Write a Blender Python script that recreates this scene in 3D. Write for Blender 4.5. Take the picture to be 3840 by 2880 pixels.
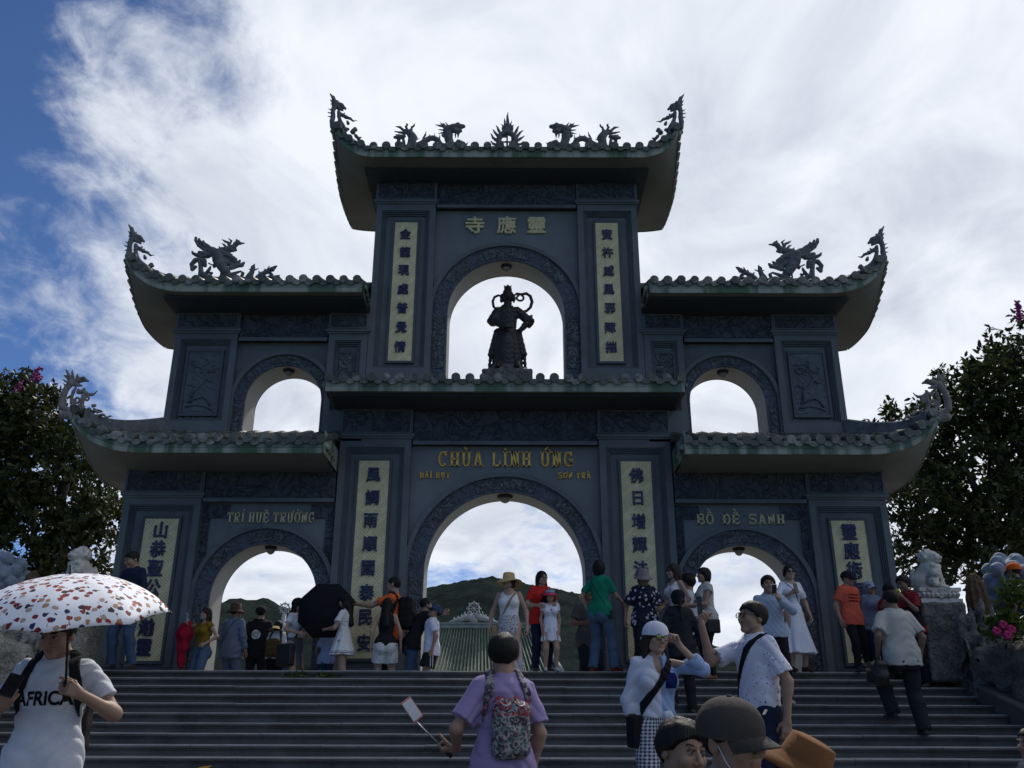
import bpy, bmesh, math, random
import numpy as np
from mathutils import Vector, Matrix
from mathutils.bvhtree import BVHTree
random.seed(7); RNG = np.random.default_rng(7)
R = math.radians
for o in list(bpy.data.objects): bpy.data.objects.remove(o, do_unlink=True)
scene = bpy.context.scene
COL = scene.collection

# ------------------------------------------------------------------ camera
PITCH, YAW, ROLL, FPX = R(20.787), R(-0.07), R(0.174), 3378.0      # focal length in pixels of a 3840 wide picture
CAM = np.array([0.139, -0.75, -0.77])
def cam_axes():
    cp, sp = math.cos(PITCH), math.sin(PITCH)
    fw = np.array([math.sin(YAW)*cp, math.cos(YAW)*cp, sp]); rt = np.array([math.cos(YAW), -math.sin(YAW), 0.0]); up = np.cross(rt, fw)
    return math.cos(ROLL)*rt+math.sin(ROLL)*up, -math.sin(ROLL)*rt+math.cos(ROLL)*up, fw
AX = cam_axes()
cd = bpy.data.cameras.new('camera'); cam = bpy.data.objects.new('camera', cd); COL.objects.link(cam)
cd.sensor_fit = 'HORIZONTAL'; cd.sensor_width = 36.0; cd.lens = 36.0*FPX/3840.0; cd.clip_start = 0.05; cd.clip_end = 6000
M = Matrix(((AX[0][0], AX[1][0], -AX[2][0]), (AX[0][1], AX[1][1], -AX[2][1]), (AX[0][2], AX[1][2], -AX[2][2]))).to_4x4()
M.translation = Vector(CAM); cam.matrix_world = M; scene.camera = cam
def at(u, v, Y):                      # point of the place at depth Y seen at (u, v) of the 2212 wide view
    d = AX[2]*FPX+AX[0]*(u*1.736-1920)-AX[1]*(v*1.736-1440); return CAM+d/d[1]*(Y-CAM[1])

# ------------------------------------------------------------------ sky, sun, exposure
SUN_EL, SUN_AZ = R(49), R(13)         # azimuth from +Y (behind the gate) towards +X
w = bpy.data.worlds.new('World'); scene.world = w; w.use_nodes = True
nt = w.node_tree; nt.nodes.clear(); N = nt.nodes.new; L = nt.links.new
out = N('ShaderNodeOutputWorld'); bg = N('ShaderNodeBackground'); bg.inputs[1].default_value = 0.1; L(bg.outputs[0], out.inputs[0])
sky = N('ShaderNodeTexSky'); sky.sky_type = 'NISHITA'; sky.sun_disc = False; sky.sun_elevation = SUN_EL; sky.sun_rotation = SUN_AZ
sky.altitude = 3500; sky.air_density = 1.0; sky.dust_density = 0.1; sky.ozone_density = 3.0
tc = N('ShaderNodeTexCoord'); sp = N('ShaderNodeSeparateXYZ'); L(tc.outputs['Generated'], sp.inputs[0])
def wm(op, a, b=None, c=None):
    n = N('ShaderNodeMath'); n.operation = op
    for i, x in enumerate((a, b, c)):
        if x is None: continue
        if isinstance(x, (int, float)): n.inputs[i].default_value = x
        else: L(x, n.inputs[i])
    return n.outputs[0]
den = wm('ADD', wm('MAXIMUM', sp.outputs[2], 0.0), 0.22)
px, py = wm('DIVIDE', sp.outputs[0], den), wm('DIVIDE', sp.outputs[1], den)
cx = N('ShaderNodeCombineXYZ'); L(px, cx.inputs[0]); L(py, cx.inputs[1])
def wnoise(scale, detail, rough, dist, rot=0.0, sc=(1, 1, 1), off=(0, 0, 0)):
    mp = N('ShaderNodeMapping'); mp.inputs['Rotation'].default_value = (0, 0, rot); mp.inputs['Scale'].default_value = sc; mp.inputs['Location'].default_value = off
    L(cx.outputs[0], mp.inputs[0]); n = N('ShaderNodeTexNoise'); n.inputs['Scale'].default_value = scale; n.inputs['Detail'].default_value = detail
    n.inputs['Roughness'].default_value = rough; n.inputs['Distortion'].default_value = dist; L(mp.outputs[0], n.inputs[0]); return n.outputs[0]
big = wnoise(1.1, 3, .5, .3, 0.3, (1, 1, 1), (3.1, .7, 0))
mid = wnoise(2.4, 8, .60, .6, R(28), (1.35, 1.0, 1), (1.3, 5.2, 0))
fine = wnoise(9.0, 8, .65, .5, R(28), (1.2, 1.0, 1), (0.4, 2.2, 0))
dens = wm('ADD', wm('ADD', wm('MULTIPLY', big, .50), wm('MULTIPLY', mid, .70)), wm('MULTIPLY', fine, .34))
azr = wm('DIVIDE', sp.outputs[0], wm('MAXIMUM', sp.outputs[1], .05))
dens = wm('ADD', dens, wm('MINIMUM', wm('MAXIMUM', wm('MULTIPLY', wm('ADD', azr, .42), 1.25), -.34), .15))   # the clouds thin out to the left
dens = wm('ADD', dens, wm('MULTIPLY', wm('MINIMUM', wm('ADD', py, -.12), 0.0), .20))                             # and behind the camera, unseen, cleared to dim light on the gate front
dens = wm('SUBTRACT', dens, wm('MULTIPLY', wm('MAXIMUM', wm('SUBTRACT', .34, sp.outputs[2]), 0.0), .50))          # gaps open towards the horizon
mr = N('ShaderNodeMapRange'); mr.interpolation_type = 'SMOOTHSTEP'; L(dens, mr.inputs[0]); mr.inputs[1].default_value = .52; mr.inputs[2].default_value = .80
shade = wnoise(3.0, 7, .55, .5, R(30), (1.3, 1.0, 1), (7.7, 1.1, 0))
ramp = N('ShaderNodeValToRGB'); L(shade, ramp.inputs[0])
ramp.color_ramp.elements[0].position = .30; ramp.color_ramp.elements[0].color = (5.3, 5.8, 6.8, 1)
ramp.color_ramp.elements[1].position = .62; ramp.color_ramp.elements[1].color = (8.3, 8.7, 9.4, 1)
mix = N('ShaderNodeMix'); mix.data_type = 'RGBA'; L(mr.outputs[0], mix.inputs[0]); dp = N('ShaderNodeMix'); dp.data_type = 'RGBA'; dp.blend_type = 'MULTIPLY'; dp.inputs[0].default_value = 1; L(sky.outputs[0], dp.inputs[6]); dp.inputs[7].default_value = (.58, .71, .88, 1); L(dp.outputs[2], mix.inputs[6]); L(ramp.outputs[0], mix.inputs[7]); L(mix.outputs[2], bg.inputs[0])
sd = bpy.data.lights.new('sun', 'SUN'); sd.energy = 3.0; sd.angle = R(3); sd.color = (1, .95, .87)
so = bpy.data.objects.new('sun', sd); COL.objects.link(so)
sv = Vector((math.sin(SUN_AZ)*math.cos(SUN_EL), math.cos(SUN_AZ)*math.cos(SUN_EL), math.sin(SUN_EL)))
so.rotation_euler = sv.to_track_quat('Z', 'Y').to_euler(); so.location = (10, 30, 40)
vs = scene.view_settings; vs.view_transform = 'Standard'; vs.look = 'None'; vs.gamma = 1; vs.use_curve_mapping = False; vs.exposure = 0.12
scene.cycles.max_bounces = 6; scene.cycles.use_denoising = True

# ------------------------------------------------------------------ materials
MATS = {}
def mat(name, col=(.5, .5, .5), rough=.8, var=.2, vscale=2.5, bump=0.0, bscale=30.0, metallic=0.0, spec=.3, pattern=None, fine=.12, stain=None):
    if name in MATS: return MATS[name]
    m = bpy.data.materials.new(name); m.use_nodes = True; t = m.node_tree; b = t.nodes['Principled BSDF']
    b.inputs['Roughness'].default_value = rough; b.inputs['Metallic'].default_value = metallic
    b.inputs['Specular IOR Level'].default_value = spec
    n = t.nodes.new; l = t.links.new
    co = n('ShaderNodeTexCoord').outputs['Object']
    def noise(s, d=5, r=.6, dist=0.0):
        x = n('ShaderNodeTexNoise'); x.inputs['Scale'].default_value = s; x.inputs['Detail'].default_value = d; x.inputs['Roughness'].default_value = r
        x.inputs['Distortion'].default_value = dist; l(co, x.inputs[0]); return x.outputs[0]
    def mixc(f, a, bb, mode='MIX'):
        x = n('ShaderNodeMix'); x.data_type = 'RGBA'; x.blend_type = mode
        for i, v in ((0, f), (6, a), (7, bb)):
            if isinstance(v, (int, float)): x.inputs[i].default_value = v
            elif isinstance(v, tuple): x.inputs[i].default_value = (*v[:3], 1)
            else: l(v, x.inputs[i])
        return x.outputs[2]
    def ramp(f, a, bb):
        x = n('ShaderNodeMapRange'); l(f, x.inputs[0]); x.inputs[1].default_value = a; x.inputs[2].default_value = bb; return x.outputs[0]
    ctx = dict(t=t, n=n, l=l, co=co, noise=noise, mixc=mixc, ramp=ramp, b=b)
    base = pattern(ctx, col) if pattern else col
    f = ramp(noise(vscale, 6, .65, .3), .3, .7)
    dark = mixc(1.0, base, (1-var, 1-var, 1-var), 'MULTIPLY'); lite = mixc(1.0, base, (1+var, 1+var, 1+var), 'MULTIPLY')
    c = mixc(f, dark, lite)
    if fine:
        g = ramp(noise(bscale*1.7, 3, .7), .25, .75)
        c = mixc(1.0, c, mixc(g, (1-fine,)*3, (1+fine,)*3), 'MULTIPLY')
    if stain:
        c = stain(ctx, c)
    l(c, b.inputs['Base Color'])
    if bump:
        bn = n('ShaderNodeBump'); bn.inputs['Strength'].default_value = 1.0; bn.inputs['Distance'].default_value = bump
        h = ctx.get('height'); hn = noise(bscale, 6, .6)
        if h is not None:
            ad = n('ShaderNodeMath'); ad.operation = 'MULTIPLY_ADD'; l(h, ad.inputs[0]); ad.inputs[1].default_value = ctx.get('hk', 3.0); l(hn, ad.inputs[2]); hn = ad.outputs[0]
        l(hn, bn.inputs['Height']); l(bn.outputs[0], b.inputs['Normal'])
    MATS[name] = m; return m

def math_n(ctx, op, a, b=None):
    x = ctx['n']('ShaderNodeMath'); x.operation = op
    for i, v in enumerate((a, b)):
        if v is None: continue
        if isinstance(v, (int, float)): x.inputs[i].default_value = v
        else: ctx['l'](v, x.inputs[i])
    return x.outputs[0]
def sep(ctx):
    s = ctx['n']('ShaderNodeSeparateXYZ'); ctx['l'](ctx['co'], s.inputs[0]); return s.outputs
def streaks(scale, col, lo, hi):      # vertical run-off stains
    def f(ctx, c):
        mp = ctx['n']('ShaderNodeMapping'); mp.inputs['Scale'].default_value = (scale, scale, scale*.12); ctx['l'](ctx['co'], mp.inputs[0])
        x = ctx['n']('ShaderNodeTexNoise'); x.inputs['Scale'].default_value = 1.0; x.inputs['Detail'].default_value = 5; ctx['l'](mp.outputs[0], x.inputs[0])
        return ctx['mixc'](ctx['ramp'](x.outputs[0], lo, hi), c, col)
    return f
def patches(scale, col, lo, hi, dist=1.0):
    def f(ctx, c): return ctx['mixc'](ctx['ramp'](ctx['noise'](scale, 6, .65, dist), lo, hi), c, col)
    return f
def lattice(ctx, col):                # raised fretwork of diagonal bars on the couplet boards
    s = sep(ctx); n, l = ctx['n'], ctx['l']
    d = math_n(ctx, 'ADD', s[0], math_n(ctx, 'MULTIPLY', s[2], 1.15)); e = math_n(ctx, 'SUBTRACT', s[0], math_n(ctx, 'MULTIPLY', s[2], .9))
    a = math_n(ctx, 'PINGPONG', d, .034); bb = math_n(ctx, 'FRACT', math_n(ctx, 'MULTIPLY', e, 3.1)); 
    big = math_n(ctx, 'GREATER_THAN', ctx['noise'](7, 1), .40)
    g = math_n(ctx, 'MULTIPLY', math_n(ctx, 'LESS_THAN', a, .007), math_n(ctx, 'MULTIPLY', math_n(ctx, 'GREATER_THAN', bb, .22), big))
    ctx['height'] = math_n(ctx, 'SUBTRACT', 1.0, g); ctx['hk'] = 1.6
    return ctx['mixc'](math_n(ctx, 'MULTIPLY', g, .55), col, (.16, .15, .10))
def relief(scale, k=4.0):             # carved cloud and dragon relief
    def f(ctx, col):
        n, l = ctx['n'], ctx['l']
        a = ctx['noise'](scale, 3, .5, 2.2); 
        v = n('ShaderNodeTexVoronoi'); v.feature = 'SMOOTH_F1'; v.inputs['Scale'].default_value = scale*1.6; l(ctx['co'], v.inputs[0])
        h = math_n(ctx, 'ADD', math_n(ctx, 'MULTIPLY', ctx['ramp'](a, .42, .56), 1.0), math_n(ctx, 'MULTIPLY', v.outputs[0], .5))
        ctx['height'] = h; ctx['hk'] = k; return col
    return f
STONE = mat('blue_grey_plaster', (.118, .136, .150), .75, .22, 1.3, .004, 60, stain=streaks(2.2, (.125, .165, .185), .55, .9))
STONE_LIGHT = mat('pale_blue_plaster', (.158, .178, .195), .75, .16, 1.1, .003, 60, stain=streaks(2.4, (.075, .105, .125), .58, .9))
CARVED = mat('carved_dark_stone', (0.065, 0.078, 0.099), .7, .25, 2.0, .014, 40, pattern=relief(3.2))
CARVED_BAND = mat('carved_band_stone', (0.086, 0.103, 0.135), .7, .2, 3.0, .006, 40, pattern=relief(6.0))
CARTOUCHE = mat('carved_pale_stone', (.125, .145, .165), .7, .25, 4.0, .022, 40, pattern=relief(8.0))
PLAQUE = mat('carved_plaque_stone', (.088, .112, .136), .7, .2, 2.0, .006, 30, pattern=relief(4.0, 2.5))
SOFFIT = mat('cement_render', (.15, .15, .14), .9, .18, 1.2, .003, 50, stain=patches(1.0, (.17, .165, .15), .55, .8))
REVEAL = mat('pale_render', (.33, .325, .31), .9, .14, 1.5, .002, 50, stain=patches(1.3, (.30, .295, .27), .5, .85))
FASCIA = mat('weathered_green_paint', (.075, .125, .090), .7, .3, 2.0, .002, 50, stain=streaks(4.2, (.27, .29, .26), .42, .56))
TILE = mat('mossy_roof_tile', (.075, .088, .075), .55, .45, 3.0, .006, 40, spec=.4, stain=patches(2.6, (.34, .34, .32), .50, .72))  # pale stain, lightened further to paint in sun on the tile tops
BOARD = mat('cream_couplet_board', (.68, .62, .38), .7, .10, 1.5, .006, 90, pattern=lattice, fine=.06)
BLUE_TILE = mat('blue_mosaic', (.022, .026, .085), .3, .5, 30, .004, 60, spec=.5, stain=patches(26, (.16, .17, .24), .66, .74, .2))
GOLD = mat('gold_paint', (.78, .50, .10), .45, .25, 8, .002, 60, spec=.5)
PALE_GOLD = mat('pale_gold_paint', (.66, .58, .34), .5, .2, 8, .002, 60, spec=.5)
FRAME_DARK = mat('dark_frame_paint', (.072, .086, .102), .6, .2, 3, .002, 60)  # board rims; on the mouldings this darker tone paints in thin shadow lines
SCULPT = mat('grey_cast_stone', (.135, .145, .158), .85, .35, 7, .006, 45, stain=patches(5, (.06, .065, .07), .5, .75))
SCULPT_WARM = mat('warm_grey_cast_stone', (.20, .185, .18), .85, .3, 7, .006, 45, stain=patches(5, (.09, .085, .08), .5, .75))
BRONZE = mat('dark_bronze', (.030, .029, .030), .5, .4, 6, .006, 40, metallic=.35, spec=.5)
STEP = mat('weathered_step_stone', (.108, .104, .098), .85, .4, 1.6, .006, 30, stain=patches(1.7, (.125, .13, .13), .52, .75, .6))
STEP_TOP = mat('worn_step_tread', (.27, .27, .265), .85, .3, 2.5, .004, 30, stain=patches(4, (.16, .16, .155), .58, .8))  # tread tops and upper lips: the skylight they catch is in this colour
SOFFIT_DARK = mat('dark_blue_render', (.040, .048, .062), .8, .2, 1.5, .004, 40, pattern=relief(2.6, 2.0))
PAVE = mat('grey_paving', (.20, .20, .195), .85, .2, 1.2, .004, 30)
IRON = mat('dark_metal', (.02, .021, .022), .5, .2, 5, 0)

# ------------------------------------------------------------------ mesh helpers
def tag(o, label=None, cat=None, group=None, kind=None):
    if label: o['label'] = label
    if cat: o['category'] = cat
    if group: o['group'] = group
    if kind: o['kind'] = kind
    return o
def link(name, me, m, parent=None, loc=None):
    o = bpy.data.objects.new(name, me); COL.objects.link(o)
    if m is not None and not me.materials: me.materials.append(m)
    if parent is not None: o.parent = parent
    if loc is not None: o.location = loc
    return o
def empty(name, loc=(0, 0, 0), parent=None):
    o = bpy.data.objects.new(name, None); COL.objects.link(o); o.location = loc; o.empty_display_size = .1
    if parent is not None: o.parent = parent
    return o
def np_mesh(name, V, F, smooth=True):
    V = np.asarray(V, np.float32); me = bpy.data.meshes.new(name)
    F = np.asarray(F, np.int32); k = F.shape[1]
    me.vertices.add(len(V)); me.vertices.foreach_set('co', V.ravel())
    me.loops.add(F.size); me.loops.foreach_set('vertex_index', F.ravel())
    me.polygons.add(len(F)); me.polygons.foreach_set('loop_start', np.arange(0, F.size, k, dtype=np.int32))
    if smooth: me.polygons.foreach_set('use_smooth', np.ones(len(F), bool))
    me.update(calc_edges=True); me.validate(); return me
class MB:
    def __init__(s): s.v = []; s.f = []; s.smooth = []
    def add(s, V, F, sm=False):
        k = len(s.v); s.v += [tuple(map(float, p)) for p in V]; s.f += [tuple(i+k for i in f) for f in F]; s.smooth += [sm]*len(F)
    def box(s, x0, x1, y0, y1, z0, z1):
        V = [(x, y, z) for x in (x0, x1) for y in (y0, y1) for z in (z0, z1)]
        s.add(V, [(0, 1, 3, 2), (4, 6, 7, 5), (0, 4, 5, 1), (2, 3, 7, 6), (0, 2, 6, 4), (1, 5, 7, 3)])
    def hexa(s, P):                   # 8 points: bottom loop 4, top loop 4
        s.add(P, [(3, 2, 1, 0), (4, 5, 6, 7), (0, 1, 5, 4), (1, 2, 6, 5), (2, 3, 7, 6), (3, 0, 4, 7)])
    def frame(s, x0, x1, z0, z1, wd, y0, y1):   # picture frame of four butted boxes
        s.box(x0, x0+wd, y0, y1, z0, z1); s.box(x1-wd, x1, y0, y1, z0, z1)
        s.box(x0+wd, x1-wd, y0, y1, z0, z0+wd); s.box(x0+wd, x1-wd, y0, y1, z1-wd, z1)
    def tube(s, P, rad, n=8, cap=True, sm=True):
        P = [np.array(p, float) for p in P]; rad = [rad]*len(P) if isinstance(rad, (int, float)) else rad
        T = [P[min(i+1, len(P)-1)]-P[max(i-1, 0)] for i in range(len(P))]; V = []; ref = None
        for p, t, r in zip(P, T, rad):
            t = t/(np.linalg.norm(t)+1e-9)
            if ref is None: ref = np.array([0, 0, 1.0]) if abs(t[2]) < .9 else np.array([1.0, 0, 0])
            a = ref-t*np.dot(ref, t); a /= np.linalg.norm(a)+1e-9; ref = a; b = np.cross(t, a)
            V += [p+r*(math.cos(2*math.pi*i/n)*a+math.sin(2*math.pi*i/n)*b) for i in range(n)]
        F = [(j*n+i, j*n+(i+1) % n, (j+1)*n+(i+1) % n, (j+1)*n+i) for j in range(len(P)-1) for i in range(n)]
        if cap: F += [tuple(range(n-1, -1, -1)), tuple((len(P)-1)*n+i for i in range(n))]
        s.add(V, F, sm)
    def lathe(s, prof, n=24, c=(0, 0, 0), sx=1, sy=1):
        V = [(c[0]+r*sx*math.cos(2*math.pi*i/n), c[1]+r*sy*math.sin(2*math.pi*i/n), c[2]+z) for r, z in prof for i in range(n)]
        F = [(j*n+i, j*n+(i+1) % n, (j+1)*n+(i+1) % n, (j+1)*n+i) for j in range(len(prof)-1) for i in range(n)]
        s.add(V, F, True)
    def grid(s, G, sm=True, flip=False):        # G[i][j] points
        a, b = len(G), len(G[0]); V = [p for r in G for p in r]
        F = [(i*b+j, i*b+j+1, (i+1)*b+j+1, (i+1)*b+j) for i in range(a-1) for j in range(b-1)]
        if flip: F = [f[::-1] for f in F]
        s.add(V, F, sm)
    def build(s, name, m, parent=None, loc=None, bevel=0.0):
        me = bpy.data.meshes.new(name); me.from_pydata(s.v, [], s.f)
        me.polygons.foreach_set('use_smooth', s.smooth); me.update()
        bm = bmesh.new(); bm.from_mesh(me); bmesh.ops.recalc_face_normals(bm, faces=bm.faces); bm.to_mesh(me); bm.free()
        o = link(name, me, m, parent, loc)
        if bevel: b = o.modifiers.new('bevel', 'BEVEL'); b.width = bevel; b.segments = 2; b.limit_method = 'ANGLE'
        return o
def text_mesh(body, size, depth, bold=0.0, sx=1.0):
    c = bpy.data.curves.new('t', 'FONT'); c.body = body; c.size = size; c.extrude = depth; c.bevel_depth = bold; c.bevel_resolution = 0; c.align_x = 'CENTER'; c.align_y = 'CENTER'; c.resolution_u = 4
    o = bpy.data.objects.new('t', c); COL.objects.link(o); bpy.context.view_layer.update()
    me = bpy.data.meshes.new_from_object(o.evaluated_get(bpy.context.evaluated_depsgraph_get())); bpy.data.objects.remove(o, do_unlink=True); me.materials.clear()
    n = len(me.vertices); v = np.empty(n*3, np.float32); me.vertices.foreach_get('co', v); v = v.reshape(-1, 3)
    # centre on its ink, stand it up facing the camera (-Y)
    v[:, 0] -= (v[:, 0].max()+v[:, 0].min())/2; v[:, 1] -= (v[:, 1].max()+v[:, 1].min())/2
    v2 = np.stack([v[:, 0]*sx, -v[:, 2], v[:, 1]], 1); me.vertices.foreach_set('co', v2.ravel()); me.update(); return me
# ------------------------------------------------------------------ ground, stairs, far land
YE, TR, RI, NS = 13.4, .35, .123, 13           # top edge of the stairs, tread, riser, number of steps
LOW = -.38                                    # paving behind the kerb on top of the stairs
FL = [(5.6, 2), (4.2, 4)]                     # lower flights: depth of the top edge, number of risers
def floor_z(Y):
    if Y >= YE+.36: return LOW
    if Y >= YE: return 0.0
    k = min(NS, math.ceil((YE-Y)/TR-1e-6))
    for e, n in FL: k += min(n, max(0, math.ceil((e-Y)/TR-1e-6)))
    return -RI*k
mb = MB(); mb.box(-16, 16, YE+.36, 40, LOW-.3, LOW); tag(mb.build('plaza', PAVE), kind='structure')
mb = MB()
WL, WR = -6.6, 6.6
TREADS = []
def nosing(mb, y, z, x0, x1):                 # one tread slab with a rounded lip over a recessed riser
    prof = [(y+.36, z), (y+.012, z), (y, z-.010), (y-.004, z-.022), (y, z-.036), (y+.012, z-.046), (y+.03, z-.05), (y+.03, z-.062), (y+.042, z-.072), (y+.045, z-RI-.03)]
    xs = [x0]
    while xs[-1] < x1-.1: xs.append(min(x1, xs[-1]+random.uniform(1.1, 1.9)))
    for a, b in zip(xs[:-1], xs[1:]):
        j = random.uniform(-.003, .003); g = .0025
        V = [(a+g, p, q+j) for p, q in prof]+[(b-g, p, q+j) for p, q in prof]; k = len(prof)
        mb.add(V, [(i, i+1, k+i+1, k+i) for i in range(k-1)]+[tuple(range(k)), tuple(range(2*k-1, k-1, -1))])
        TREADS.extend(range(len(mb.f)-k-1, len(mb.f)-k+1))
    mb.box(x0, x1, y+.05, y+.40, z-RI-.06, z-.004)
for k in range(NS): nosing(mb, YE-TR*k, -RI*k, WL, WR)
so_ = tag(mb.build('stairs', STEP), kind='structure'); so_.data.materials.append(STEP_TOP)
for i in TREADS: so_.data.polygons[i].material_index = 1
mb = MB(); EY = [YE-TR*NS+.045]; k = NS
for e, n in FL:
    for q in range(n): mb.box(-14, 14, e-TR*q, EY[-1], -2.9, -RI*k-.004); EY.append(e-TR*q); k += 1
mb.box(-14, 14, -8, EY[-1], -2.9, -RI*k-.004)
tag(mb.build('landing', STEP), kind='structure')
mb = MB(); mb.add([(-3000, -400, -2.6), (3000, -400, -2.6), (3000, 5000, -2.6), (-3000, 5000, -2.6)], [(0, 1, 2, 3)])
GRASS = mat('rough_ground', (.045, .062, .03), .95, .3, .05, .0)
tag(mb.build('ground', GRASS), kind='structure')
# wooded hills behind: a ridge sheet whose crest follows the skyline seen through the arches
FOREST = mat('wooded_hillside', (.015, .021, .020), .95, .45, .05, .0, .25, fine=.35, spec=0.0)  # bluish grey-green with a touch of distance haze in the colour
def hill(name, Yc, crest, wid, seed):
    rg = np.random.default_rng(seed); xs = np.arange(crest[0][0], crest[-1][0], 2.6); cz = np.interp(xs, [c[0] for c in crest], [c[1] for c in crest])
    ts = np.concatenate([np.linspace(-1, 0, 46), np.linspace(.06, 1, 8)]); n = len(xs); k = len(ts)
    Z = np.zeros((k, n)); Yv = np.zeros((k, n))
    bumps = rg.normal(0, 1, (k, n)); bumps = (bumps+np.roll(bumps, 1, 1)+np.roll(bumps, 1, 0))/1.7
    low = np.interp(np.arange(n), np.arange(0, n+12, 12), rg.normal(0, 1, n//12+2)[:len(np.arange(0, n+12, 12))])
    for i, t in enumerate(ts):
        Z[i] = cz*(1-abs(t)**1.5)*(1+.06*low*abs(t))+bumps[i]*.5*(1 if abs(t) < .98 else 0); Yv[i] = Yc+t*wid+bumps[(i+3) % k]*1.0
    V = np.stack([np.tile(xs, (k, 1)), Yv, Z-2.6*np.abs(ts)[:, None]], -1).reshape(-1, 3)
    F = [(i*n+j, i*n+j+1, (i+1)*n+j+1, (i+1)*n+j) for i in range(k-1) for j in range(n-1)]
    o = link(name, np_mesh(name, V, F), FOREST); return tag(o, kind='structure')
hill('hill', 600, [(-420, 36), (-300, 52), (-235, 58), (-192, 65), (-177, 69), (-157, 75), (-147, 70), (-128, 66), (-90, 73), (-56, 81), (-39, 84), (-21, 87), (-12, 88), (5, 85), (22, 82), (44, 79), (80, 64), (112, 42), (127, 36), (150, 29), (200, 20), (300, 12), (420, 9)], 330, 3)

# ------------------------------------------------------------------ the gate
gate = empty('temple_gate', (0, 15.3, 0)); gate.scale = (1.004, 1, 1.011); tag(gate, 'three-bay blue-grey temple gateway with tiered upturned roofs and gilded lettering', 'temple gate')
GO = np.array([0, 15.3, 0])
def gb(mb, name, m, parent=None, bevel=0.0):   # build in world coordinates under the gate
    mb.v = [(x-GO[0], y-GO[1], z-GO[2]) for x, y, z in mb.v]
    return mb.build(name, m, parent or gate, bevel=bevel)
YP0, YP1, YW0, YW1 = 14.85, 15.75, 14.99, 15.61
def arch_wall(x0, x1, cx, r, zs, z0, z1, y0, y1, n=40):
    """front and back wall sheets with an arched opening; returns wall MB and reveal MB"""
    mb, rv = MB(), MB()
    pts = [(cx-r, z0)]+[(cx-r*math.cos(math.pi*i/n), zs+r*math.sin(math.pi*i/n)) for i in range(n+1)]+[(cx+r, z0)]
    outer = []
    for (x, z) in pts:
        if z <= zs: outer.append((x0 if x < cx else x1, z))
        else:
            dx, dz = x-cx, z-zs; k = 1e9
            if dx > 1e-6: k = min(k, (x1-cx)/dx)
            if dx < -1e-6: k = min(k, (x0-cx)/dx)
            if dz > 1e-6: k = min(k, (z1-zs)/dz)
            outer.append((cx+dx*k, zs+dz*k))
    # keep the rectangle's corners
    def corner(ix): pass
    for y, fl in ((y0, False), (y1, True)):
        V = [(x, y, z) for x, z in pts]+[(x, y, z) for x, z in outer]; k = len(pts)
        F = [(i, i+1, k+i+1, k+i) for i in range(k-1)]
        for i in range(k-1):
            a, b = outer[i], outer[i+1]
            if abs(a[0]-b[0]) > 1e-6 and abs(a[1]-b[1]) > 1e-6:
                V.append((a[0] if a[0] in (x0, x1) or abs(a[0]-x0) < 1e-6 or abs(a[0]-x1) < 1e-6 else b[0], y, z1)); F.append((k+i, k+i+1, len(V)-1))
        mb.add(V, F)
    k = len(pts); rv.add([(x, y0-.0, z) for x, z in pts]+[(x, y1, z) for x, z in pts], [(i, i+1, k+i+1, k+i) for i in range(k-1)], True)
    mb.add([(x0, y0, z1), (x1, y0, z1), (x1, y1, z1), (x0, y1, z1)], [(0, 1, 2, 3)])
    return mb, rv
def arch_band(cx, zs, r0, r1, z0, y0, y1, n=40, a0=0.0, a1=math.pi):
    mb = MB(); arcs = [a0+(a1-a0)*i/n for i in range(n+1)]
    P = [(cx-math.cos(a)*r0, zs+math.sin(a)*r0) for a in arcs]; Q = [(cx-math.cos(a)*r1, zs+math.sin(a)*r1) for a in arcs]
    if z0 is not None:
        P = [(cx-r0, z0)]+P+[(cx+r0, z0)]; Q = [(cx-r1, z0)]+Q+[(cx+r1, z0)]
    k = len(P)
    V = [(x, y0, z) for x, z in P]+[(x, y0, z) for x, z in Q]+[(x, y1, z) for x, z in P]+[(x, y1, z) for x, z in Q]
    F = [(i, i+1, k+i+1, k+i) for i in range(k-1)]+[(k+i, k+i+1, 3*k+i+1, 3*k+i) for i in range(k-1)]+[(2*k+i, 2*k+i+1, i+1, i) for i in range(k-1)]
    F += [(0, k, 3*k, 2*k), (k-1, 2*k-1, 4*k-1, 3*k-1)]
    mb.add(V, F); return mb
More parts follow.
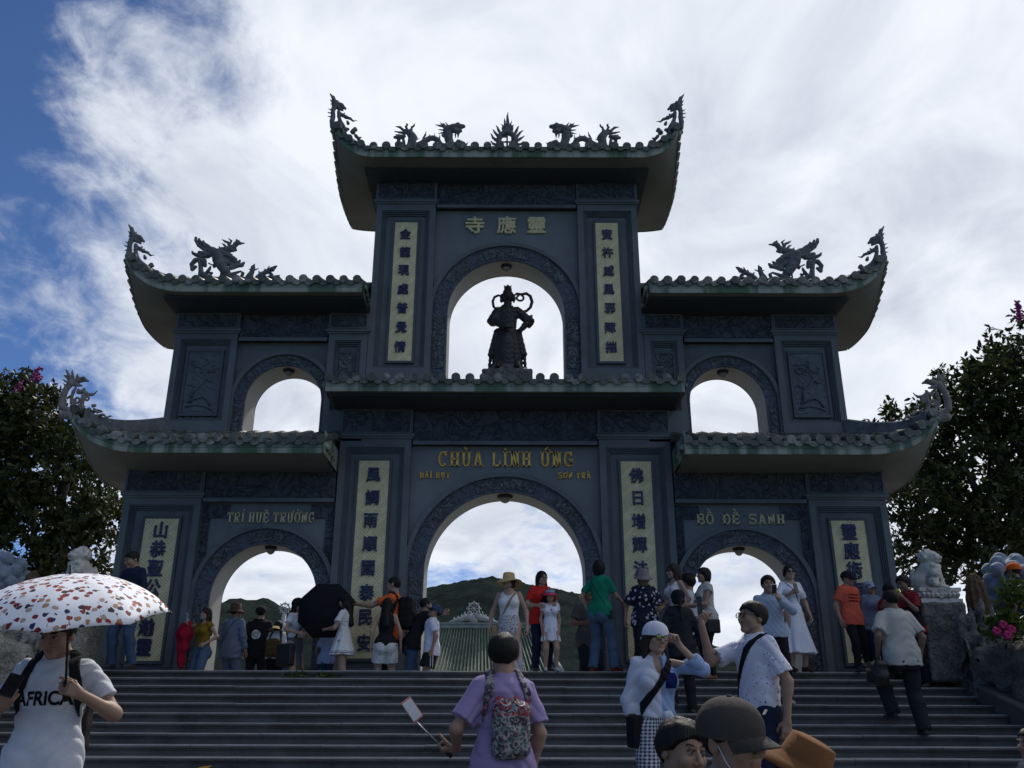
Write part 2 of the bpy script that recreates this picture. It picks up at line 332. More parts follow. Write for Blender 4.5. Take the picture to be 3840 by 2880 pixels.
def bay(cx, r, zs, x0, x1, z0, z1, bw, lamp_label, wallm):
    w = empty('archway_bay', (0, 0, 0), gate)
    mb, rv = arch_wall(x0, x1, cx, r, zs, z0, z1, YW0, YW1)
    gb(mb, 'wall', wallm, w); gb(rv, 'arch_soffit', REVEAL, w)
    for (ya, yb) in ((YW0-.045, YW0), (YW1, YW1+.045)):
        gb(arch_band(cx, zs, r+.004, r+bw-.075, z0, ya, yb), 'arch_band', CARVED_BAND, w)
        s = -1 if ya < 15 else 1
        gb(arch_band(cx, zs, r+bw-.075, r+bw, z0, min(ya, ya+s*.05), yb+(.05 if s > 0 else 0)), 'arch_rim', STONE, w)
        if s < 0:
            for a0, a1 in ((.5-.11, .5+.11), (.17, .30), (.70, .83)):
                gb(arch_band(cx, zs, r+.05, r+bw-.11, None, ya-.014, ya, 12, math.pi*a0, math.pi*a1), 'carved_cartouche', CARTOUCHE, w)
            for sg in (-1, 1):
                mb = MB(); xa = cx+sg*(r+.05); xb = cx+sg*(r+bw-.11); mb.box(min(xa, xb), max(xa, xb), ya-.014, ya, max(z0+.15, zs-1.15), zs-.12); gb(mb, 'carved_cartouche', CARTOUCHE, w)
    # lamp at the crown of the vault
    lp = empty('ceiling_lamp', (cx*1.004, 15.18, (zs+r)*1.011)); tag(lp, lamp_label, 'ceiling lamp')
    rr = .075 if r < 1.2 else .10
    q = MB(); q.lathe([(0, 0), (rr*1.35, 0), (rr*1.45, -.02), (rr*1.35, -.055), (rr*1.05, -.06), (0, -.06)], 20); q.build('lamp_housing', IRON, lp)
    q = MB(); q.lathe([(rr*1.05, -.055), (rr*.98, -.085), (rr*.7, -.12), (rr*.3, -.14), (0, -.145)], 20); q.build('lamp_shade', mat('frosted_lamp_glass', (.22, .21, .17), .3, .1), lp)
bay(0, 1.39, 1.70, -1.69, 1.69, LOW, 3.95, .35, 'round lamp under the big central archway', STONE_LIGHT)
bay(0, 1.12, 6.59, -1.41, 1.41, 4.9, 8.84, .37, 'round lamp above the bronze guardian statue', STONE_LIGHT)
for s, nm in ((-1, 'left'), (1, 'right')):
    bay(s*4.12, .905, 1.26, min(s*2.97, s*5.34), max(s*2.97, s*5.34), LOW, 2.91, .34, f'round lamp in the low archway below the {"TRÍ HUỆ TRƯỞNG" if s < 0 else "BỒ ĐỀ SANH"} lettering', STONE_LIGHT)
    bay(s*4.105, .70, 4.79, min(s*2.6, s*5.05), max(s*2.6, s*5.05), 3.9, 5.97, .28, f'small lamp in the upper {nm} side archway', STONE)

def pillar(x0, x1, z0, zt, fz, panel, zp0, zp1, s):
    """square pillar: shaft with stepped recess, couplet board, capital moulding, carved frieze block"""
    if s < 0: x0, x1 = -x1, -x0; panel = (-panel[1], -panel[0])
    p = empty('pillar', (0, 0, 0), gate)
    a, b = x0+.115, x1-.115; rz0, rz1 = zp0-.17, zp1+.24
    rz0 = max(rz0, z0+.06)
    mb = MB(); mb.box(x0, x1, YP0+.10, YP1, z0, zt)                     # core, front face is the recessed field
    mb.box(x0, a, YP0, YP0+.10, z0, zt); mb.box(b, x1, YP0, YP0+.10, z0, zt)
    mb.box(a, b, YP0, YP0+.10, z0, rz0); mb.box(a, b, YP0, YP0+.10, rz1, zt)
    gb(mb, 'shaft', STONE, p)
    mb = MB()
    for i in range(3): mb.frame(a+.027*i, b-.027*i, rz0+.018*i, rz1-.03*i, .027, YP0+.022+.022*i, YP0+.10)
    gb(mb, 'recess_moulding', FRAME_DARK, p)
    pm = MB(); pm.frame(panel[0]-.05, panel[1]+.05, zp0-.06, zp1+.05, .045, YP0+.045, YP0+.10); gb(pm, 'board_frame', FRAME_DARK, p)
    mb = MB()
    mb.box(x0-.03, x1+.03, YP0-.03, YP1+.03, zt, zt+.035); mb.box(x0-.055, x1+.055, YP0-.055, YP1+.055, zt+.035, zt+.085)
    mb.box(x0-.02, x1+.02, YP0-.02, YP1+.02, zt+.085, fz)
    gb(mb, 'capital', STONE, p)
    mb = MB(); mb.box(x0+.03, x1-.03, YP0-.032, YP0-.02, zt+.12, fz-.02); gb(mb, 'frieze_panel', CARVED, p)
    mb = MB(); mb.frame(x0+.012, x1-.012, zt+.10, fz-.004, .018, YP0-.042, YP0-.02); gb(mb, 'frieze_border', STONE, p)
    return p, panel
def board(p, panel, z0, z1, chars, top_gap, step, size, tilt=0):
    mb = MB(); mb.box(panel[0]-.004, panel[1]+.004, YP0+.055, YP0+.101, z0-.012, z1+.004)
    bo = gb(mb, 'couplet_board', BOARD, p); cx = (panel[0]+panel[1])/2
    for i, ch in enumerate(chars):
        me = text_mesh(ch, size, .012, size*.026, .92)
        o = link('character', me, BLUE_TILE, bo, (cx-GO[0]+random.uniform(-.01, .01), YP0+.042-GO[1], z1-top_gap-step*i))
for s, ch in ((-1, '風調雨順國泰民安'), (1, '佛日增輝法輪常轉')):
    p, pn = pillar(1.69, 2.97, LOW, 4.04, 4.585, (2.073, 2.608), .284, 3.647, s); board(p, pn, .284, 3.647, ch, .26, .409, .28)
for s, ch in ((-1, '金龍現處普覺情'), (1, '寶杵威風邪障摧')):
    p, pn = pillar(1.41, 2.59, 4.85, 8.9, 9.46, (1.767, 2.205), 5.585, 8.52, s); board(p, pn, 5.585, 8.52, ch, .265, .40, .235)
for s, ch in ((-1, '山恭聖公海瀚靈'), (1, '靈應術海護眾生')):
    p, pn = pillar(5.34, 6.70, LOW, 2.95, 3.475, (5.708, 6.291), .236, 2.59, s); board(p, pn, .236, 2.59, ch, .20, .325, .30)
for s in (-1, 1):                             # upper outer pillars: carved landscape plaques instead of writing
    p, pn = pillar(5.045, 6.22, 4.0, 6.09, 6.50, (5.33, 5.93), 4.54, 5.74, s)
    mb = MB(); mb.box(pn[0], pn[1], YP0+.06, YP0+.101, 4.53, 5.745); pl = gb(mb, 'landscape_plaque', PLAQUE, p)
    mb = MB(); mb.box(pn[0]-.08, pn[1]+.08, YP0+.075, YP0+.102, 4.40, 4.47); gb(mb, 'carved_border', CARTOUCHE, p)
    m2 = MB(); c = (pn[0]+pn[1])/2; y = YP0+.058
    def rl(pts, r): m2.tube([(c+a, y, 4.54+b) for a, b in pts], r, 6)
    rl([(-.16, .28), (-.12, .45), (.02, .58), (.09, .70), (.02, .82), (-.05, .9)], [.03, .03, .028, .025, .02, .012])
    for q in (((.05, .78), (.14, .84), (.2, .80)), ((-.02, .88), (-.12, .92), (-.2, .90)), ((.0, .9), (.06, .99), (.02, 1.05)), ((.07, .66), (.16, .62), (.22, .64)), ((-.10, .5), (-.2, .56), (-.25, .54))): rl(q, [.02, .03, .012])
    rl([(-.2, .2), (-.08, .28), (.06, .32), (.16, .25), (.22, .14)], .03); rl([(-.24, .12), (-.05, .16), (.12, .13), (.25, .06)], .022)
    for _ in range(26): a, b = random.uniform(-.22, .22), random.uniform(.78, 1.02); rl([(a-.03, b), (a+.03, b+random.uniform(-.02, .02))], [.022, .01])
    gb(m2, 'relief_tree', PLAQUE, pl)
    p, pn = pillar(2.6, 3.33, 4.0, 6.09, 6.50, (2.80, 3.12), 4.75, 5.72, s)
    mb = MB(); mb.box(pn[0], pn[1], YP0+.06, YP0+.101, 4.74, 5.725); gb(mb, 'landscape_plaque', CARTOUCHE, p)
# carved beams between the pillars, under each roof
def beam(x0, x1, z0, z1, fr=0.0):
    mb = MB(); mb.box(x0, x1, YP0+.02-fr, YP1-.02, z0, z1); gb(mb, 'carved_beam', CARVED)
    mb = MB(); mb.box(x0, x1, YP0-.015-fr, YP0+.02-fr, z0-.045, z0+.02); gb(mb, 'beam_moulding', STONE)
beam(-1.66, 1.66, 3.98, 4.58); beam(-1.38, 1.38, 8.87, 9.45)
for s in (-1, 1):
    beam(min(s*3.0, s*5.31), max(s*3.0, s*5.31), 2.93, 3.47); beam(min(s*3.36, s*5.02), max(s*3.36, s*5.02), 5.99, 6.49)
    for (xa, xb, xc) in ((3.0, 3.14, 3.42), (5.31, 5.19, 4.86)):
        mb = MB(); P = [(xa, 1.6), (xb, 1.6), (xb, 2.62), (xc, 2.62), (xc, 2.86), (xa, 2.86)]; P = [(s*p, q) for p, q in P]
        mb.add([(p, YW0-.03, q) for p, q in P]+[(p, YW0, q) for p, q in P], [(0, 1, 2, 5), (2, 3, 4, 5)]+[(i, (i+1) % 6, 6+(i+1) % 6, 6+i) for i in range(6)]); gb(mb, 'corner_bracket', CARVED)

# ---- raised lettering: slab serif capitals drawn as strokes
def letter(mb, ch, x, z, h, w, t, y0, y1, serif=True):
    """draw one capital with its lower left corner at x, z"""
    sw = t*.55
    def bar(a, b, th=t):
        (x0, z0), (x1, z1) = a, b; dx, dz = x1-x0, z1-z0; l = math.hypot(dx, dz); nx, nz = -dz/l*th/2, dx/l*th/2
        P = [(x0+nx, z0+nz), (x1+nx, z1+nz), (x1-nx, z1-nz), (x0-nx, z0-nz)]
        mb.hexa([(x+p*w, y1, z+q*h) if False else (x+p, y1, z+q) for p, q in P]+[(x+p, y0, z+q) for p, q in P])
    def V(px, a=0, b=1): bar((px, a*h), (px, b*h))
    def slab(px, top): 
        if serif: bar((px-t*.95, h-sw/2 if top else sw/2), (px+t*.95, h-sw/2 if top else sw/2), sw)
    def arc(cx, cz, rx, rz, a0, a1, n=10, th=t):
        p = [(cx+rx*math.cos(R(a0+(a1-a0)*i/n)), cz+rz*math.sin(R(a0+(a1-a0)*i/n))) for i in range(n+1)]
        for i in range(n):
            a, b = p[i], p[i+1]; bar((a[0]-(b[0]-a[0])*.12, a[1]-(b[1]-a[1])*.12), (b[0]+(b[0]-a[0])*.12, b[1]+(b[1]-a[1])*.12), th)
    l, r_ = t*.9, w-t*.9; m = h*.5
    b = {'Ù': 'U', 'Ư': 'U', 'Ứ': 'U', 'Í': 'I', 'Ệ': 'E', 'Ê': 'E', 'Ề': 'E', 'Ở': 'O', 'Ồ': 'O', 'Ơ': 'O', 'Ụ': 'U', 'À': 'A', 'Ã': 'A', 'Ả': 'A', 'Đ': 'D'}.get(ch, ch)
    if b == 'C': arc(w/2, m, w/2-t*.5, m-t*.5, 50, 310); bar((r_+t*.1, h*.68), (r_+t*.1, h), t*.6)
    elif b == 'H':
        V(l); V(r_); bar((l, m), (r_, m), t*.7)
        for q in (l, r_): slab(q, 0); slab(q, 1)
    elif b == 'U':
        bar((l, h*.33), (l, h)); bar((r_, h*.33), (r_, h)); arc(w/2, h*.36, (r_-l)/2, h*.36-t*.5, 180, 360); slab(l, 1); slab(r_, 1)
    elif b == 'A':
        bar((l*.8, 0), (w/2-t*.12, h), t*.85); bar((w-l*.8, 0), (w/2+t*.12, h)); bar((w*.3, h*.32), (w*.7, h*.32), t*.6); slab(l*.8, 0); slab(w-l*.8, 0)
    elif b == 'L': V(l); bar((l, t*.4), (w, t*.4), t*.8); bar((w-t*.3, 0), (w-t*.3, h*.36), t*.6); slab(l, 1)
    elif b == 'I': V(w/2); slab(w/2, 0); slab(w/2, 1)
    elif b == 'N': V(l, 0, 1); V(r_, 0, 1); bar((l, h-t*.2), (r_, t*.2)); slab(l, 0); slab(r_, 1); slab(l-t*.2, 1)
    elif b == 'G': arc(w/2, m, w/2-t*.5, m-t*.5, 50, 330); bar((r_, h*.05), (r_, h*.45)); bar((w*.55, h*.45), (w, h*.45), t*.7); bar((r_+t*.1, h*.70), (r_+t*.1, h), t*.6)
    elif b == 'T': V(w/2); bar((0, h-t*.4), (w, h-t*.4), t*.8); slab(w/2, 0); bar((t*.3, h*.70), (t*.3, h), t*.55); bar((w-t*.3, h*.70), (w-t*.3, h), t*.55)
    elif b in 'RBDE' and b != 'E':
        V(l); slab(l, 0); slab(l, 1)
        if b == 'D': bar((l, h-t*.4), (w*.5, h-t*.4), t*.8); bar((l, t*.4), (w*.5, t*.4), t*.8); arc(w*.5, m, w/2-t*.5, m-t*.4, -90, 90)
        else:
            bar((l, h-t*.4), (w*.5, h-t*.4), t*.8); bar((l, h*.5), (w*.5, h*.5), t*.7); arc(w*.52, h*.75, w*.48-t*.5, h*.25-t*.35, -90, 90, 8)
            if b == 'B': bar((l, t*.4), (w*.5, t*.4), t*.8); arc(w*.52, h*.26, w*.48-t*.4, h*.25-t*.25, -90, 90, 8)
            else: bar((w*.5, h*.48), (r_, 0)); slab(r_, 0)
        if ch == 'Đ': bar((-t*.3, m), (w*.5, m), t*.6)
    elif b == 'E':
        V(l)
        for q, e in ((t*.4, w), (m, w*.8), (h-t*.4, w)): bar((l-t*.9, q), (e, q), t*.75)
        bar((w-t*.25, 0), (w-t*.25, h*.3), t*.5); bar((w-t*.25, h*.7), (w-t*.25, h), t*.5)
    elif b == 'O': arc(w/2, m, w/2-t*.5, m-t*.5, 0, 360, 18)
    elif b == 'S': arc(w/2, h*.74, w/2-t*.5, h*.26-t*.4, 20, 270, 10); arc(w/2, h*.27, w/2-t*.5, h*.27-t*.4, 90, -160, 10); bar((w-t*.4, h*.7), (w-t*.4, h), t*.5); bar((t*.4, 0), (t*.4, h*.3), t*.5)
    top = h*1.06; c = w/2
    def hat(): bar((c-w*.28, top), (c, top+h*.16), t*.55); bar((c, top+h*.16), (c+w*.28, top), t*.55)
    def dot(zz): mb.tube([(x+c, y0, z+zz), (x+c, y1, z+zz)], t*.42, 8, True, False)
    def horn(): arc(r_+t*.45, h*1.0, t*.5, h*.14, -90, 80, 6, t*.6)
    if ch in 'ÙÀ': bar((c-w*.25, top+h*.20), (c+w*.08, top+h*.04), t*.7)
    if ch in 'Í': bar((c-t*.2, top+h*.02), (c+w*.35, top+h*.22), t*.6)
    if ch in 'Ứ': horn(); bar((c-w*.02, top+h*.04), (c+w*.32, top+h*.22), t*.7)
    if ch in 'ƯƠ': horn()
    if ch == 'Ở': horn(); arc(c, top+h*.13, t*.55, h*.08, -90, 160, 7, t*.45)
    if ch in 'ỆÊỀỒ': hat()
    if ch == 'Ệ' or ch == 'Ụ': dot(-h*.13)
    if ch in 'ỀỒ': bar((c-w*.25, top+h*.42), (c+w*.08, top+h*.26), t*.6)
    if ch in 'Ã': bar((c-w*.3, top+h*.05), (c, top+h*.15), t*.5); bar((c, top+h*.09), (c+w*.3, top+h*.17), t*.5)
    if ch == 'İ': pass
def lettering(name, text, x0, x1, z0, h, m, wk, y=YW0, serif=True, t=.19):
    """text between x0 and x1 standing on z0; wk = space width"""
    wd = [{'I': .55, 'Í': .55, 'İ': .55, ' ': wk, 'L': .9, '1': .2}.get(c, 1.0) for c in text]; gap = .22
    tot = sum(wd)+gap*(len(text)-1); u = (x1-x0)/tot; x = x0; mb = MB()
    for c, q in zip(text, wd):
        if c == ' ': gb(mb, name, m); mb = MB()
        if c == 'İ': letter(mb, 'I', x, z0, h, u*q, u*t*1.45, y-.034, y-.002, serif); mb.tube([(x+u*q/2, y-.05, z0+h*1.15), (x+u*q/2, y-.002, z0+h*1.15)], u*t*.7, 8, True, False)
        elif c != ' ': letter(mb, c, x, z0, h, u*q, u*t*1.45, y-.034, y-.002, serif)
        x += u*(q+gap)
    return gb(mb, name, m)
lettering('lettering', 'CHÙA LİNH ỨNG', -1.207, 1.227, 3.565, .28, GOLD, .5, t=.165)
lettering('lettering', 'BÃİ BỤT', -1.529, -.985, 3.352, .10, GOLD, .4, serif=False, t=.2)
lettering('lettering', 'SƠN TRÀ', .948, 1.531, 3.352, .105, GOLD, .4, serif=False, t=.2)
lettering('lettering', 'TRÍ HUỆ TRƯỞNG', -4.887, -3.35, 2.541, .185, PALE_GOLD, .3, t=.165)
lettering('lettering', 'BỒ ĐỀ SANH', 3.375, 4.918, 2.535, .185, PALE_GOLD, .75, t=.16)
for i, ch in enumerate('寺應靈'):
    me = text_mesh(ch, .40, .014, .010); link('lettering', me, PALE_GOLD, gate, ((-.63, 0, .60)[i], YW0-.024-GO[1], 8.50))

# ---- roofs: upturned shell, green fascia, rows of round tiles, hip ridges
def roof(name, x0, x1, ze, zin, Yf, up0, up1, lift, reach, slope=.30, thick=.10, ridge=None, ends=(0, 0), soff=.10, tile_to=None):
    """x0..x1 eave length; up0/up1: 1 if that end sweeps upward; the rest ends flush"""
    r = empty(name, (0, 0, 0), gate); Yb = 16.8; D = Yb-Yf; YR = (Yf+Yb)/2
    def u(x, y):
        t = 0.0
        if up0: t = max(t, min(1, (x0+reach-x)/reach))
        if up1: t = max(t, min(1, (x-(x1-reach))/reach))
        t = max(t, 0); q = (y-Yf)/D; v = max(0, 1-q/.62)**1.5+max(0, (q-.72)/.28)**2*.10
        return lift*(.62*t**2.0+.38*t**4.5)*min(1, v+.03)
    def fx(x, y):                                   # plan widens slightly towards the back
        q = (y-Yf)/D; return x*(1+(.030 if up0 or up1 else 0)*q+(.012*math.sin(math.pi*min(1, max(0, q))) if up0 or up1 else 0)) if True else x
    def zs(x, y): return ze+u(x, y)+max(0, soff*0)
    def zt(x, y): return ze+.20+u(x, y)+slope*min(y-Yf, Yb-y)
    nx = 60; xs = [x0+(x1-x0)*i/nx for i in range(nx+1)]; ys = [Yf+D*j/20 for j in range(21)]
    mb = MB(); mb.grid([[(fx(x, y), y, zs(x, y)) for y in ys] for x in xs]); mb.grid([[(fx(x, y), y, zt(x, y)-.06) for y in ys] for x in xs], flip=True)
    for x in (x0, x1): mb.grid([[(fx(x, y), y, zs(x, y)) for y in ys], [(fx(x, y), y, zt(x, y)-.06) for y in ys]], False)
    gb(mb, 'roof_shell', SOFFIT, r)
    # fascia strips front and back (+ sides) with a scored line
    mb = MB()
    for yy, sg in ((Yf, -1), (Yb, 1)):
        for a, b, pr in ((-.012, .075, .022), (.082, .205, .014)):
            mb.grid([[(fx(x, yy), yy+sg*pr, zs(x, yy)+q) for q in (a, b)] for x in xs], False)
            mb.grid([[(fx(x, yy), yy+sg*q, zs(x, yy)+a) for q in (0, pr)] for x in xs], False)
            mb.grid([[(fx(x, yy), yy+sg*q, zs(x, yy)+b) for q in (0, pr)] for x in xs], False)
    for xx, sg in ((x0, -1), (x1, 1)):
        mb.grid([[(fx(xx, y)+sg*.014, y, zs(xx, y)+q) for q in (-.012, .16)] for y in ys], False)
        mb.grid([[(fx(xx, y)+sg*q, y, zs(xx, y)-.012) for q in (0, .014)] for y in ys], False)
        for j in range(13):
            y = Yf+.12+j*.215
            mb.tube([(fx(xx, y)+sg*.035, y-.07, zs(xx, y)+.13), (fx(xx, y)+sg*.035, y+.10, zs(xx, y+.1)+.12)], .045, 8)
    gb(mb, 'fascia', FASCIA, r)
    # tiles
    sp = .245; n = int((x1-x0)/sp); off = ((x1-x0)-n*sp)/2
    tl = MB(); dp = MB(); yin = tile_to or YR
    for i in range(n+1):
        x = x0+off+i*sp; rad = .074*random.uniform(.94, 1.06); jz = random.uniform(-.008, .008); yo = Yf-.05+random.uniform(-.012, .012)
        for sgn in ((1, -1) if not tile_to else (1,)):
            yy = [yo+(yin-yo)*k/7 for k in range(8)] if sgn > 0 else [2*YR-(yo+(yin-yo)*k/7) for k in range(8)]
            P = [(x+random.uniform(-.004, .004), y, zt(x, min(max(y, Yf), Yb))+.035+jz) for y in yy]
            seg = [];
            for k, p in enumerate(P): seg.append(p)
            tl.tube(seg, [rad]*8, 10, True)
            if sgn > 0:                               # round end disc with rim
                tl.tube([(x, yo-.014, P[0][2]), (x, yo+.01, P[0][2])], rad*1.08, 14, True, False)
                for k in range(1, 7):                # overlapping tile joints
                    q = P[k]; tl.tube([(q[0], q[1]-.012, q[2]+.002), (q[0], q[1]+.012, q[2]+.004)], rad*1.06, 10, False)
        if i < n:
            xm = x+sp/2; zc = zt(xm, Yf)+.01+random.uniform(-.006, .006); rr = .094
            if random.random() < .96:
                a = [(-1.0, .02), (-1.0, -.1), (-.86, -.5), (-.55, -.86), (0, -1.05), (.55, -.86), (.86, -.5), (1.0, -.1), (1.0, .02)]
                F = [(xm+rr*p, yo+.0, zc+rr*q) for p, q in a]; B = [(xm+rr*p, yo+.02, zc+rr*q) for p, q in a]; k = len(a)
                dp.add(F+B, [tuple(range(k)), tuple(range(2*k-1, k-1, -1))]+[(j, (j+1) % k, k+(j+1) % k, k+j) for j in range(k)])
            # concave pan tile running up the slope
            G = []
            for y in [Yf-.04+(yin-Yf+.04)*k/6 for k in range(7)]:
                G.append([(xm+rr*1.25*q, y, zt(xm, max(y, Yf))+.0-.03*(1-q*q)) for q in (-1, -.5, 0, .5, 1)])
            dp.grid(G)
    gb(tl, 'round_tiles', TILE, r); gb(dp, 'drip_tiles', TILE, r)
    return r, zt
# flat boxed soffits carrying the roofs
def soffit_box(x0, x1, y0, z0, z1):
    mb = MB(); mb.box(x0, x1, y0, min(2*15.3-y0, 16.3), z0, z1); gb(mb, 'boxed_soffit', SOFFIT_DARK)
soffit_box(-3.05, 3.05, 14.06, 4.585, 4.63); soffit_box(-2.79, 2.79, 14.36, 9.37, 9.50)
rt, zt_main = roof('middle_roof', -3.12, 3.12, 4.632, 0, 13.97, 0, 0, 0, 1, slope=.16, tile_to=14.84)
rt, zt_top = roof('top_roof', -3.345, 3.345, 9.425, 0, 14.0, 1, 1, .52, .80, slope=.36)
ZT = {}
for s in (-1, 1):
    a, b = min(s*3.0, s*7.25), max(s*3.0, s*7.25)
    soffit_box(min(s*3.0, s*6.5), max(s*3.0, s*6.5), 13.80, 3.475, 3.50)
    rt, ZT[('l', s)] = roof('lower_side_roof', a, b, 3.43, 0, 13.65, s < 0, s > 0, .53, 1.25, slope=.37, tile_to=14.98)
    mb = MB(); mb.box(min(s*2.985, s*3.0), max(s*2.985, s*3.0), 13.6, 14.84, 3.42, 3.80); gb(mb, 'end_board', FASCIA)
    a, b = min(s*2.6, s*6.97), max(s*2.6, s*6.97)
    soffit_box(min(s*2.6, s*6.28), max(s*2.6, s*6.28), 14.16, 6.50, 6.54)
    rt, ZT[('u', s)] = roof('upper_side_roof', a, b, 6.545, 0, 14.0, s < 0, s > 0, .58, 1.15, slope=.36)
def hip(zt, xc, yc, xi, yi, h0, h1, lift_in=0.0):     # curved concrete hip ridge from the corner inwards
    mb = MB(); n = 14; Pn = []
    for i in range(n+1):
        t = i/n; x = xc+(xi-xc)*t; y = yc+(yi-yc)*t; z = zt(x, y); Pn.append((x, y, z, h0+(h1-h0)*t))
    d = np.array([xi-xc, yi-yc]); d /= np.linalg.norm(d); nrm = np.array([-d[1], d[0]])*.07
    G = []
    for x, y, z, h in Pn: G.append([(x+nrm[0], y+nrm[1], z-.05), (x+nrm[0], y+nrm[1], z+h), (x, y, z+h+.035), (x-nrm[0], y-nrm[1], z+h), (x-nrm[0], y-nrm[1], z-.05)])
    mb.grid(G, False); mb.add(G[0], [(0, 1, 2, 3, 4)]); mb.add(G[-1], [(4, 3, 2, 1, 0)])
    gb(mb, 'hip_ridge', SCULPT)
for s in (-1, 1):
    hip(zt_top, s*3.26, 14.08, s*2.2, 15.25, .10, .14); hip(ZT[('u', s)], s*6.88, 14.08, s*5.4, 15.25, .10, .16)
    hip(ZT[('l', s)], s*7.15, 13.75, s*6.15, 14.9, .14, .34)
mb = MB(); mb.box(-2.3, 2.3, 15.22, 15.38, 9.98, 10.24)
for s in (-1, 1): mb.box(min(s*2.6, s*5.5), max(s*2.6, s*5.5), 15.22, 15.38, 7.1, 7.36)
gb(mb, 'roof_ridge', SCULPT)
# storey walls hidden behind the lower roofs
mb = MB(); mb.box(-2.6, 2.6, 15.05, 15.55, 4.62, 4.9)
for s in (-1, 1): mb.box(min(s*2.6, s*6.2), max(s*2.6, s*6.2), 15.0, 15.6, 3.46, 4.02)
gb(mb, 'tier_base', STONE)
# ------------------------------------------------------------------ implicit surface modelling (signed distances, surface nets)
def seg(P, a, b, ra, rb=None):
    rb = ra if rb is None else rb; a = np.asarray(a, float); b = np.asarray(b, float); d = b-a; q = P-a
    t = np.clip((q@d)/(d@d+1e-12), 0, 1); return np.sqrt(((q-t[:, None]*d)**2).sum(1))-(ra+(rb-ra)*t)
def ell(P, c, r):
    r = np.asarray(r, float); q = (P-np.asarray(c, float))/r; k0 = np.sqrt((q**2).sum(1)); k1 = np.sqrt(((q/r)**2).sum(1)); return k0*(k0-1)/(k1+1e-9)
def smin(a, b, k):
    h = np.clip(.5+.5*(b-a)/k, 0, 1); return b+(a-b)*h-k*h*(1-h)
def boxd(P, c, h, r=0.0):
    q = np.abs(P-np.asarray(c, float))-(np.asarray(h, float)-r); return np.sqrt((np.maximum(q, 0)**2).sum(1))+np.minimum(q.max(1), 0)-r
def snet(f, lo, hi, h):
    """mesh the zero set of f in a box: blocks far from the surface are skipped"""
    lo = np.asarray(lo, float); hi = np.asarray(hi, float); B = 8
    nb = np.maximum(1, np.ceil((hi-lo)/h/B).astype(int)); n = nb*B
    bi = np.stack(np.meshgrid(*[np.arange(k) for k in nb], indexing='ij'), -1).reshape(-1, 3)
    dc = f(lo+(bi*B+B/2-.5)*h); keep = np.abs(dc) < B*h*1.35
    D = np.repeat(np.repeat(np.repeat(np.where(dc < 0, -1., 1.).reshape(nb), B, 0), B, 1), B, 2).astype(np.float32)
    kb = bi[keep]
    if len(kb) == 0: return np.zeros((0, 3)), np.zeros((0, 4), int)
    loc = np.stack(np.meshgrid(*[np.arange(B)]*3, indexing='ij'), -1).reshape(-1, 3)
    for c0 in range(0, len(kb), 400):
        idx = (kb[c0:c0+400, None, :]*B+loc[None]).reshape(-1, 3); D[idx[:, 0], idx[:, 1], idx[:, 2]] = f(lo+idx*h)
    S = D < 0
    c8 = [S[i:n[0]-1+i, j:n[1]-1+j, k:n[2]-1+k] for i in (0, 1) for j in (0, 1) for k in (0, 1)]
    cnt = sum(c.astype(np.int8) for c in c8); act = (cnt > 0) & (cnt < 8); ci = np.argwhere(act)
    if len(ci) == 0: return np.zeros((0, 3)), np.zeros((0, 4), int)
    vid = np.full(act.shape, -1, np.int32); vid[act] = np.arange(len(ci))
    val = np.stack([D[ci[:, 0]+i, ci[:, 1]+j, ci[:, 2]+k] for i in (0, 1) for j in (0, 1) for k in (0, 1)], 1).astype(float)
    cor = np.array([(i, j, k) for i in (0, 1) for j in (0, 1) for k in (0, 1)], float)
    acc = np.zeros((len(ci), 3)); m = np.zeros(len(ci))
    for a in range(8):
        for b in range(a+1, 8):
            if np.abs(cor[a]-cor[b]).sum() != 1: continue
            va, vb = val[:, a], val[:, b]; x = (va < 0) != (vb < 0); t = np.where(x, va/np.where(x, va-vb, 1), 0)
            acc += np.where(x[:, None], cor[a]+(cor[b]-cor[a])*t[:, None], 0); m += x
    V = lo+(ci+acc/np.maximum(m, 1)[:, None])*h; Fs = []
    for ax in range(3):
        sl0 = [slice(None)]*3; sl1 = [slice(None)]*3; sl0[ax] = slice(0, n[ax]-1); sl1[ax] = slice(1, n[ax])
        e = np.argwhere(S[tuple(sl0)] != S[tuple(sl1)]); u, v = [(1, 2), (2, 0), (0, 1)][ax]
        e = e[(e[:, u] > 0) & (e[:, v] > 0) & (e[:, u] < n[u]-1) & (e[:, v] < n[v]-1)]
        if len(e) == 0: continue
        def g(du, dv):
            q = e.copy(); q[:, u] -= du; q[:, v] -= dv; return vid[q[:, 0], q[:, 1], q[:, 2]]
        Q = np.stack([g(1, 1), g(0, 1), g(0, 0), g(1, 0)], 1); ins = S[e[:, 0], e[:, 1], e[:, 2]]
        Q[~ins] = Q[~ins][:, ::-1]; Fs.append(Q[(Q >= 0).all(1)])
    return V, np.concatenate(Fs)
def sculpt(name, f, lo, hi, h, m, parent=None, loc=None):
    V, F = snet(f, lo, hi, h); return link(name, np_mesh(name, V, F), m, parent, loc)

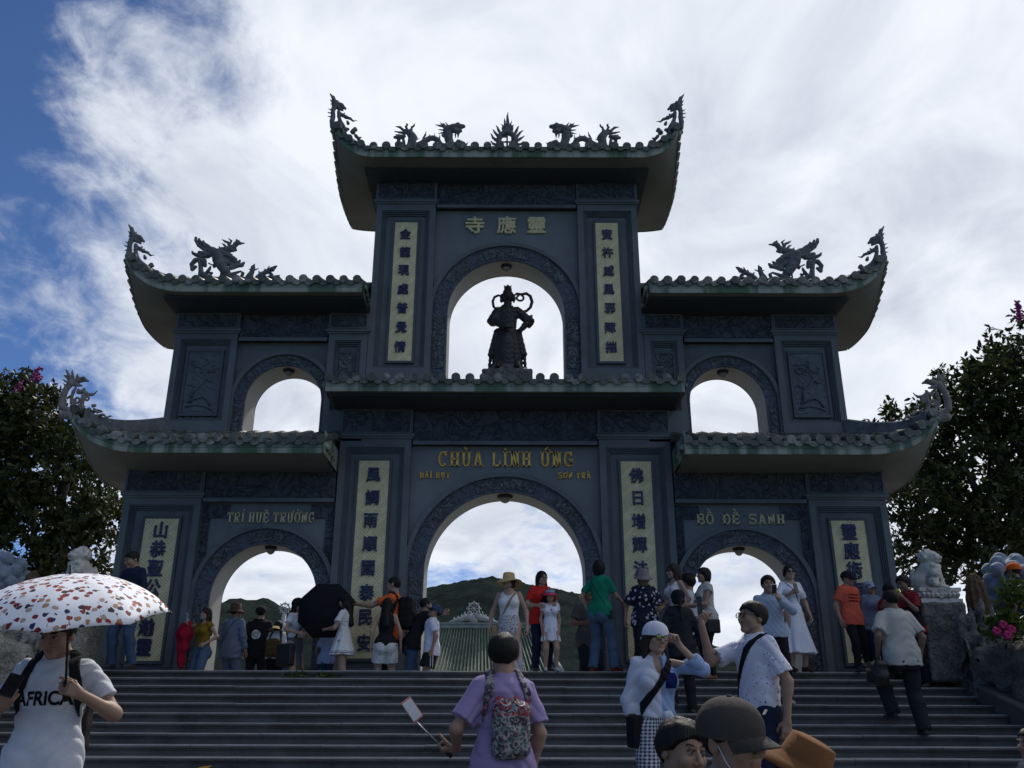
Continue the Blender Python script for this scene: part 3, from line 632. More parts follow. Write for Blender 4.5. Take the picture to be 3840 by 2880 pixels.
# ------------------------------------------------------------------ roof sculptures: every horn, flame and limb is its own tapering tube, melted together
def strokes_sdf(ST, k=.012, depth=None):
    caps = []
    for s in ST:
        for a, b in zip(s[:-1], s[1:]): caps.append((np.array(a[:3]), np.array(b[:3]), a[3], b[3]))
    A = np.array([c[0] for c in caps]); Bv = np.array([c[1] for c in caps])-A; ra = np.array([c[2] for c in caps]); rb = np.array([c[3] for c in caps]); bb = (Bv**2).sum(1)+1e-12
    def f(P):
        out = np.full(len(P), 1e3)
        for i in range(len(A)):
            q = P-A[i]; t = np.clip((q@Bv[i])/bb[i], 0, 1); d = np.sqrt(((q-t[:, None]*Bv[i])**2).sum(1))-(ra[i]+(rb[i]-ra[i])*t); out = smin(out, d, k)
        return out
    return f, A, Bv, np.maximum(ra, rb)
def sculpture(name, lines, u0, v0, px, m, h=.011, fx=1.0, zigzag=.5, flat=.75, seed=1, vs=1.0):
    """lines: strokes in sketch units (x, y down, radius), scaled by px metres around (u0, v0)"""
    rg = random.Random(seed); ST = []
    for li in lines:
        off = rg.uniform(-1, 1)*zigzag*np.mean([p[2] for p in li])*px
        pts = [((p[0]-u0)*px*fx, off*(1-.3*i/len(li)), (v0-p[1])*px*vs, max(p[2]*px*.92, .008)) for i, p in enumerate(li)]
        if len(pts) == 1: pts = pts*2
        ST.append(pts)
    f, A, Bv, r = strokes_sdf(ST, .010)
    E = np.concatenate([A, A+Bv]); rr = r.max()+.03; lo, hi = E.min(0)-rr, E.max(0)+rr
    def g(P):
        d = f(P*np.array([1, 1/flat if False else 1, 1]))
        return d+.0035*np.sin(P[:, 0]*95+3*np.sin(P[:, 2]*40))*np.sin(P[:, 2]*100+2*np.sin(P[:, 0]*37))
    V, F = snet(g, lo, hi, h); return np_mesh(name, V, F)
CORNER = [[(330,880,60),(310,760,55),(320,650,55),(310,540,50),(330,440,55),(370,370,60)],[(360,370,60),(470,410,60),(560,475,28)],[(400,450,55),(500,510,28)],
 [(320,330,45),(260,230,28),(200,150,10)],[(350,340,30),(300,215,10)],[(300,380,28),(225,285,10)],[(290,420,20),(245,370,10)],[(370,330,30),(380,315,25)],
 [(280,520,22),(205,490,9)],[(280,590,22),(200,562,9)],[(280,650,22),(205,640,9)],[(290,740,22),(243,745,9)],[(300,800,22),(283,832,9)],
 [(430,560,40),(440,650,40),(470,740,45),(540,850,50),(600,950,50)],[(470,600,45),(580,660,40),(680,690,30),(740,740,20),(820,735,8)],[(540,620,25),(550,575,14)],[(600,640,20),(612,620,12)],
 [(640,780,40),(620,740,25)],[(380,900,60),(500,960,60),(620,1050,55),(760,1140,50),(870,1185,40)],[(760,980,60),(800,920,45),(830,940,30)],[(820,1050,40),(880,1110,35),(950,1080,12)],
 [(900,1130,30),(960,1200,22),(1035,1215,9)],[(560,900,50),(640,900,40)],[(330,960,50),(420,1040,60),(560,1120,50),(700,1200,40)]]
LOWER = [[(330,1060,90),(310,900,85),(320,760,75),(360,620,75),(430,500,85)],[(430,470,90),(600,410,80),(720,400,55),(820,440,25)],[(520,520,60),(680,550,32)],[(400,400,45),(330,290,38),(270,200,28),(225,155,12)],
 [(450,350,35),(410,250,28),(390,165,15)],[(360,420,35),(270,330,30),(205,290,12)],[(330,470,30),(260,430,25),(205,410,10)],[(540,330,40),(540,270,22)],[(300,550,25),(230,490,8)],[(720,380,45),(700,370,45)],
 [(260,640,22),(130,640,10)],[(240,760,22),(150,740,9)],[(245,880,22),(185,870,9)],[(260,1000,22),(165,1010,9)],[(560,600,30),(520,700,45),(500,820,40),(530,960,45),(620,1060,50)],
 [(640,700,60),(760,700,65),(880,760,50),(990,760,35),(1040,720,20),(1085,670,8)],[(760,640,40),(790,605,15)],[(640,660,35),(620,640,30)],[(640+62*math.cos(a*.7),900+62*math.sin(a*.7),28) for a in range(9)],
 [(780,800,50),(780,950,55),(820,1100,50),(900,1220,50)],[(880+45*math.cos(a*.7),860+45*math.sin(a*.7),24) for a in range(10)],[(960,1120,55),(970,1110,55)],[(1040,1020,50),(1090,1010,35)],[(1100,1120,45),(1180,1180,35),(1270,1170,15)],
 [(1050,1280,70),(1200,1270,45),(1330,1230,30),(1420,1310,28),(1500,1270,22),(1575,1275,8)],[(420,1120,90),(600,1180,80),(800,1240,60),(1000,1310,60),(1180,1330,40)],[(400,1250,110),(640,1300,80),(900,1370,60)]]
DRAGON = [[(560,950,70),(700,930,75),(850,890,75),(980,800,75),(1080,745,70),(1170,740,70),(1270,790,70),(1330,880,65),(1420,930,70),(1560,900,80),(1700,900,80)],[(1560,850,110),(1520,720,110),(1500,600,110)],
 [(1480,520,110),(1620,480,120),(1740,440,100),(1870,430,50)],[(1700,560,80),(1800,560,50)],[(1600,640,30),(1600,720,12)],[(1680,640,25),(1690,720,10)],[(1750,600,40),(1745,715,10)],[(1740,390,55),(1730,385,55)],
 [(1450,480,35),(1330,440,28),(1190,410,12)],[(1450,450,30),(1370,430,25),(1310,360,12)],[(1490,420,28),(1430,340,10)],[(1420,540,30),(1260,520,10)],[(1420,590,30),(1260,610,10)],[(1440,440,22),(1400,390,18),(1330,390,12)],
 [(1760,820,70),(1870,840,40)],[(1700,880,60),(1840,910,35),(1940,880,25),(2000,815,10)],[(1740,900,60),(1740,1000,50)],[(1090,700,20),(1050,632,10)],[(1190,700,20),(1180,612,10)],[(1310,720,20),(1310,640,10)],[(960,800,30),(920,740,28),(960,660,25),(980,580,8)],
 [(600,950,90),(650,820,110),(660,700,110),(600,620,100)],[(560,560,60),(440,540,40),(350,460,32),(240,440,12)],[(480,610,40),(330,590,28),(215,565,12)],[(520,520,35),(490,460,30),(520,410,25),(480,370,10)],[(620,540,40),(630,470,28),(680,430,25),(695,365,10)],
 [(460,700,50),(350,720,70),(240,720,40)],[(340,660,30),(250,645,10)],[(340,780,40),(370,880,12)],[(310,780,25),(295,840,10)],[(470,980,60),(460,860,45),(450,770,40)],[(740,740,22),(790,700,8)],[(750,770,22),(820,735,8)],[(1380,660,40),(1400,700,20)],
 [(500,1010,70),(900,1010,70),(1300,1020,60),(1750,1010,60)]]
FLAME = [[(865+250*math.cos(i*math.pi/12),1120+250*math.sin(i*math.pi/12),88) for i in range(25)],
 [(880,860,70),(890,650,60),(880,480,48),(870,360,35),(885,220,6)],[(820,780,50),(800,620,40),(790,500,28),(780,410,8)],[(940,760,45),(960,620,35),(980,560,22),(1000,500,8)],[(760,850,45),(730,720,40),(740,650,28),(690,595,10)],
 [(1000,850,45),(1020,720,35),(1020,650,25),(1060,615,8)],[(680,900,55),(610,780,45),(570,690,28),(535,635,8)],[(1080,900,55),(1150,770,45),(1180,700,28),(1215,640,8)],[(590,960,55),(500,860,40),(460,790,22),(430,755,8)],
 [(1150,980,55),(1240,870,38),(1290,820,22),(1345,795,8)],[(540,1070,55),(440,1000,40),(410,920,25),(370,870,8)],[(1180,1080,55),(1280,1020,38),(1340,980,22),(1380,945,8)],[(560,1220,55),(450,1180,40),(400,1120,22),(370,1090,8)],
 [(1180,1220,55),(1270,1200,38),(1320,1150,22),(1365,1115,8)],[(400,1370,50),(330,1380,40),(330,1290,35),(345,1230,28),(295,1195,8)],[(1300,1370,50),(1340,1360,35),(1360,1290,30),(1430,1225,8)],[(430,1380,70),(865,1360,90),(1280,1380,70)],
 [(865,960,30),(865,1290,30)],[(700,1122,30),(1030,1122,30)],[(865,985,30),(745,985,28)],[(865,1262,30),(985,1262,28)],[(1008,1122,30),(1008,1010,28)],[(722,1122,30),(722,1240,28)]]
PHOENIX = [[(730,520,100),(800,640,130),(880,760,115),(960,870,95)],[(720,480,90),(830,430,75),(960,410,75),(1040,370,70)],[(1080,310,60),(1130,270,55)],[(1150,300,40),(1275,295,10)],[(1100,230,28),(1105,250,28)],[(1050,440,40),(1110,430,28)],
 [(960,330,40),(930,280,30),(870,255,25),(800,215,10)],[(980,290,25),(990,240,22),(930,195,10)],[(900,370,30),(860,330,22),(800,300,8)],[(800,400,25),(760,360,10)],
 [(640,480,60),(480,420,45),(340,330,40),(270,230,35),(265,180,32)],[(620,470,50),(460,340,38),(370,270,32),(340,215,30)],[(620,450,45),(520,340,35),(440,280,28),(430,250,26)],[(640,430,40),(540,350,30),(500,320,25)],[(660,430,35),(580,370,28)],[(700,420,35),(640,380,25)],[(620,540,45),(470,500,45),(380,480,35)],
 [(740,520,80),(860,600,70),(1000,700,60),(1150,740,50),(1260,720,45),(1290,680,32)],[(760,500,70),(900,560,55),(1050,630,45),(1180,680,38),(1210,640,30)],[(800,500,60),(950,540,45),(1080,590,38),(1140,620,30)],[(850,490,50),(960,510,38),(1040,540,28)],[(800,560,60),(950,680,50),(1100,760,38)],
 [(560,540,60),(400,540,55),(310,520,40),(250,490,32),(230,455,20)],[(760,700,50),(720,760,40)],[(600,700,18),(700,740,18)],[(870,860,20),(870,1010,18)],[(920,900,22),(960,1000,25)],[(980,880,90),(1040,960,70),(1150,900,35),(1230,870,25),(1250,850,10)],[(1060,790,50),(1130,795,25)],
 [(520,1060,60),(490,950,75),(460,820,52),(440,700,52),(400,620,50),(320,640,52),(265,720,48),(290,820,42),(345,770,40)],[(500,660,65),(540,750,42)],[(540,950,80),(640,1000,60),(760,1010,50),(900,1030,60),(1100,1010,60),(1250,1000,50),(1400,1020,50),(1600,1030,50),(1750,1040,45),(1880,1050,40)],
 [(600,880,45),(640,800,30),(650,760,15)],[(670,900,35),(690,890,30)],[(1290,960,40),(1310,900,35),(1250,850,15)],[(1450,980,80),(1490,880,50),(1500,790,48),(1525,715,10)],[(1480,830,25),(1405,805,8)],[(1520,830,25),(1610,800,8)],[(1600,970,50),(1680,900,45),(1780,860,50)],
 [(1880,820,58),(1940,770,30),(1980,745,10)],[(1750,880,40),(1800,800,25),(1810,745,10)],[(1640,900,30),(1610,840,10)],[(1740,850,25),(1740,795,10)],[(1780,1010,50),(1880,960,40)],[(1940,980,55),(2000,950,30),(2045,925,8)],[(1830,880,40),(1890,920,30)]]
def mpp(Y, sc, z=6.0): return ((Y-CAM[1])*math.cos(PITCH)+(z-CAM[2])*math.sin(PITCH))/FPX/sc     # metres per sketch unit where the sketch was scaled sc times
def vst(u, v, Y): a, b = at(u, v-5, Y), at(u, v+5, Y); c, d = at(u-5, v, Y), at(u+5, v, Y); return (a[2]-b[2])/(d[0]-c[0])
def put(me, name, loc, label, group, m, flip=False, rz=0.0):
    o = link(name, me, m if not me.materials else None, None, loc); o.scale.x = -1 if flip else 1; o.rotation_euler.z = rz
    return tag(o, label, 'roof sculpture', group)
me_c = sculpture('corner_dragon', CORNER, 200, 150, mpp(14.2, 5.53, 10.3), SCULPT, .012, vs=vst(750, 260, 14.2))
for s, tier in ((-1, 't'), (1, 't'), (-1, 'u'), (1, 'u')):
    side = 'left' if s < 0 else 'right'
    if tier == 't': p = at((1200+200/5.53)/1.736, (320+150/5.53)/1.736, 14.2); lb = f'grey dragon on the {side} upturned corner of the topmost roof'
    else: p = at((450+240/7.54)/1.736, (820+130/7.54)/1.736, 14.2); lb = f'grey dragon on the outer corner of the {side} upper side roof'
    put(me_c, 'corner_dragon', (s*abs(p[0]), 14.2, p[2]-.01), lb, 'small dragons on the upper roof corners', SCULPT, s > 0)
me_l = sculpture('curled_dragon', LOWER, 225, 155, mpp(13.9, 6.38, 4.8), SCULPT_WARM, .012, vs=vst(150, 830, 13.9))
p = at((210+225/6.38)/1.736, (1360+155/6.38)/1.736, 13.9)
for s in (-1, 1):
    put(me_l, 'curled_dragon', (s*abs(p[0]), 13.9, p[2]), f'warm grey curled dragon on the low {"left" if s < 0 else "right"} roof corner before the trees', 'curled dragons on the lower roof corners', SCULPT_WARM, s > 0)
me_d = sculpture('ridge_dragon', DRAGON, 1100, 1050, mpp(15.35, 6.32, 10.6), SCULPT, .012, vs=vst(930, 300, 15.35))
p = at((1440+1100/6.32)/1.736, (400+1050/6.32)/1.736, 15.35)
for s in (-1, 1): put(me_d, 'ridge_dragon', (s*abs(p[0]), 15.35, p[2]-.02), f'long grey dragon facing the flaming wheel from the {"left" if s < 0 else "right"} on the top ridge', 'pair of long dragons on the top ridge', SCULPT, s > 0)
me_f = sculpture('flaming_wheel', FLAME, 865, 1400, mpp(15.35, 7.9, 10.6), SCULPT, .009, vs=vst(1100, 300, 15.35))
put(me_f, 'flaming_wheel', (0.0, 15.35, p[2]+.0), 'grey flaming wheel between two dragons on the top ridge', None, SCULPT)
me_p = sculpture('phoenix', PHOENIX, 1100, 1050, mpp(15.3, 5.267, 7.4), SCULPT, .011, vs=vst(500, 560, 15.3))
pz = at((660+1100/5.267)/1.736, (850+1050/5.267)/1.736, 15.3)
for s in (-1, 1): put(me_p, 'phoenix', (s*abs(pz[0]), 15.3, pz[2]-.03), f'grey stone phoenix with spread wings on the {"left" if s < 0 else "right"} side roof', 'pair of phoenixes on the upper side roofs', SCULPT, s > 0)

# ------------------------------------------------------------------ bronze guardian under the upper arch
st = empty('guardian_statue', (.03, 15.28, 5.53)); st.scale = (1.12,)*3; tag(st, 'dark bronze temple guardian with looping ribbon standing in the upper archway', 'statue')
U = .00107*1.18*1.0
def sx(u, v): return ((u-1110)*.001285, 0, (1640-v)*.00152)
def guardian(P):
    d = seg(P, (0, 0, .25), (0, 0, .75), .24, .15)
    q = P*np.array([1, 1.35, 1]); r = np.interp(P[:, 2], [0, .1, .3, .6, .85, .95, 1.15, 1.25], [.275, .26, .25, .22, .155, .16, .185, .12])
    ang = np.arctan2(P[:, 1], P[:, 0]); r = r+.012*np.sin(ang*9)*np.clip((.85-P[:, 2])/.6, 0, 1)
    d = np.maximum((np.sqrt(q[:, 0]**2+q[:, 1]**2)-r)*.75, np.maximum(P[:, 2]-1.27, .0-P[:, 2]))
    d = smin(d, seg(P, (0, 0, 1.2), (0, -.01, 1.36), .07, .07), .04)
    d = smin(d, ell(P, (0, -.02, 1.45), (.105, .115, .135)), .02); d = smin(d, ell(P, (0, -.125, 1.43), (.02, .03, .03)), .02)
    for s in (-1, 1): d = smin(d, ell(P, (s*.11, 0, 1.42), (.03, .05, .09)), .02)
    d = smin(d, seg(P, (0, 0, 1.53), (0, 0, 1.62), .085, .055), .02)
    for a in (-.05, 0, .05): d = smin(d, seg(P, (a, -.02, 1.60), (a*1.25, -.02, 1.68+(.02 if a == 0 else 0)), .02, .006), .012)
    # right arm bends in front of the belly
    d = smin(d, seg(P, (-.17, 0, 1.17), (-.25, -.02, .98), .085, .10), .05); d = smin(d, seg(P, (-.24, -.05, .96), (-.03, -.22, .78), .075, .045), .03); d = smin(d, seg(P, (-.05, -.22, .79), (.08, -.24, .76), .035, .02), .02)
    d = smin(d, ell(P, (-.27, .0, .98), (.09, .08, .07)), .03)
    # left arm on the hip with a winged sleeve
    d = smin(d, seg(P, (.17, 0, 1.17), (.35, .02, 1.02), .085, .075), .04); d = smin(d, seg(P, (.35, .02, 1.02), (.41, .03, 1.10), .08, .03), .04); d = smin(d, seg(P, (.38, .02, 1.0), (.22, -.05, .78), .075, .04), .03); d = smin(d, seg(P, (.40, .02, .98), (.38, .02, .88), .07, .03), .03)
    # apron, skirts
    d = smin(d, ell(P, (0, -.17, .40), (.12, .05, .34)), .03)
    for s in (-1, 1): d = smin(d, seg(P, (s*.19, 0, .78), (s*.28, .02, .36), .05, .06), .04); d = smin(d, seg(P, (s*.29, .02, .38), (s*.315, .02, 0), .025, .03), .02)
    d = smin(d, seg(P, (-.15, -.12, .14), (-.16, -.24, .05), .06, .05), .03); d = smin(d, seg(P, (.15, -.12, .14), (.16, -.24, .05), .06, .05), .03)
    return d+.006*np.sin(P[:, 2]*70+4*np.sin(P[:, 0]*23))*np.sin(P[:, 0]*60)
sculpt('body', guardian, (-.5, -.36, -.02), (.55, .3, 1.75), .014, BRONZE, st)
rib = MB()
rib.tube([(-.10, .03, 1.48), (-.17, .04, 1.50), (-.235, .05, 1.47), (-.265, .05, 1.39), (-.25, .05, 1.29), (-.20, .04, 1.22), (-.14, .03, 1.20)], [.018, .022, .024, .024, .024, .024, .02], 8)
rib.tube([(.10, .03, 1.49), (.16, .04, 1.535), (.24, .05, 1.525), (.33, .05, 1.545), (.40, .05, 1.49), (.43, .05, 1.38), (.40, .05, 1.27), (.33, .05, 1.20), (.25, .04, 1.19), (.18, .02, 1.22)], [.018, .024, .026, .03, .03, .03, .028, .026, .022, .02], 8)
rib.tube([(.22+.062*math.cos(a), .05, 1.455+.055*math.sin(a)) for a in [1.9+i*.55 for i in range(11)]], .020, 8)
rib.build('ribbon', BRONZE, st)
pd = lambda P: smin(ell(P, (0, 0, .02), (.36, .26, .13)), np.minimum(boxd(P, (0, 0, -.28), (.42, .3, .26), .03), 9), .05)+.012*np.sin(P[:, 0]*45+P[:, 2]*30)*np.sin(P[:, 2]*50+P[:, 1]*30)
sculpt('pedestal', pd, (-.5, -.4, -.6), (.5, .4, .2), .018, mat('weathered_bronze', (.10, .10, .098), .7, .5, 9, .008, 40), st)
# ------------------------------------------------------------------ people
def skin_pat(ctx, col):
    a = ctx['n']('ShaderNodeVertexColor'); a.layer_name = 'Col'; return a.outputs[0]
SKIN = mat('skin', (.3, .2, .15), .55, .06, 12, .0008, 160, spec=.35, pattern=skin_pat, fine=.05)
HAIRM = mat('black_hair', (.010, .009, .0085), .6, .4, 60, .002, 120, spec=.22)
HAIRB = mat('dark_brown_hair', (.028, .016, .012), .6, .4, 60, .002, 120, spec=.22)
def cloth(name, col, rough=.9, var=.10, **k): return mat(name, col, rough, var, 5, .0025, 70, spec=.15, fine=.06, **k)
def floral(bgc, fg, scale=16, th=.30):
    def f(ctx, col):
        n, l = ctx['n'], ctx['l']; v = n('ShaderNodeTexVoronoi'); v.inputs['Scale'].default_value = scale; l(ctx['co'], v.inputs[0])
        d = math_n(ctx, 'ADD', v.outputs[0], math_n(ctx, 'MULTIPLY', math_n(ctx, 'SUBTRACT', ctx['noise'](scale*2.5, 2), .5), .55))
        return ctx['mixc'](math_n(ctx, 'LESS_THAN', d, th), bgc, fg)
    return f
def checks(a, b, s):
    def f(ctx, col):
        n, l = ctx['n'], ctx['l']; q = sep(ctx); ang = math_n(ctx, 'MULTIPLY', math_n(ctx, 'ARCTAN2', q[0], q[1]), .14)
        def g(x): return math_n(ctx, 'GREATER_THAN', math_n(ctx, 'FRACT', math_n(ctx, 'MULTIPLY', x, s)), .5)
        m = math_n(ctx, 'MULTIPLY', math_n(ctx, 'ADD', g(ang), g(q[2])), .5); return ctx['mixc'](m, a, b)
    return f
def zstripes(bands):                      # [(z0, z1, colour)] in metres above the feet
    def f(ctx, col):
        q = sep(ctx); c = col
        for z0, z1, k in bands: c = ctx['mixc'](math_n(ctx, 'MULTIPLY', math_n(ctx, 'GREATER_THAN', q[2], z0), math_n(ctx, 'LESS_THAN', q[2], z1)), c, k)
        return c
    return f
def hstripes(a, b, s, duty=.5):
    def f(ctx, col): return ctx['mixc'](math_n(ctx, 'GREATER_THAN', math_n(ctx, 'FRACT', math_n(ctx, 'MULTIPLY', sep(ctx)[2], s)), duty), a, b)
    return f
def dots(bgc, fg, scale, th): 
    def f(ctx, col):
        n, l = ctx['n'], ctx['l']; v = n('ShaderNodeTexVoronoi'); v.inputs['Scale'].default_value = scale; l(ctx['co'], v.inputs[0])
        return ctx['mixc'](math_n(ctx, 'LESS_THAN', v.outputs[0], th), bgc, fg)
    return f
def rotz(a): c, s = math.cos(a), math.sin(a); return np.array([[c, -s, 0], [s, c, 0], [0, 0, 1]])
def rotx(a): c, s = math.cos(a), math.sin(a); return np.array([[1, 0, 0], [0, c, -s], [0, s, c]])
def roty(a): c, s = math.cos(a), math.sin(a); return np.array([[c, 0, s], [0, 1, 0], [-s, 0, c]])
def ik(S, T, l1, l2, hint):
    d = T-S; L = np.linalg.norm(d); L2 = min(L, (l1+l2)*.999); d = d/(L+1e-9); T = S+d*L2
    a = (l1*l1-l2*l2+L2*L2)/(2*L2); hgt = math.sqrt(max(l1*l1-a*a, 0)); h = np.asarray(hint, float); h = h-d*(h@d); h /= np.linalg.norm(h)+1e-9
    return S+d*a+h*hgt, T
ZP_M = ([.40, .46, .50, .56, .62, .68, .74, .785, .815, .835, .86], [.074, .082, .085, .081, .077, .083, .090, .091, .077, .052, .035])
ZP_F = ([.40, .46, .50, .56, .62, .68, .74, .785, .815, .835, .86], [.080, .089, .089, .078, .066, .070, .078, .078, .064, .042, .030])
class Person:
    def __init__(s, label, x, y, yaw, H, sex='m', z=None, skin=(.30, .185, .13), lean=0, sway=0, hy=0, hp=0, hr=0, la=None, ra=None, lf=None, rf=None, fat=1.0, hs=1.04, hcurl=.45, lcurl=None, rcurl=None, legs=True, face=True, group='visitors on the temple stairs', lhint=None, rhint=None, brow=(.02, .015, .012)):
        s.H = H; s.sex = sex; s.fat = fat; s.skin = skin; s.k = H/1.7; s.lean = math.tan(R(lean)); s.sway = math.tan(R(sway)); s.face = face; s.brow = brow
        z = floor_z(y) if z is None else z
        s.pos = np.array([x, y, z]); s.yaw = R(yaw); s.Y = max(1.5, y-CAM[1]); s.h = max(.0055, s.Y*.00082); s.legs = legs
        sw = (.096 if sex == 'm' else .086)*H*(1+(fat-1)*.5); s.sw = sw; f = s.f
        s.hip = {i: np.array([i*.052*H, 0, .515*H]) for i in (1, -1)}
        s.sh = {i: np.array([i*sw+s.fx(.8*H), f(.8*H), .803*H]) for i in (1, -1)}
        s.neck = np.array([s.fx(.84*H), f(.84*H), .84*H])
        hh = .128*H*hs; s.hh = hh/.218           # head unit: sketch numbers are for a head 21.8 cm tall
        s.Rh = rotz(R(hy))@rotx(R(-hp) if False else R(hp))@roty(R(hr))
        s.hc = s.neck+np.array([0, .004*H, 0])+s.Rh@np.array([0, -.022*s.hh, .124*s.hh])
        s.el, s.wr, s.hd = {}, {}, {}; l1, l2 = .172*H, .148*H
        for i, a, hint in ((1, la, lhint), (-1, ra, rhint)):
            a = a if a is not None else (.022, .015, -.312)
            T = s.sh[i]+np.array([i*a[0], -a[1], a[2]])*H
            hv = np.array([i*.6, .8, -.25]) if hint is None else np.array([i*hint[0], -hint[1], hint[2]])
            s.el[i], s.wr[i] = ik(s.sh[i], T, l1, l2, hv)
        s.kn, s.an, s.ft = {}, {}, {}
        for i, a in ((1, lf), (-1, rf)):
            a = a if a is not None else (.015, 0, 0)
            T = np.array([s.hip[i][0]+i*a[0]*H, -a[1]*H, .042*H+a[2]*H]); s.kn[i], s.an[i] = ik(s.hip[i], T, .246*H, .240*H, np.array([i*.15, -1, 0]))
            s.ft[i] = a[3] if len(a) > 3 else 8
        s.curl = {1: hcurl if lcurl is None else lcurl, -1: hcurl if rcurl is None else rcurl}
        s.pn = {1: None, -1: None}; s.hdir = {1: None, -1: None}; s.label = label; s.group = group; s.root = None
    def f(s, z): return -s.lean*np.maximum(0, z-.55*s.H)
    def fx(s, z): return s.sway*np.maximum(0, z-.55*s.H)
    # ---- distance fields
    def prof(s, z, e=0.0, box=0.0):
        zp, rp = ZP_M if s.sex == 'm' else ZP_F
        rp = np.array(rp)*s.H; zz = np.array(zp)*s.H
        w = np.where(np.array(zp) < .76, s.fat, 1+(s.fat-1)*.4); rp = rp*w
        if box:
            ch = rp[6]; m = np.array(zp) < .74; rp = np.where(m, np.maximum(rp, ch*box), rp)
        return np.interp(z, zz, rp)+e
    def torso(s, P, e=0.0, box=0.0, dep=1.45):
        x = P[:, 0]-s.fx(P[:, 2]); y = (P[:, 1]-s.f(P[:, 2]))*dep
        return np.maximum((np.sqrt(x*x+y*y)-s.prof(P[:, 2], e*1.15, box))/1.22, np.maximum(.462*s.H-e-P[:, 2], P[:, 2]-.855*s.H))
    def arm(s, P, i, e=0.0):
        H = s.H; r = (.0275, .0225, .0155) if s.sex == 'm' else (.0235, .0195, .0140)
        d = smin(seg(P, s.sh[i], s.el[i], r[0]*H+e, r[1]*H+e), seg(P, s.el[i], s.wr[i], r[1]*H*1.02+e, r[2]*H+e), .012)
        m = s.el[i]+(s.wr[i]-s.el[i])*.25; return smin(d, seg(P, s.el[i], m, r[1]*H*1.08+e, r[1]*H*1.05+e), .015)
    def leg(s, P, i, e=0.0, e2=None):
        H = s.H; e2 = e if e2 is None else e2; a, b, c = (.056, .036, .024) if s.sex == 'm' else (.058, .036, .023); a *= 1+(s.fat-1)*.7
        d = smin(seg(P, s.hip[i], s.kn[i], a*H+e, b*H+e), seg(P, s.kn[i], s.an[i], b*H+e, c*H+e2), .02)
        c1 = s.kn[i]+(s.an[i]-s.kn[i])*.3+np.array([0, .012*H, 0]); return smin(d, seg(P, s.kn[i]+np.array([0, .004*H, -.02*H]), c1, .030*H+e, .034*H+(e+e2)/2), .03)
    def hips(s, P, e=0.0):
        H = s.H; d = s.torso(P, e)
        for i in (1, -1): d = smin(d, ell(P, (i*.045*H, .030*H, .485*H), np.array([.050, .052, .060])*H+e), .02*H)
        return d
    def body_f(s, P):
        H = s.H; d = s.hips(P)
        if s.sex == 'f':
            for i in (1, -1): d = smin(d, ell(P, (i*.042*H+s.fx(.725*H), s.f(.725*H)-.050*H, .725*H), np.array([.040, .036, .040])*H), .02*H)
        for i in (1, -1): d = smin(d, s.arm(P, i), .028*H)
        if s.legs:
            for i in (1, -1): d = smin(d, s.leg(P, i), .02)
        return smin(d, s.neck_f(P), .03*H)
    def neck_f(s, P): r = (.033 if s.sex == 'm' else .026)*s.H; return seg(P, s.neck-np.array([0, -.004*s.H, .03*s.H]), s.hc+s.Rh@np.array([0, .018, -.045])*s.hh, r*1.12, r)
    def hl(s, P): return ((P-s.hc)@s.Rh)/s.hh
    def head_f(s, P):
        q = s.hl(P); m = s.sex == 'm'
        d = ell(q, (0, .014, .028), (.074, .092, .086)); d = smin(d, ell(q, (0, -.032, -.038), (.056, .052, .072)), .035)
        d = smin(d, ell(q, (0, -.068, -.088), (.026 if m else .020, .022, .020)), .025)
        for i in (1, -1):
            d = smin(d, ell(q, (i*.040, -.060, -.020), (.024, .022, .022)), .025); d = smin(d, ell(q, (i*.047, -.01, -.06), (.018, .03, .03)), .03)
            e = ell(q, (i*.031, -.093, .012), (.019, .017, .012)); h = np.clip(.5-.5*(d+e)/.012, 0, 1); d = d+(-e-d)*h+.012*h*(1-h)
            d = smin(d, ell(q, (i*.031, -.0735, .011), (.0145, .0125, .0125)), .003)
            d = smin(d, seg(q, (i*.014, -.087, .030), (i*.046, -.078, .033), .006, .005), .01)
            e2 = ell(q, (i*.0765, .018, -.002), (.010, .020, .032)); d = smin(d, e2, .008)
        d = smin(d, seg(q, (0, -.084, .014), (0, -.104, -.020), .007, .0125), .012)
        for i in (1, -1): d = smin(d, ell(q, (i*.012, -.093, -.026), (.009, .010, .008)), .006)
        d = smin(d, seg(q, (-.017, -.082, -.0515), (.017, -.082, -.0515), .0065, .0065), .006); d = smin(d, seg(q, (-.013, -.080, -.062), (.013, -.080, -.062), .0075, .0075), .006)
        cut = seg(q, (-.022, -.091, -.0565), (.022, -.091, -.0565), .0022, .0022); d = np.maximum(d, -cut)
        return smin(d*s.hh, s.neck_f(P), .015)
    def head_col(s, V):
        q = s.hl(V); C = np.tile(np.array(s.skin), (len(V), 1)); fr = q[:, 1] < -.04
        lip = (np.abs(q[:, 0]) < .024) & (np.abs(q[:, 2]+.057) < .013) & (q[:, 1] < -.074); C[lip] = np.array(s.skin)*np.array([.95, .70, .68])
        for i in (1, -1):
            e = np.sqrt(((q-np.array([i*.031, -.086, .0115]))**2*np.array([1, .3, 4.2])).sum(1)); C[fr & (e < .0115)] = (.26, .24, .22); C[fr & (e < .0085)] = (.015, .010, .008)
            lid = fr & (np.abs(q[:, 0]-i*.031) < .0165) & (np.abs(q[:, 2]-.0190) < .0028) & (q[:, 1] < -.068); C[lid] = (.03, .02, .015)
            t = (q[:, 0]*i-.012)/.036; b = fr & (t > 0) & (t < 1) & (np.abs(q[:, 2]-(.0345+.004*np.sin(t*2.6))) < .0045) & (q[:, 1] < -.06); C[b] = s.brow
        return C
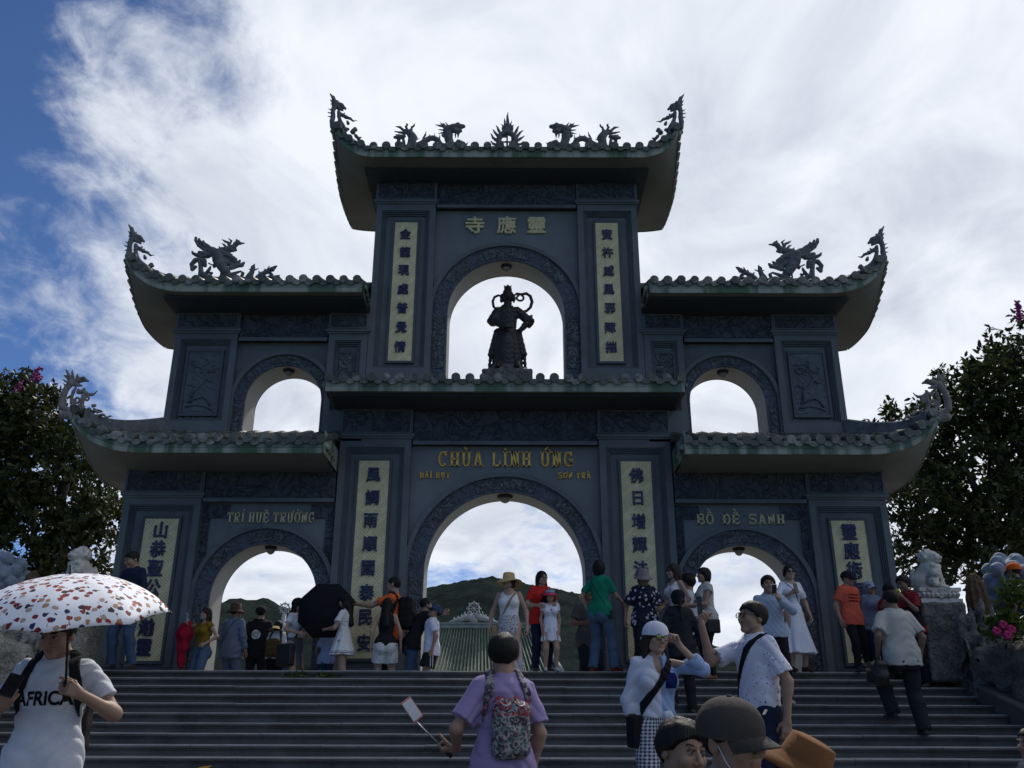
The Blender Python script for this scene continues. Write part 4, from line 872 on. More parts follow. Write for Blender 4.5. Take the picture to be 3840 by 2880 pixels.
    def hand(s, i):
        k = s.H/1.7*(1.0 if s.sex == 'm' else .93); W = s.wr[i]; d = s.hdir[i] if s.hdir[i] is not None else W-s.el[i]; d = np.asarray(d, float); d = d/np.linalg.norm(d)
        n = np.array(s.pn[i], float) if s.pn[i] is not None else np.array([-i*1.0, .15, .1]); n = n-d*(n@d); n /= np.linalg.norm(n)+1e-9
        sd = np.cross(n, d)*i                     # from little finger towards the thumb
        c = s.curl[i]; S = []
        for j in range(4):
            o = (1.5-j)*.019*k; kn = W+d*(.088-.004*abs(j-1.2))*k+sd*o; S.append((W+d*.012*k+sd*o*.55, kn, .0145*k, .0115*k))
            L = (.040, .045, .042, .033)[j]*k; a1 = c*(.75+.12*j)+.08; a2 = c*1.5+.12
            d1 = d*math.cos(a1)+n*math.sin(a1); p1 = kn+d1*L; d2 = d*math.cos(a1+a2)+n*math.sin(a1+a2); p2 = p1+d2*L*.62; a3 = a1+a2+c*.9; p3 = p2+(d*math.cos(a3)+n*math.sin(a3))*L*.5
            S += [(kn, p1, .0098*k, .0088*k), (p1, p2, .0088*k, .0080*k), (p2, p3, .0080*k, .0068*k)]
        t0 = W+d*.022*k+sd*.018*k; t1 = t0+(d*.62+sd*.62+n*(.2+.4*c))*.042*k; t2 = t1+(d*.85+sd*.2+n*(.2+.9*c))*.034*k; t3 = t2+(d*.8-sd*.1*c+n*(.2+.9*c))*.024*k
        S += [(t0, t1, .0145*k, .0115*k), (t1, t2, .0112*k, .0095*k), (t2, t3, .0092*k, .0075*k)]
        s.hd[i] = W+d*.085*k+n*.02*k; s.hn = n
        lo = np.min([np.minimum(a, b) for a, b, _, _ in S], 0)-.03; hi = np.max([np.maximum(a, b) for a, b, _, _ in S], 0)+.03
        rw = (.0165 if s.sex == 'm' else .0145)*s.H
        def f(P):
            e = seg(P, W-(W-s.el[i])/np.linalg.norm(W-s.el[i])*.03, W+d*.02*k, rw, rw*.95)
            for q, (a, b, r0, r1) in enumerate(S): e = smin(e, seg(P, a, b, r0, r1), .012*k if q % 4 == 0 and q < 16 else .0045*k)
            return e
        return snet(f, lo, hi, max(.0035, min(.0062, s.h*.62)))
    def fold(s, P, amp=.004, sc=1.0, seed=0):
        a = np.sin(P[:, 2]*31*sc+5*np.sin(P[:, 0]*9+seed)+3*np.sin(P[:, 1]*11)); b = np.sin(P[:, 0]*27*sc+P[:, 2]*14+4*np.sin(P[:, 2]*8+seed*2)); return amp*1.5*((1-1.6*np.abs(a))*.5+b*.4)
    # ---- build
    def start(s, hands=(1, -1), arms=True):
        H = s.H; E = [s.hip[1], s.hip[-1], s.neck]+[d[i] for d in (s.el, s.sh, s.wr) for i in (1, -1)]
        if s.legs: E += [s.an[1], s.an[-1]]
        E = np.array(E); lo, hi = E.min(0)-.13*H, E.max(0)+.13*H; hi[2] = s.neck[2]+.055*H; lo[2] = .40*H if not s.legs else min(s.an[1][2], s.an[-1][2])-.03*H
        Vs, Fs, Cs = [], [], []; n = 0
        V, F = snet(s.body_f, lo, hi, s.h*1.15); Vs.append(V); Fs.append(F); Cs.append(np.tile(np.array(s.skin), (len(V), 1))); n += len(V)
        hl = max(.0028, s.h*.55); r = .135*s.hh; c = s.hc
        V, F = snet(s.head_f, c-np.array([r*.85, r, r*1.05]), c+np.array([r*.85, r, r]), hl); Vs.append(V); Fs.append(F+n); Cs.append(s.head_col(V)); n += len(V)
        for i in hands:
            V, F = s.hand(i); Vs.append(V); Fs.append(F+n); Cs.append(np.tile(np.array(s.skin), (len(V), 1))); n += len(V)
        me = np_mesh('person', np.concatenate(Vs), np.concatenate(Fs)); ca = me.color_attributes.new('Col', 'FLOAT_COLOR', 'POINT')
        C = np.concatenate([np.concatenate(Cs), np.ones((n, 1))], 1).astype(np.float32)
        if len(C) == len(me.vertices): ca.data.foreach_set('color', C.ravel())
        s.root = link('person', me, SKIN, None, tuple(s.pos)); s.root.rotation_euler.z = s.yaw; tag(s.root, s.label, 'person', s.group); return s
    def part(s, name, f, lo, hi, m, h=1.0, amp=0.0):
        V, F = snet(f, np.asarray(lo, float), np.asarray(hi, float), s.h*h)
        if len(V) == 0: return None
        return link(name, np_mesh(name, V, F), m, s.root)
    def mesh(s, name, mb, m, head=True):         # mesh given in head units or person metres
        if head: mb.v = [tuple(s.hc+s.Rh@(np.array(p)*s.hh)) for p in mb.v]
        return mb.build(name, m, s.root)
    def thing(s, name, f, lo, hi, m, label, cat, h=1.0, group=None):     # something carried: top level, placed like its bearer
        V, F = snet(f, np.asarray(lo, float), np.asarray(hi, float), s.h*h); c = V.mean(0); o = link(name, np_mesh(name, V-c, F), m)
        o.matrix_world = Matrix.Translation(Vector(s.pos))@Matrix.Rotation(s.yaw, 4, 'Z')@Matrix.Translation(Vector(c)); return tag(o, label, cat, group)
    def world(s, p): return Vector(s.pos)+Matrix.Rotation(s.yaw, 3, 'Z')@Vector(p)
    def bb(s, z0, z1, pad=.25, arms=True):
        E = [s.hip[1], s.hip[-1], s.neck]+([d[i] for d in (s.el, s.sh, s.wr) for i in (1, -1)] if arms else [s.sh[1], s.sh[-1]]); E = np.array(E)
        lo, hi = E.min(0)-.16*s.H, E.max(0)+.16*s.H; lo[2], hi[2] = z0, z1; return lo, hi
    def top_f(s, sleeve=.6, ease=.018, hem=.46, box=.94, neck='crew', loose=.010, amp=.004, seed=0, dep=1.4):
        H = s.H
        def f(P):
            d = s.torso(P, ease, box, dep)
            if hem < .53:
                for i in (1, -1): d = smin(d, seg(P, (i*.050*H, .008*H, .53*H), (i*.050*H, .008*H, .42*H), .058*H+ease, .060*H+ease), .05*H)
            if s.sex == 'f':
                for i in (1, -1): d = smin(d, ell(P, (i*.042*H+s.fx(.725*H), s.f(.725*H)-.048*H, .725*H), np.array([.042, .038, .042])*H+ease*.7), .03*H)
            if neck != 'tank':
                for i in (1, -1):
                    r = (.0275 if s.sex == 'm' else .0240)*H+ease*.45
                    if sleeve <= 1.0:
                        e = s.sh[i]+(s.el[i]-s.sh[i])*sleeve; dr = (s.el[i]-s.sh[i]); dr = dr/np.linalg.norm(dr)
                        g = seg(P, s.sh[i], e+dr*.05, r, r+loose); d = np.maximum(smin(d, g, .035*H), np.where(g < d+.02, (P-e)@dr, -1))
                    else:
                        t = sleeve-1; e = s.el[i]+(s.wr[i]-s.el[i])*t; dr = (s.wr[i]-s.el[i]); dr = dr/np.linalg.norm(dr)
                        g = smin(seg(P, s.sh[i], s.el[i], r, r*.92+loose*.5), seg(P, s.el[i], e+dr*.03, r*.92+loose*.5, .020*H+loose), .02); g = np.maximum(g, (P-e)@dr); d = smin(d, g, .03*H)
            else: d = np.maximum(d, .0+P[:, 2]-.86*H)
            if amp: d = d+s.fold(P, amp, 1.7/s.H, seed)
            fn, fxn = s.f(.84*H), s.fx(.84*H); x = P[:, 0]-s.fx(P[:, 2])
            if neck == 'crew': d = np.maximum(d, -ell(P, (fxn, fn-.018*H, .868*H), np.array([.046, .052, .042])*H))
            elif neck == 'v':
                d = np.maximum(d, -ell(P, (fxn, fn-.018*H, .868*H), np.array([.046, .052, .042])*H)); d = np.maximum(d, -ell(P, (fxn, fn-.055*H, .80*H), np.array([.022, .05, .055])*H))
            elif neck == 'scoop': d = np.maximum(d, -ell(P, (fxn, fn-.03*H, .86*H), np.array([.060, .075, .06])*H))
            elif neck == 'tank':
                d = np.maximum(d, -ell(P, (fxn, fn-.02*H, .88*H), np.array([.058, .11, .105])*H))
                for i in (1, -1): d = np.maximum(d, -ell(P, (i*.125*H+fxn, fn, .80*H), np.array([.042, .12, .085])*H))
            return np.maximum(d, hem*H-P[:, 2]+.004*np.sin(P[:, 0]*40))
        return f
    def top(s, m, name='shirt', **k):
        s.hem = k.get('hem', .46)
        s.tf = s.top_f(**k); lo, hi = s.bb((k.get('hem', .46)-.02)*s.H, .90*s.H); return s.part(name, s.tf, lo, hi, m)
    def pants(s, m, length=1.0, ease=.012, flare=.012, waist=.60, name='trousers', amp=.003):
        H = s.H; h0 = getattr(s, 'hem', .6); waist = min(waist, h0+.035) if h0 < .53 else waist
        def f(P):
            d = s.hips(P, ease)
            for i in (1, -1):
                g = s.leg(P, i, ease, ease+flare)
                if length < 1: 
                    e = s.hip[i]+(s.kn[i]-s.hip[i])*min(1, length*2); dr = s.kn[i]-s.hip[i]; dr = dr/np.linalg.norm(dr); g = smin(g, seg(P, s.hip[i], e+dr*.1, .062*H+ease, .05*H+ease+flare), .02); g = np.maximum(g, (P-e)@dr)
                else: e = s.an[i]; dr = s.an[i]-s.kn[i]; dr = dr/np.linalg.norm(dr); g = np.maximum(g, (P-e)@dr-.012*H)
                d = smin(d, g, .02)
            return np.maximum(d+s.fold(P, amp, 1.3, 1), P[:, 2]-waist*H)
        E = np.array([s.an[1], s.an[-1], s.kn[1], s.kn[-1], s.hip[1]*1.6, s.hip[-1]*1.6]); lo, hi = E.min(0)-.12*H, E.max(0)+.12*H; hi[2] = (waist+.02)*H; lo[2] = min(s.an[1][2], s.an[-1][2])-.05*H if length >= 1 else .2*H
        return s.part(name, f, lo, hi, m)
    def skirt_f(s, hem, r0, r1, waist=.62, n=11, amp=.012, dep=1.25, pw=1.2):
        H = s.H
        def f(P):
            t = np.clip((waist*H-P[:, 2])/((waist-hem)*H), 0, 1); x, y = P[:, 0], P[:, 1]*dep; r = np.maximum((r0+(r1-r0)*t**pw)*H, np.where(P[:, 2] > .44*H, s.prof(P[:, 2])+.014, 0)); a = np.arctan2(P[:, 1], P[:, 0])
            return np.maximum((np.sqrt(x*x+y*y)-r-amp*t*np.sin(n*a+2*np.sin(3*a+P[:, 2]*4)))*.72, np.maximum(P[:, 2]-waist*H, hem*H-P[:, 2]+.006*np.sin(5*a)))
        return f
    def skirt(s, m, hem, r0, r1, waist=.62, name='skirt', **k):
        f = s.skirt_f(hem, r0, r1, waist, **k); r = (max(r0, r1)+.03)*s.H+.03; return s.part(name, f, (-r, -r, (hem-.02)*s.H), (r, r, (waist+.02)*s.H), m)
    def dress(s, m, hem, r1, waist=.63, r0=None, n=13, amp=.012, **k):
        H = s.H; t = s.top_f(hem=waist-.02, box=0, ease=k.pop('ease', .012), **k); sk = s.skirt_f(hem, r0 or s.prof(np.array([waist*H]))[0]/H+.008, r1, waist+.01, n, amp)
        s.tf = lambda P: smin(t(P), sk(P), .02); lo, hi = s.bb((hem-.02)*H, .9*H); r = r1*H+.05; lo[:2] = np.minimum(lo[:2], -r); hi[:2] = np.maximum(hi[:2], r); return s.part('dress', s.tf, lo, hi, m)
    def shoes(s, m, kind='shoe'):
        H = s.H; k = s.k
        for i in (1, -1):
            a = R(s.ft[i])*i; fd = np.array([math.sin(a), -math.cos(a), 0]); A = s.an[i]; sole = A+np.array([0, 0, -.042*H+.016*k])
            def f(P):
                d = smin(seg(P, sole-fd*.045*k, sole+fd*.15*k, .034*k, .036*k), seg(P, A-fd*.02*k, sole+fd*.07*k+np.array([0, 0, .02*k]), .040*k, .034*k), .03*k); return np.maximum(d, (A[2]-.042*H+.001)-P[:, 2])
            mm = m; lo, hi = A-np.array([.24, .24, .1])*k, A+np.array([.24, .24, .07])*k; s.part('shoe', f, lo, hi, mm, .8)
    def hair(s, style='short', m=None, vol=0.0):
        m = m or HAIRM
        def f(P):
            q = s.hl(P); v = .012+vol
            d = ell(q, (0, .016, .030), (.076+v, .094+v, .082+v))
            if style == 'short':
                line = .074-np.clip((q[:, 1]+.088)*.82, -.01, .145); d = np.maximum(d, (line-q[:, 2]+.006*np.sin(q[:, 0]*75+3*q[:, 1]*40))*.8); d = np.maximum(d, -ell(q, (0, -.125, .022), (.058, .060, .056)))
            else:
                if style in ('bob', 'long', 'pony'): d = smin(d, ell(q, (0, .035, -.020), (.092+vol, .082, .115 if style != 'pony' else .06)), .02)
                if style == 'long':
                    d = smin(d, seg(P, s.hc+s.Rh@np.array([0, .050, -.06])*s.hh, s.neck+np.array([0, s.f(.72*s.H)-s.neck[1]+.075*s.H*.9, -.135*s.H]), .075*s.hh, .055*s.hh)/s.hh, .04)
                    for i in (1, -1): d = smin(d, seg(P, s.hc+s.Rh@np.array([i*.075, .0, -.04])*s.hh, s.neck+np.array([i*.062*s.H, -.01*s.H, -.07*s.H]), .024*s.hh, .016*s.hh)/s.hh, .02)
                if style == 'pony': d = smin(d, seg(P, s.hc+s.Rh@np.array([0, .10, .0])*s.hh, s.hc+s.Rh@np.array([0, .125, -.02])*s.hh+np.array([0, .02, -.30])*s.k, .035*s.hh, .012*s.hh)/s.hh, .02)
                d = np.maximum(d, -ell(q, (0, -.115, -.028), (.060, .095, .105))); d = np.maximum(d, -ell(q, (0, -.10, -.16), (.050, .085, .11)))
            d = d+.0022*np.sin(np.arctan2(q[:, 0], q[:, 1]-.02)*46+q[:, 2]*25)+.0025*np.sin(q[:, 0]*70+q[:, 2]*50)*np.sin(q[:, 1]*60)
            return d*s.hh
        r = .16*s.hh; lo, hi = s.hc-r, s.hc+r
        if style in ('long', 'pony'): lo = np.minimum(lo, s.neck-np.array([.1, .1, .24])*s.H); hi = np.maximum(hi, s.neck+np.array([.1, .2, 0])*s.H)
        return s.part('hair', f, lo, hi, m, .8)
    def cap(s, m, back=False, visor=None, tilt=0.0):
        mb = MB(); n = 28; prof = [(math.cos(t)**.86 if t < 1.57 else 0, math.sin(t)) for t in [i*math.pi/2/9 for i in range(10)]]
        V = [(.099*c*math.cos(2*math.pi*i/n), .016+.117*c*math.sin(2*math.pi*i/n), .034+.100*z) for c, z in prof for i in range(n)]
        mb.add(V, [(j*n+i, j*n+(i+1) % n, (j+1)*n+(i+1) % n, (j+1)*n+i) for j in range(9) for i in range(n)], True)
        mb.tube([(0, .016, .132), (0, .016, .138)], .008, 10); V2 = [(.099*math.cos(2*math.pi*i/n), .016+.117*math.sin(2*math.pi*i/n), z) for z in (.034, .016) for i in range(n)]
        mb.add(V2, [(i, (i+1) % n, n+(i+1) % n, n+i) for i in range(n)], True)
        c = s.mesh('cap', mb, m); vb = MB(); sg = 1 if back else -1; G0, G1 = [], []
        for a in range(13):
            t = -1+2*a/12; ang = t*1.05; row0, row1 = [], []
            for b in range(6):
                u = b/5; x = .094*math.sin(ang)*(1-.12*u)+0; y = sg*(.112*math.cos(ang)+u*.076*math.cos(t*1.35))+.014; z = .030-.030*t*t*(.4+.6*u)-u*.018
                row0.append((x, y, z)); row1.append((x, y, z-.005))
            G0.append(row0); G1.append(row1)
        vb.grid(G0); vb.grid(G1, flip=True); vb.grid([[r[-1] for r in G0], [r[-1] for r in G1]]); vo = s.mesh('visor', vb, visor or m); vo.parent = c; return c
    def bucket(s, m, brim=.06, drop=.035, h=.10, wav=0.0):
        mb = MB(); n = 36; prof = [(0, .055+h), (.055, .053+h), (.082, .045+h), (.094, .045), (.098, .036), (.102+brim*.5, .036-drop*.45), (.102+brim, .036-drop), (.100+brim, .030-drop), (.099, .026)]
        mb.add([(r*math.cos(2*math.pi*i/n), .014+r*1.14*math.sin(2*math.pi*i/n), z+wav*(r > .11)*math.sin(2*math.pi*i/n*2+1.2)*(r-.1)/.06*.02) for r, z in prof for i in range(n)], [(j*n+i, j*n+(i+1) % n, (j+1)*n+(i+1) % n, (j+1)*n+i) for j in range(len(prof)-1) for i in range(n)], True)
        return s.mesh('hat', mb, m)
    def glasses(s, m, dark=True, lens=None):
        mb = MB(); r = .021 if dark else .018
        for i in (1, -1):
            ring = [(i*.032+r*1.08*math.cos(a), -.103+.012*abs(math.cos(a))*.3, .010+r*.86*math.sin(a)) for a in [j*math.pi/8 for j in range(17)]]; mb.tube(ring, .0028, 6)
            mb.tube([(i*.054, -.099, .014), (i*.078, -.05, .014), (i*.083, .02, .008)], .0026, 6)
        mb.tube([(-.011, -.104, .013), (0, -.106, .016), (.011, -.104, .013)], .0028, 6); g = s.mesh('sunglasses' if dark else 'glasses', mb, m)
        if dark:
            lb = MB()
            for i in (1, -1): c = [(i*.032+r*1.05*math.cos(a), -.1035+.008*abs(math.cos(a))*.4, .010+r*.84*math.sin(a)) for a in [j*math.pi/8 for j in range(16)]]; lb.add(c+[(i*.032, -.107, .010)], [(j, (j+1) % 16, 16) for j in range(16)], True)
            lo = s.mesh('lens', lb, lens or m); lo.parent = g
        return g
    def strap(s, m, n, c, w=.03, thick=.008, z0=.45, label=None, name='strap', cond=None):
        n = np.asarray(n, float); n /= np.linalg.norm(n); c = np.asarray(c, float)
        def f(P):
            t = s.tf(P); d = np.maximum(np.abs((P-c)@n)-w/2, np.maximum(t-thick, -t-.006)); d = np.maximum(d, np.abs(P[:, 0]-s.fx(P[:, 2]))-s.sw*1.02)
            if cond is not None: d = np.maximum(d, cond(P))
            return np.maximum(d, z0*s.H-P[:, 2])
        lo, hi = s.bb(z0*s.H-.02, .89*s.H, arms=False); return f, lo, hi
    def crossbody(s, m, side, bag_label, bagm=None, w=.03, size=(.11, .045, .085), hipz=.50, cat='bag', name='crossbody_bag', front=0.0):
        """strap from the shoulder over the trunk to a bag on the other hip; one thing"""
        H = s.H; a = np.array([-side*.075*H, 0, .83*H]); b = np.array([side*.105*H, 0, (hipz+.05)*H]); d = b-a; n = np.array([d[2], 0, -d[0]])
        f0, lo, hi = s.strap(m, n, a, w, z0=hipz); r = s.prof(np.array([hipz*H]))[0]
        bc = np.array([side*(r+size[1]*.9), -front, hipz*H-size[2]*.2])
        f = lambda P: np.minimum(f0(P), boxd(P, bc, (size[1], size[0], size[2]), .02))
        lo = np.minimum(lo, bc-np.array([.2, .2, .2])); hi = np.maximum(hi, bc+np.array([.2, .2, .2]))
        return s.thing(name, f, lo, hi, bagm or m, bag_label, cat, .8)
    def backpack(s, m, label, size=(.15, .085, .22), cz=.68, straps=True, cat='backpack'):
        H = s.H; bz = cz*H; yb = s.f(bz)+s.prof(np.array([bz]))[0]/1.4+.012+size[1]; c = np.array([s.fx(bz), yb, bz])
        f1, lo, hi = s.strap(m, (1, 0, .28), (.070*H+s.fx(.8*H), 0, .80*H), .046, .012, z0=.64); f2, _, _ = s.strap(m, (-1, 0, .28), (-.070*H+s.fx(.8*H), 0, .80*H), .046, .012, z0=.64)
        def f(P):
            d = boxd(P, c, size, .055); d = smin(d, boxd(P, c+np.array([0, size[1]*.85, -size[2]*.35]), (size[0]*.75, size[1]*.4, size[2]*.45), .03), .02)+.002*np.sin(P[:, 2]*60+P[:, 0]*20)
            d = smin(d, seg(P, c+np.array([-.03, -size[1]*.7, size[2]]), c+np.array([.03, -size[1]*.7, size[2]]), .012), .02)
            return np.minimum(d, np.minimum(f1(P), f2(P))) if straps else d
        lo = np.minimum(lo, c-np.array(size)-.06); hi = np.maximum(hi, c+np.array(size)+.1); return s.thing('backpack', f, lo, hi, m, label, cat, .9)
    def chest_print(s, me, z, m, y_dir=-1, off=.004, x=0.0, sc=1.0, tilt=0.0, name='shirt_print', target=None):
        """lay lettering or a print onto the shirt front (or back)"""
        sh = target or [c for c in s.root.children if c.name.startswith(('shirt', 'dress', 'jacket'))][0]; dg = sh.data
        bv = BVHTree.FromPolygons([v.co for v in dg.vertices], [p.vertices for p in dg.polygons]); zz = z*s.H
        for v in me.vertices:
            px, pz = v.co.x*sc*(1 if y_dir < 0 else -1), v.co.z*sc; px, pz = px*math.cos(tilt)-pz*math.sin(tilt)+x, px*math.sin(tilt)+pz*math.cos(tilt); dep = v.co.y
            h = bv.ray_cast(Vector((px+s.fx(zz), y_dir*1.0, zz+pz)), Vector((0, -y_dir, 0)))
            yy = h[0].y if h[0] is not None else 0; v.co = Vector((px+s.fx(zz), yy+y_dir*(off-(dep*y_dir if False else 0)), zz+pz))
        me.update(); return link(name, me, m, sh)
def phone(loc, rot, label, col=None, screen=None, sz=(.072, .008, .148)):
    p = MB(); p.box(-sz[0]/2, sz[0]/2, -sz[1]/2, sz[1]/2, -sz[2]/2, sz[2]/2); o = p.build('phone', col or IRON, None, loc, bevel=.003); o.rotation_euler = rot; tag(o, label, 'phone')
    q = MB(); q.box(-sz[0]*.45, sz[0]*.45, -sz[1]/2-.0012, -sz[1]/2-.0002, -sz[2]*.43, sz[2]*.43); q.build('screen', screen or mat('dark_phone_glass', (.012, .013, .016), .12, .1, spec=.6), o)
    r = MB(); r.box(sz[0]*.12, sz[0]*.38, sz[1]/2+.0002, sz[1]/2+.0016, sz[2]*.30, sz[2]*.43); r.build('camera_lens', IRON, o); return o
WHITE = cloth('white_cotton', (.60, .61, .66)); BLACK = cloth('black_cloth', (.014, .014, .017)); DENIM = cloth('blue_denim', (.045, .075, .135)); DENIM2 = cloth('mid_blue_denim', (.075, .12, .19)); NAVY = cloth('navy_cloth', (.014, .020, .045))
DKPANT = cloth('charcoal_trousers', (.022, .023, .027)); LEATHER = mat('black_leather', (.015, .014, .014), .4, .2, 8, .001, 80, spec=.4); SHOE = mat('dark_shoe', (.03, .026, .024), .6, .2, 8, 0)
SKINS = {'l': (.38, .25, .185), 'm': (.30, .185, .13), 'd': (.20, .115, .078)}
def X(u, v, Y): return float(at(u, v, Y)[0])
def Ht(u, v, Y, z=None, hat=0.0): return float(at(u, v, Y)[2])-(floor_z(Y) if z is None else z)-hat
def P_(label, u, v, Y, yaw, hat=0.0, z=None, **k):
    H = k.pop('H', None) or Ht(u, v, Y, z, hat); return Person(label, X(u, v, Y), Y, yaw, H, z=z, **k)
# --- man with the printed umbrella, on the landing
p = P_('man in white AFRICA t-shirt holding a patterned umbrella and a phone', 148, 1312, 4.45, 6, sex='m', skin=SKINS['m'], fat=.98, hs=1.0, hp=20, hy=-12, ra=(-.01, .17, -.115), la=(.03, .125, -.080), rhint=(.6, .0, -1), lhint=(.8, .0, -1), hcurl=1.0)
p.pn[1] = np.array([-.7, .6, 0]); p.hdir[1] = np.array([-.5, -.75, .35]); p.pn[-1] = np.array([.3, .5, .6]); p.hdir[-1] = np.array([.55, -.6, .5])
p.start(); p.hair('short'); p.top(WHITE, sleeve=.66, ease=.018, hem=.455, box=.97, seed=2, amp=.006); p.pants(DENIM if False else cloth('dark_navy_jeans', (.016, .022, .04))); p.shoes(SHOE)
p.chest_print(text_mesh('AFRICA', .098, .0006, .003, .88), .712, cloth('black_print', (.02, .02, .028)), off=.004, x=-.01, tilt=.03)
p.backpack(BLACK, 'black backpack worn by the man under the patterned umbrella', (.15, .09, .22), .66)
hw = p.world(p.hd[-1]+np.array([.0, -.02, .04])); phone(hw, (R(-40), R(15), R(20)), 'dark phone held at chest height by the man under the umbrella')
def umbrella_print(ctx, col):
    n, l = ctx['n'], ctx['l']; v = n('ShaderNodeTexVoronoi'); v.inputs['Scale'].default_value = 25; l(ctx['co'], v.inputs[0])
    d = math_n(ctx, 'ADD', v.outputs[0], math_n(ctx, 'MULTIPLY', math_n(ctx, 'SUBTRACT', ctx['noise'](70, 2), .5), .6)); s2 = n('ShaderNodeSeparateColor'); l(v.outputs[1], s2.inputs[0])
    r = n('ShaderNodeValToRGB'); r.color_ramp.interpolation = 'CONSTANT'; l(s2.outputs[0], r.inputs[0]); E = r.color_ramp.elements
    E[0].color = (.20, .02, .02, 1); E[1].position = .25; E[1].color = (.02, .03, .10, 1)
    for ps, c in ((.42, (.05, .03, .03, 1)), (.58, (.40, .22, .12, 1)), (.72, (.30, .05, .03, 1)), (.86, (.40, .30, .24, 1))): e = E.new(ps); e.color = c
    return ctx['mixc'](math_n(ctx, 'LESS_THAN', d, .38), (.80, .80, .84), r.outputs[0])
def umbrella(label, apex, grip, radius, depth, m, ribs=8, flat=1.0, hookm=None, tw=0.0, group=None):
    apex, grip = Vector(apex), Vector(grip); e = empty('umbrella', apex); ax = (apex-grip).normalized(); e.rotation_euler = ax.to_track_quat('Z', 'Y').to_euler(); tag(e, label, 'umbrella', group); L = (apex-grip).length
    n = ribs; G = []; N = 12; per = 6
    for j in range(N+1):
        t = j/N; row = []
        for i in range(n*per+1):
            a = (i/per)*2*math.pi/n+tw; fr = (i % per)/per; sag = math.cos(math.pi*(fr-.5))          # 0 at ribs, 1 in the middle of a gore
            r = radius*math.sin(t*1.22)/math.sin(1.22)*(1-.075*sag*t); z = -depth*(1-math.cos(t*1.22))/(1-math.cos(1.22))-.02*sag*t*(1-t)+.05*depth*sag*t*t
            row.append((r*math.cos(a), r*math.sin(a), z))
        G.append(row)
    mb = MB(); mb.grid(G); c = mb.build('canopy', m, e); sol = c.modifiers.new('s', 'SOLIDIFY'); sol.thickness = .002
    q = MB(); q.tube([(0, 0, .05), (0, 0, -L)], .006, 8); q.build('shaft', IRON, e)
    q = MB(); q.tube([(0, 0, -L+.03), (0, 0, -L-.07)], .014, 10); q.build('handle', LEATHER, e)
    for i in range(n):
        a = i*2*math.pi/n+tw; q = MB(); P = []
        for j in range(9): t = j/8; P.append((radius*math.sin(t*1.22)/math.sin(1.22)*math.cos(a), radius*math.sin(t*1.22)/math.sin(1.22)*math.sin(a), -depth*(1-math.cos(t*1.22))/(1-math.cos(1.22))-.006))
        q.tube(P, .0028, 6); q.tube([P[4], (0, 0, -depth*1.25)], .0022, 6); q.tube([P[-1], tuple(np.array(P[-1])*1.02)], .005, 6); q.build('rib', IRON, e)
    return e
gp = p.world(p.hd[1]+np.array([0, -.005, .0])); ap = Vector(at(183, 1241, 4.08)); ap = Vector((gp[0]+.0, gp[1]-.16, float(at(183, 1241, gp[1]-.16)[2]))); 
umbrella('white umbrella printed with small red and blue motifs above the AFRICA t-shirt', ap, gp, .50, .21, mat('printed_umbrella_fabric', (.8, .8, .84), .7, .05, 3, 0, pattern=umbrella_print, fine=.04), tw=.25)
# --- man in navy beside the left pillar
p = P_('man in dark navy shirt and jeans looking down beside the left outer pillar', 297, 1187, 13.15, -28, sex='m', z=0.0, skin=SKINS['m'], hp=24, hy=-12, fat=1.08, ra=(-.02, .13, -.12), la=(-.03, .12, -.15), rf=(.02, .03, 0), lf=(.05, -.03, 0))
p.start(); p.hair('short'); p.top(NAVY, sleeve=1.6, hem=.46, seed=1); p.pants(DENIM); p.shoes(SHOE)
# --- left group behind the kerb
p = P_('woman in a face mask with a crimson jacket over her arm near the left arch', 448, 1311, 14.5, -38, sex='f', skin=SKINS['l'], ra=(.05, .16, .02), la=(.03, .05, -.22), hcurl=.6)
p.start(); p.hair('long', HAIRB); p.top(cloth('mustard_knit', (.20, .125, .015)), sleeve=.25, neck='scoop', hem=.55); p.pants(DENIM2); p.shoes(SHOE)
mk = MB(); mk.grid([[(.052*math.sin(a), -.052-.05*math.cos(a), -.02-.022*j+(.004 if j == 1 else 0)) for a in [-1.3+i*.26 for i in range(11)]] for j in range(4)]); p.mesh('face_mask', mk, cloth('grey_mask', (.24, .25, .27)))
f = lambda P: smin(seg(P, p.el[-1]+np.array([-.02, 0, 0]), p.wr[-1]*.3+p.el[-1]*.7+np.array([0, 0, -.12]), .09, .10), seg(P, p.el[-1]+np.array([0, -.05, -.1]), p.el[-1]+np.array([.05, -.06, -.62]), .12, .05), .08)+.012*np.sin(P[:, 0]*40+P[:, 2]*9)+.008*np.sin(P[:, 2]*30)
p.thing('jacket', f, p.el[-1]-np.array([.35, .35, .8]), p.el[-1]+np.array([.35, .3, .2]), cloth('crimson_cloth', (.33, .012, .035)), 'crimson jacket hanging from the arm of the masked woman', 'jacket')
phone(p.world(p.hd[-1]+np.array([0, -.02, .05])), (0, 0, p.yaw), 'phone held up by the masked woman', mat('white_phone', (.6, .6, .6), .4, .05))
GREYBLUE = cloth('grey_blue_cotton', (.135, .165, .225))
p = P_('person in grey-blue suit and brown bucket hat seen from behind', 511, 1301, 15.0, 155, hat=.03, sex='m', skin=SKINS['m'], fat=1.12, hy=-20, la=(.06, .02, -.30), ra=(.07, .03, -.30))
p.start(); p.hair('short'); p.bucket(cloth('brown_hat_cloth', (.075, .050, .035)), .055, .045); p.top(GREYBLUE, sleeve=1.85, ease=.028, hem=.42, box=1.0, amp=.007); p.pants(GREYBLUE, ease=.022, flare=.03); p.shoes(SHOE)
p.crossbody(LEATHER, 1, 'thin dark strap and pouch across the grey-blue suit', w=.016, size=(.07, .03, .06))
p = P_('man in black t-shirt and black cap seen from behind in the left arch', 565, 1307, 15.2, 188, hat=.01, sex='m', skin=SKINS['m'], fat=1.12, la=(.07, .02, -.30), ra=(.07, .05, -.29))
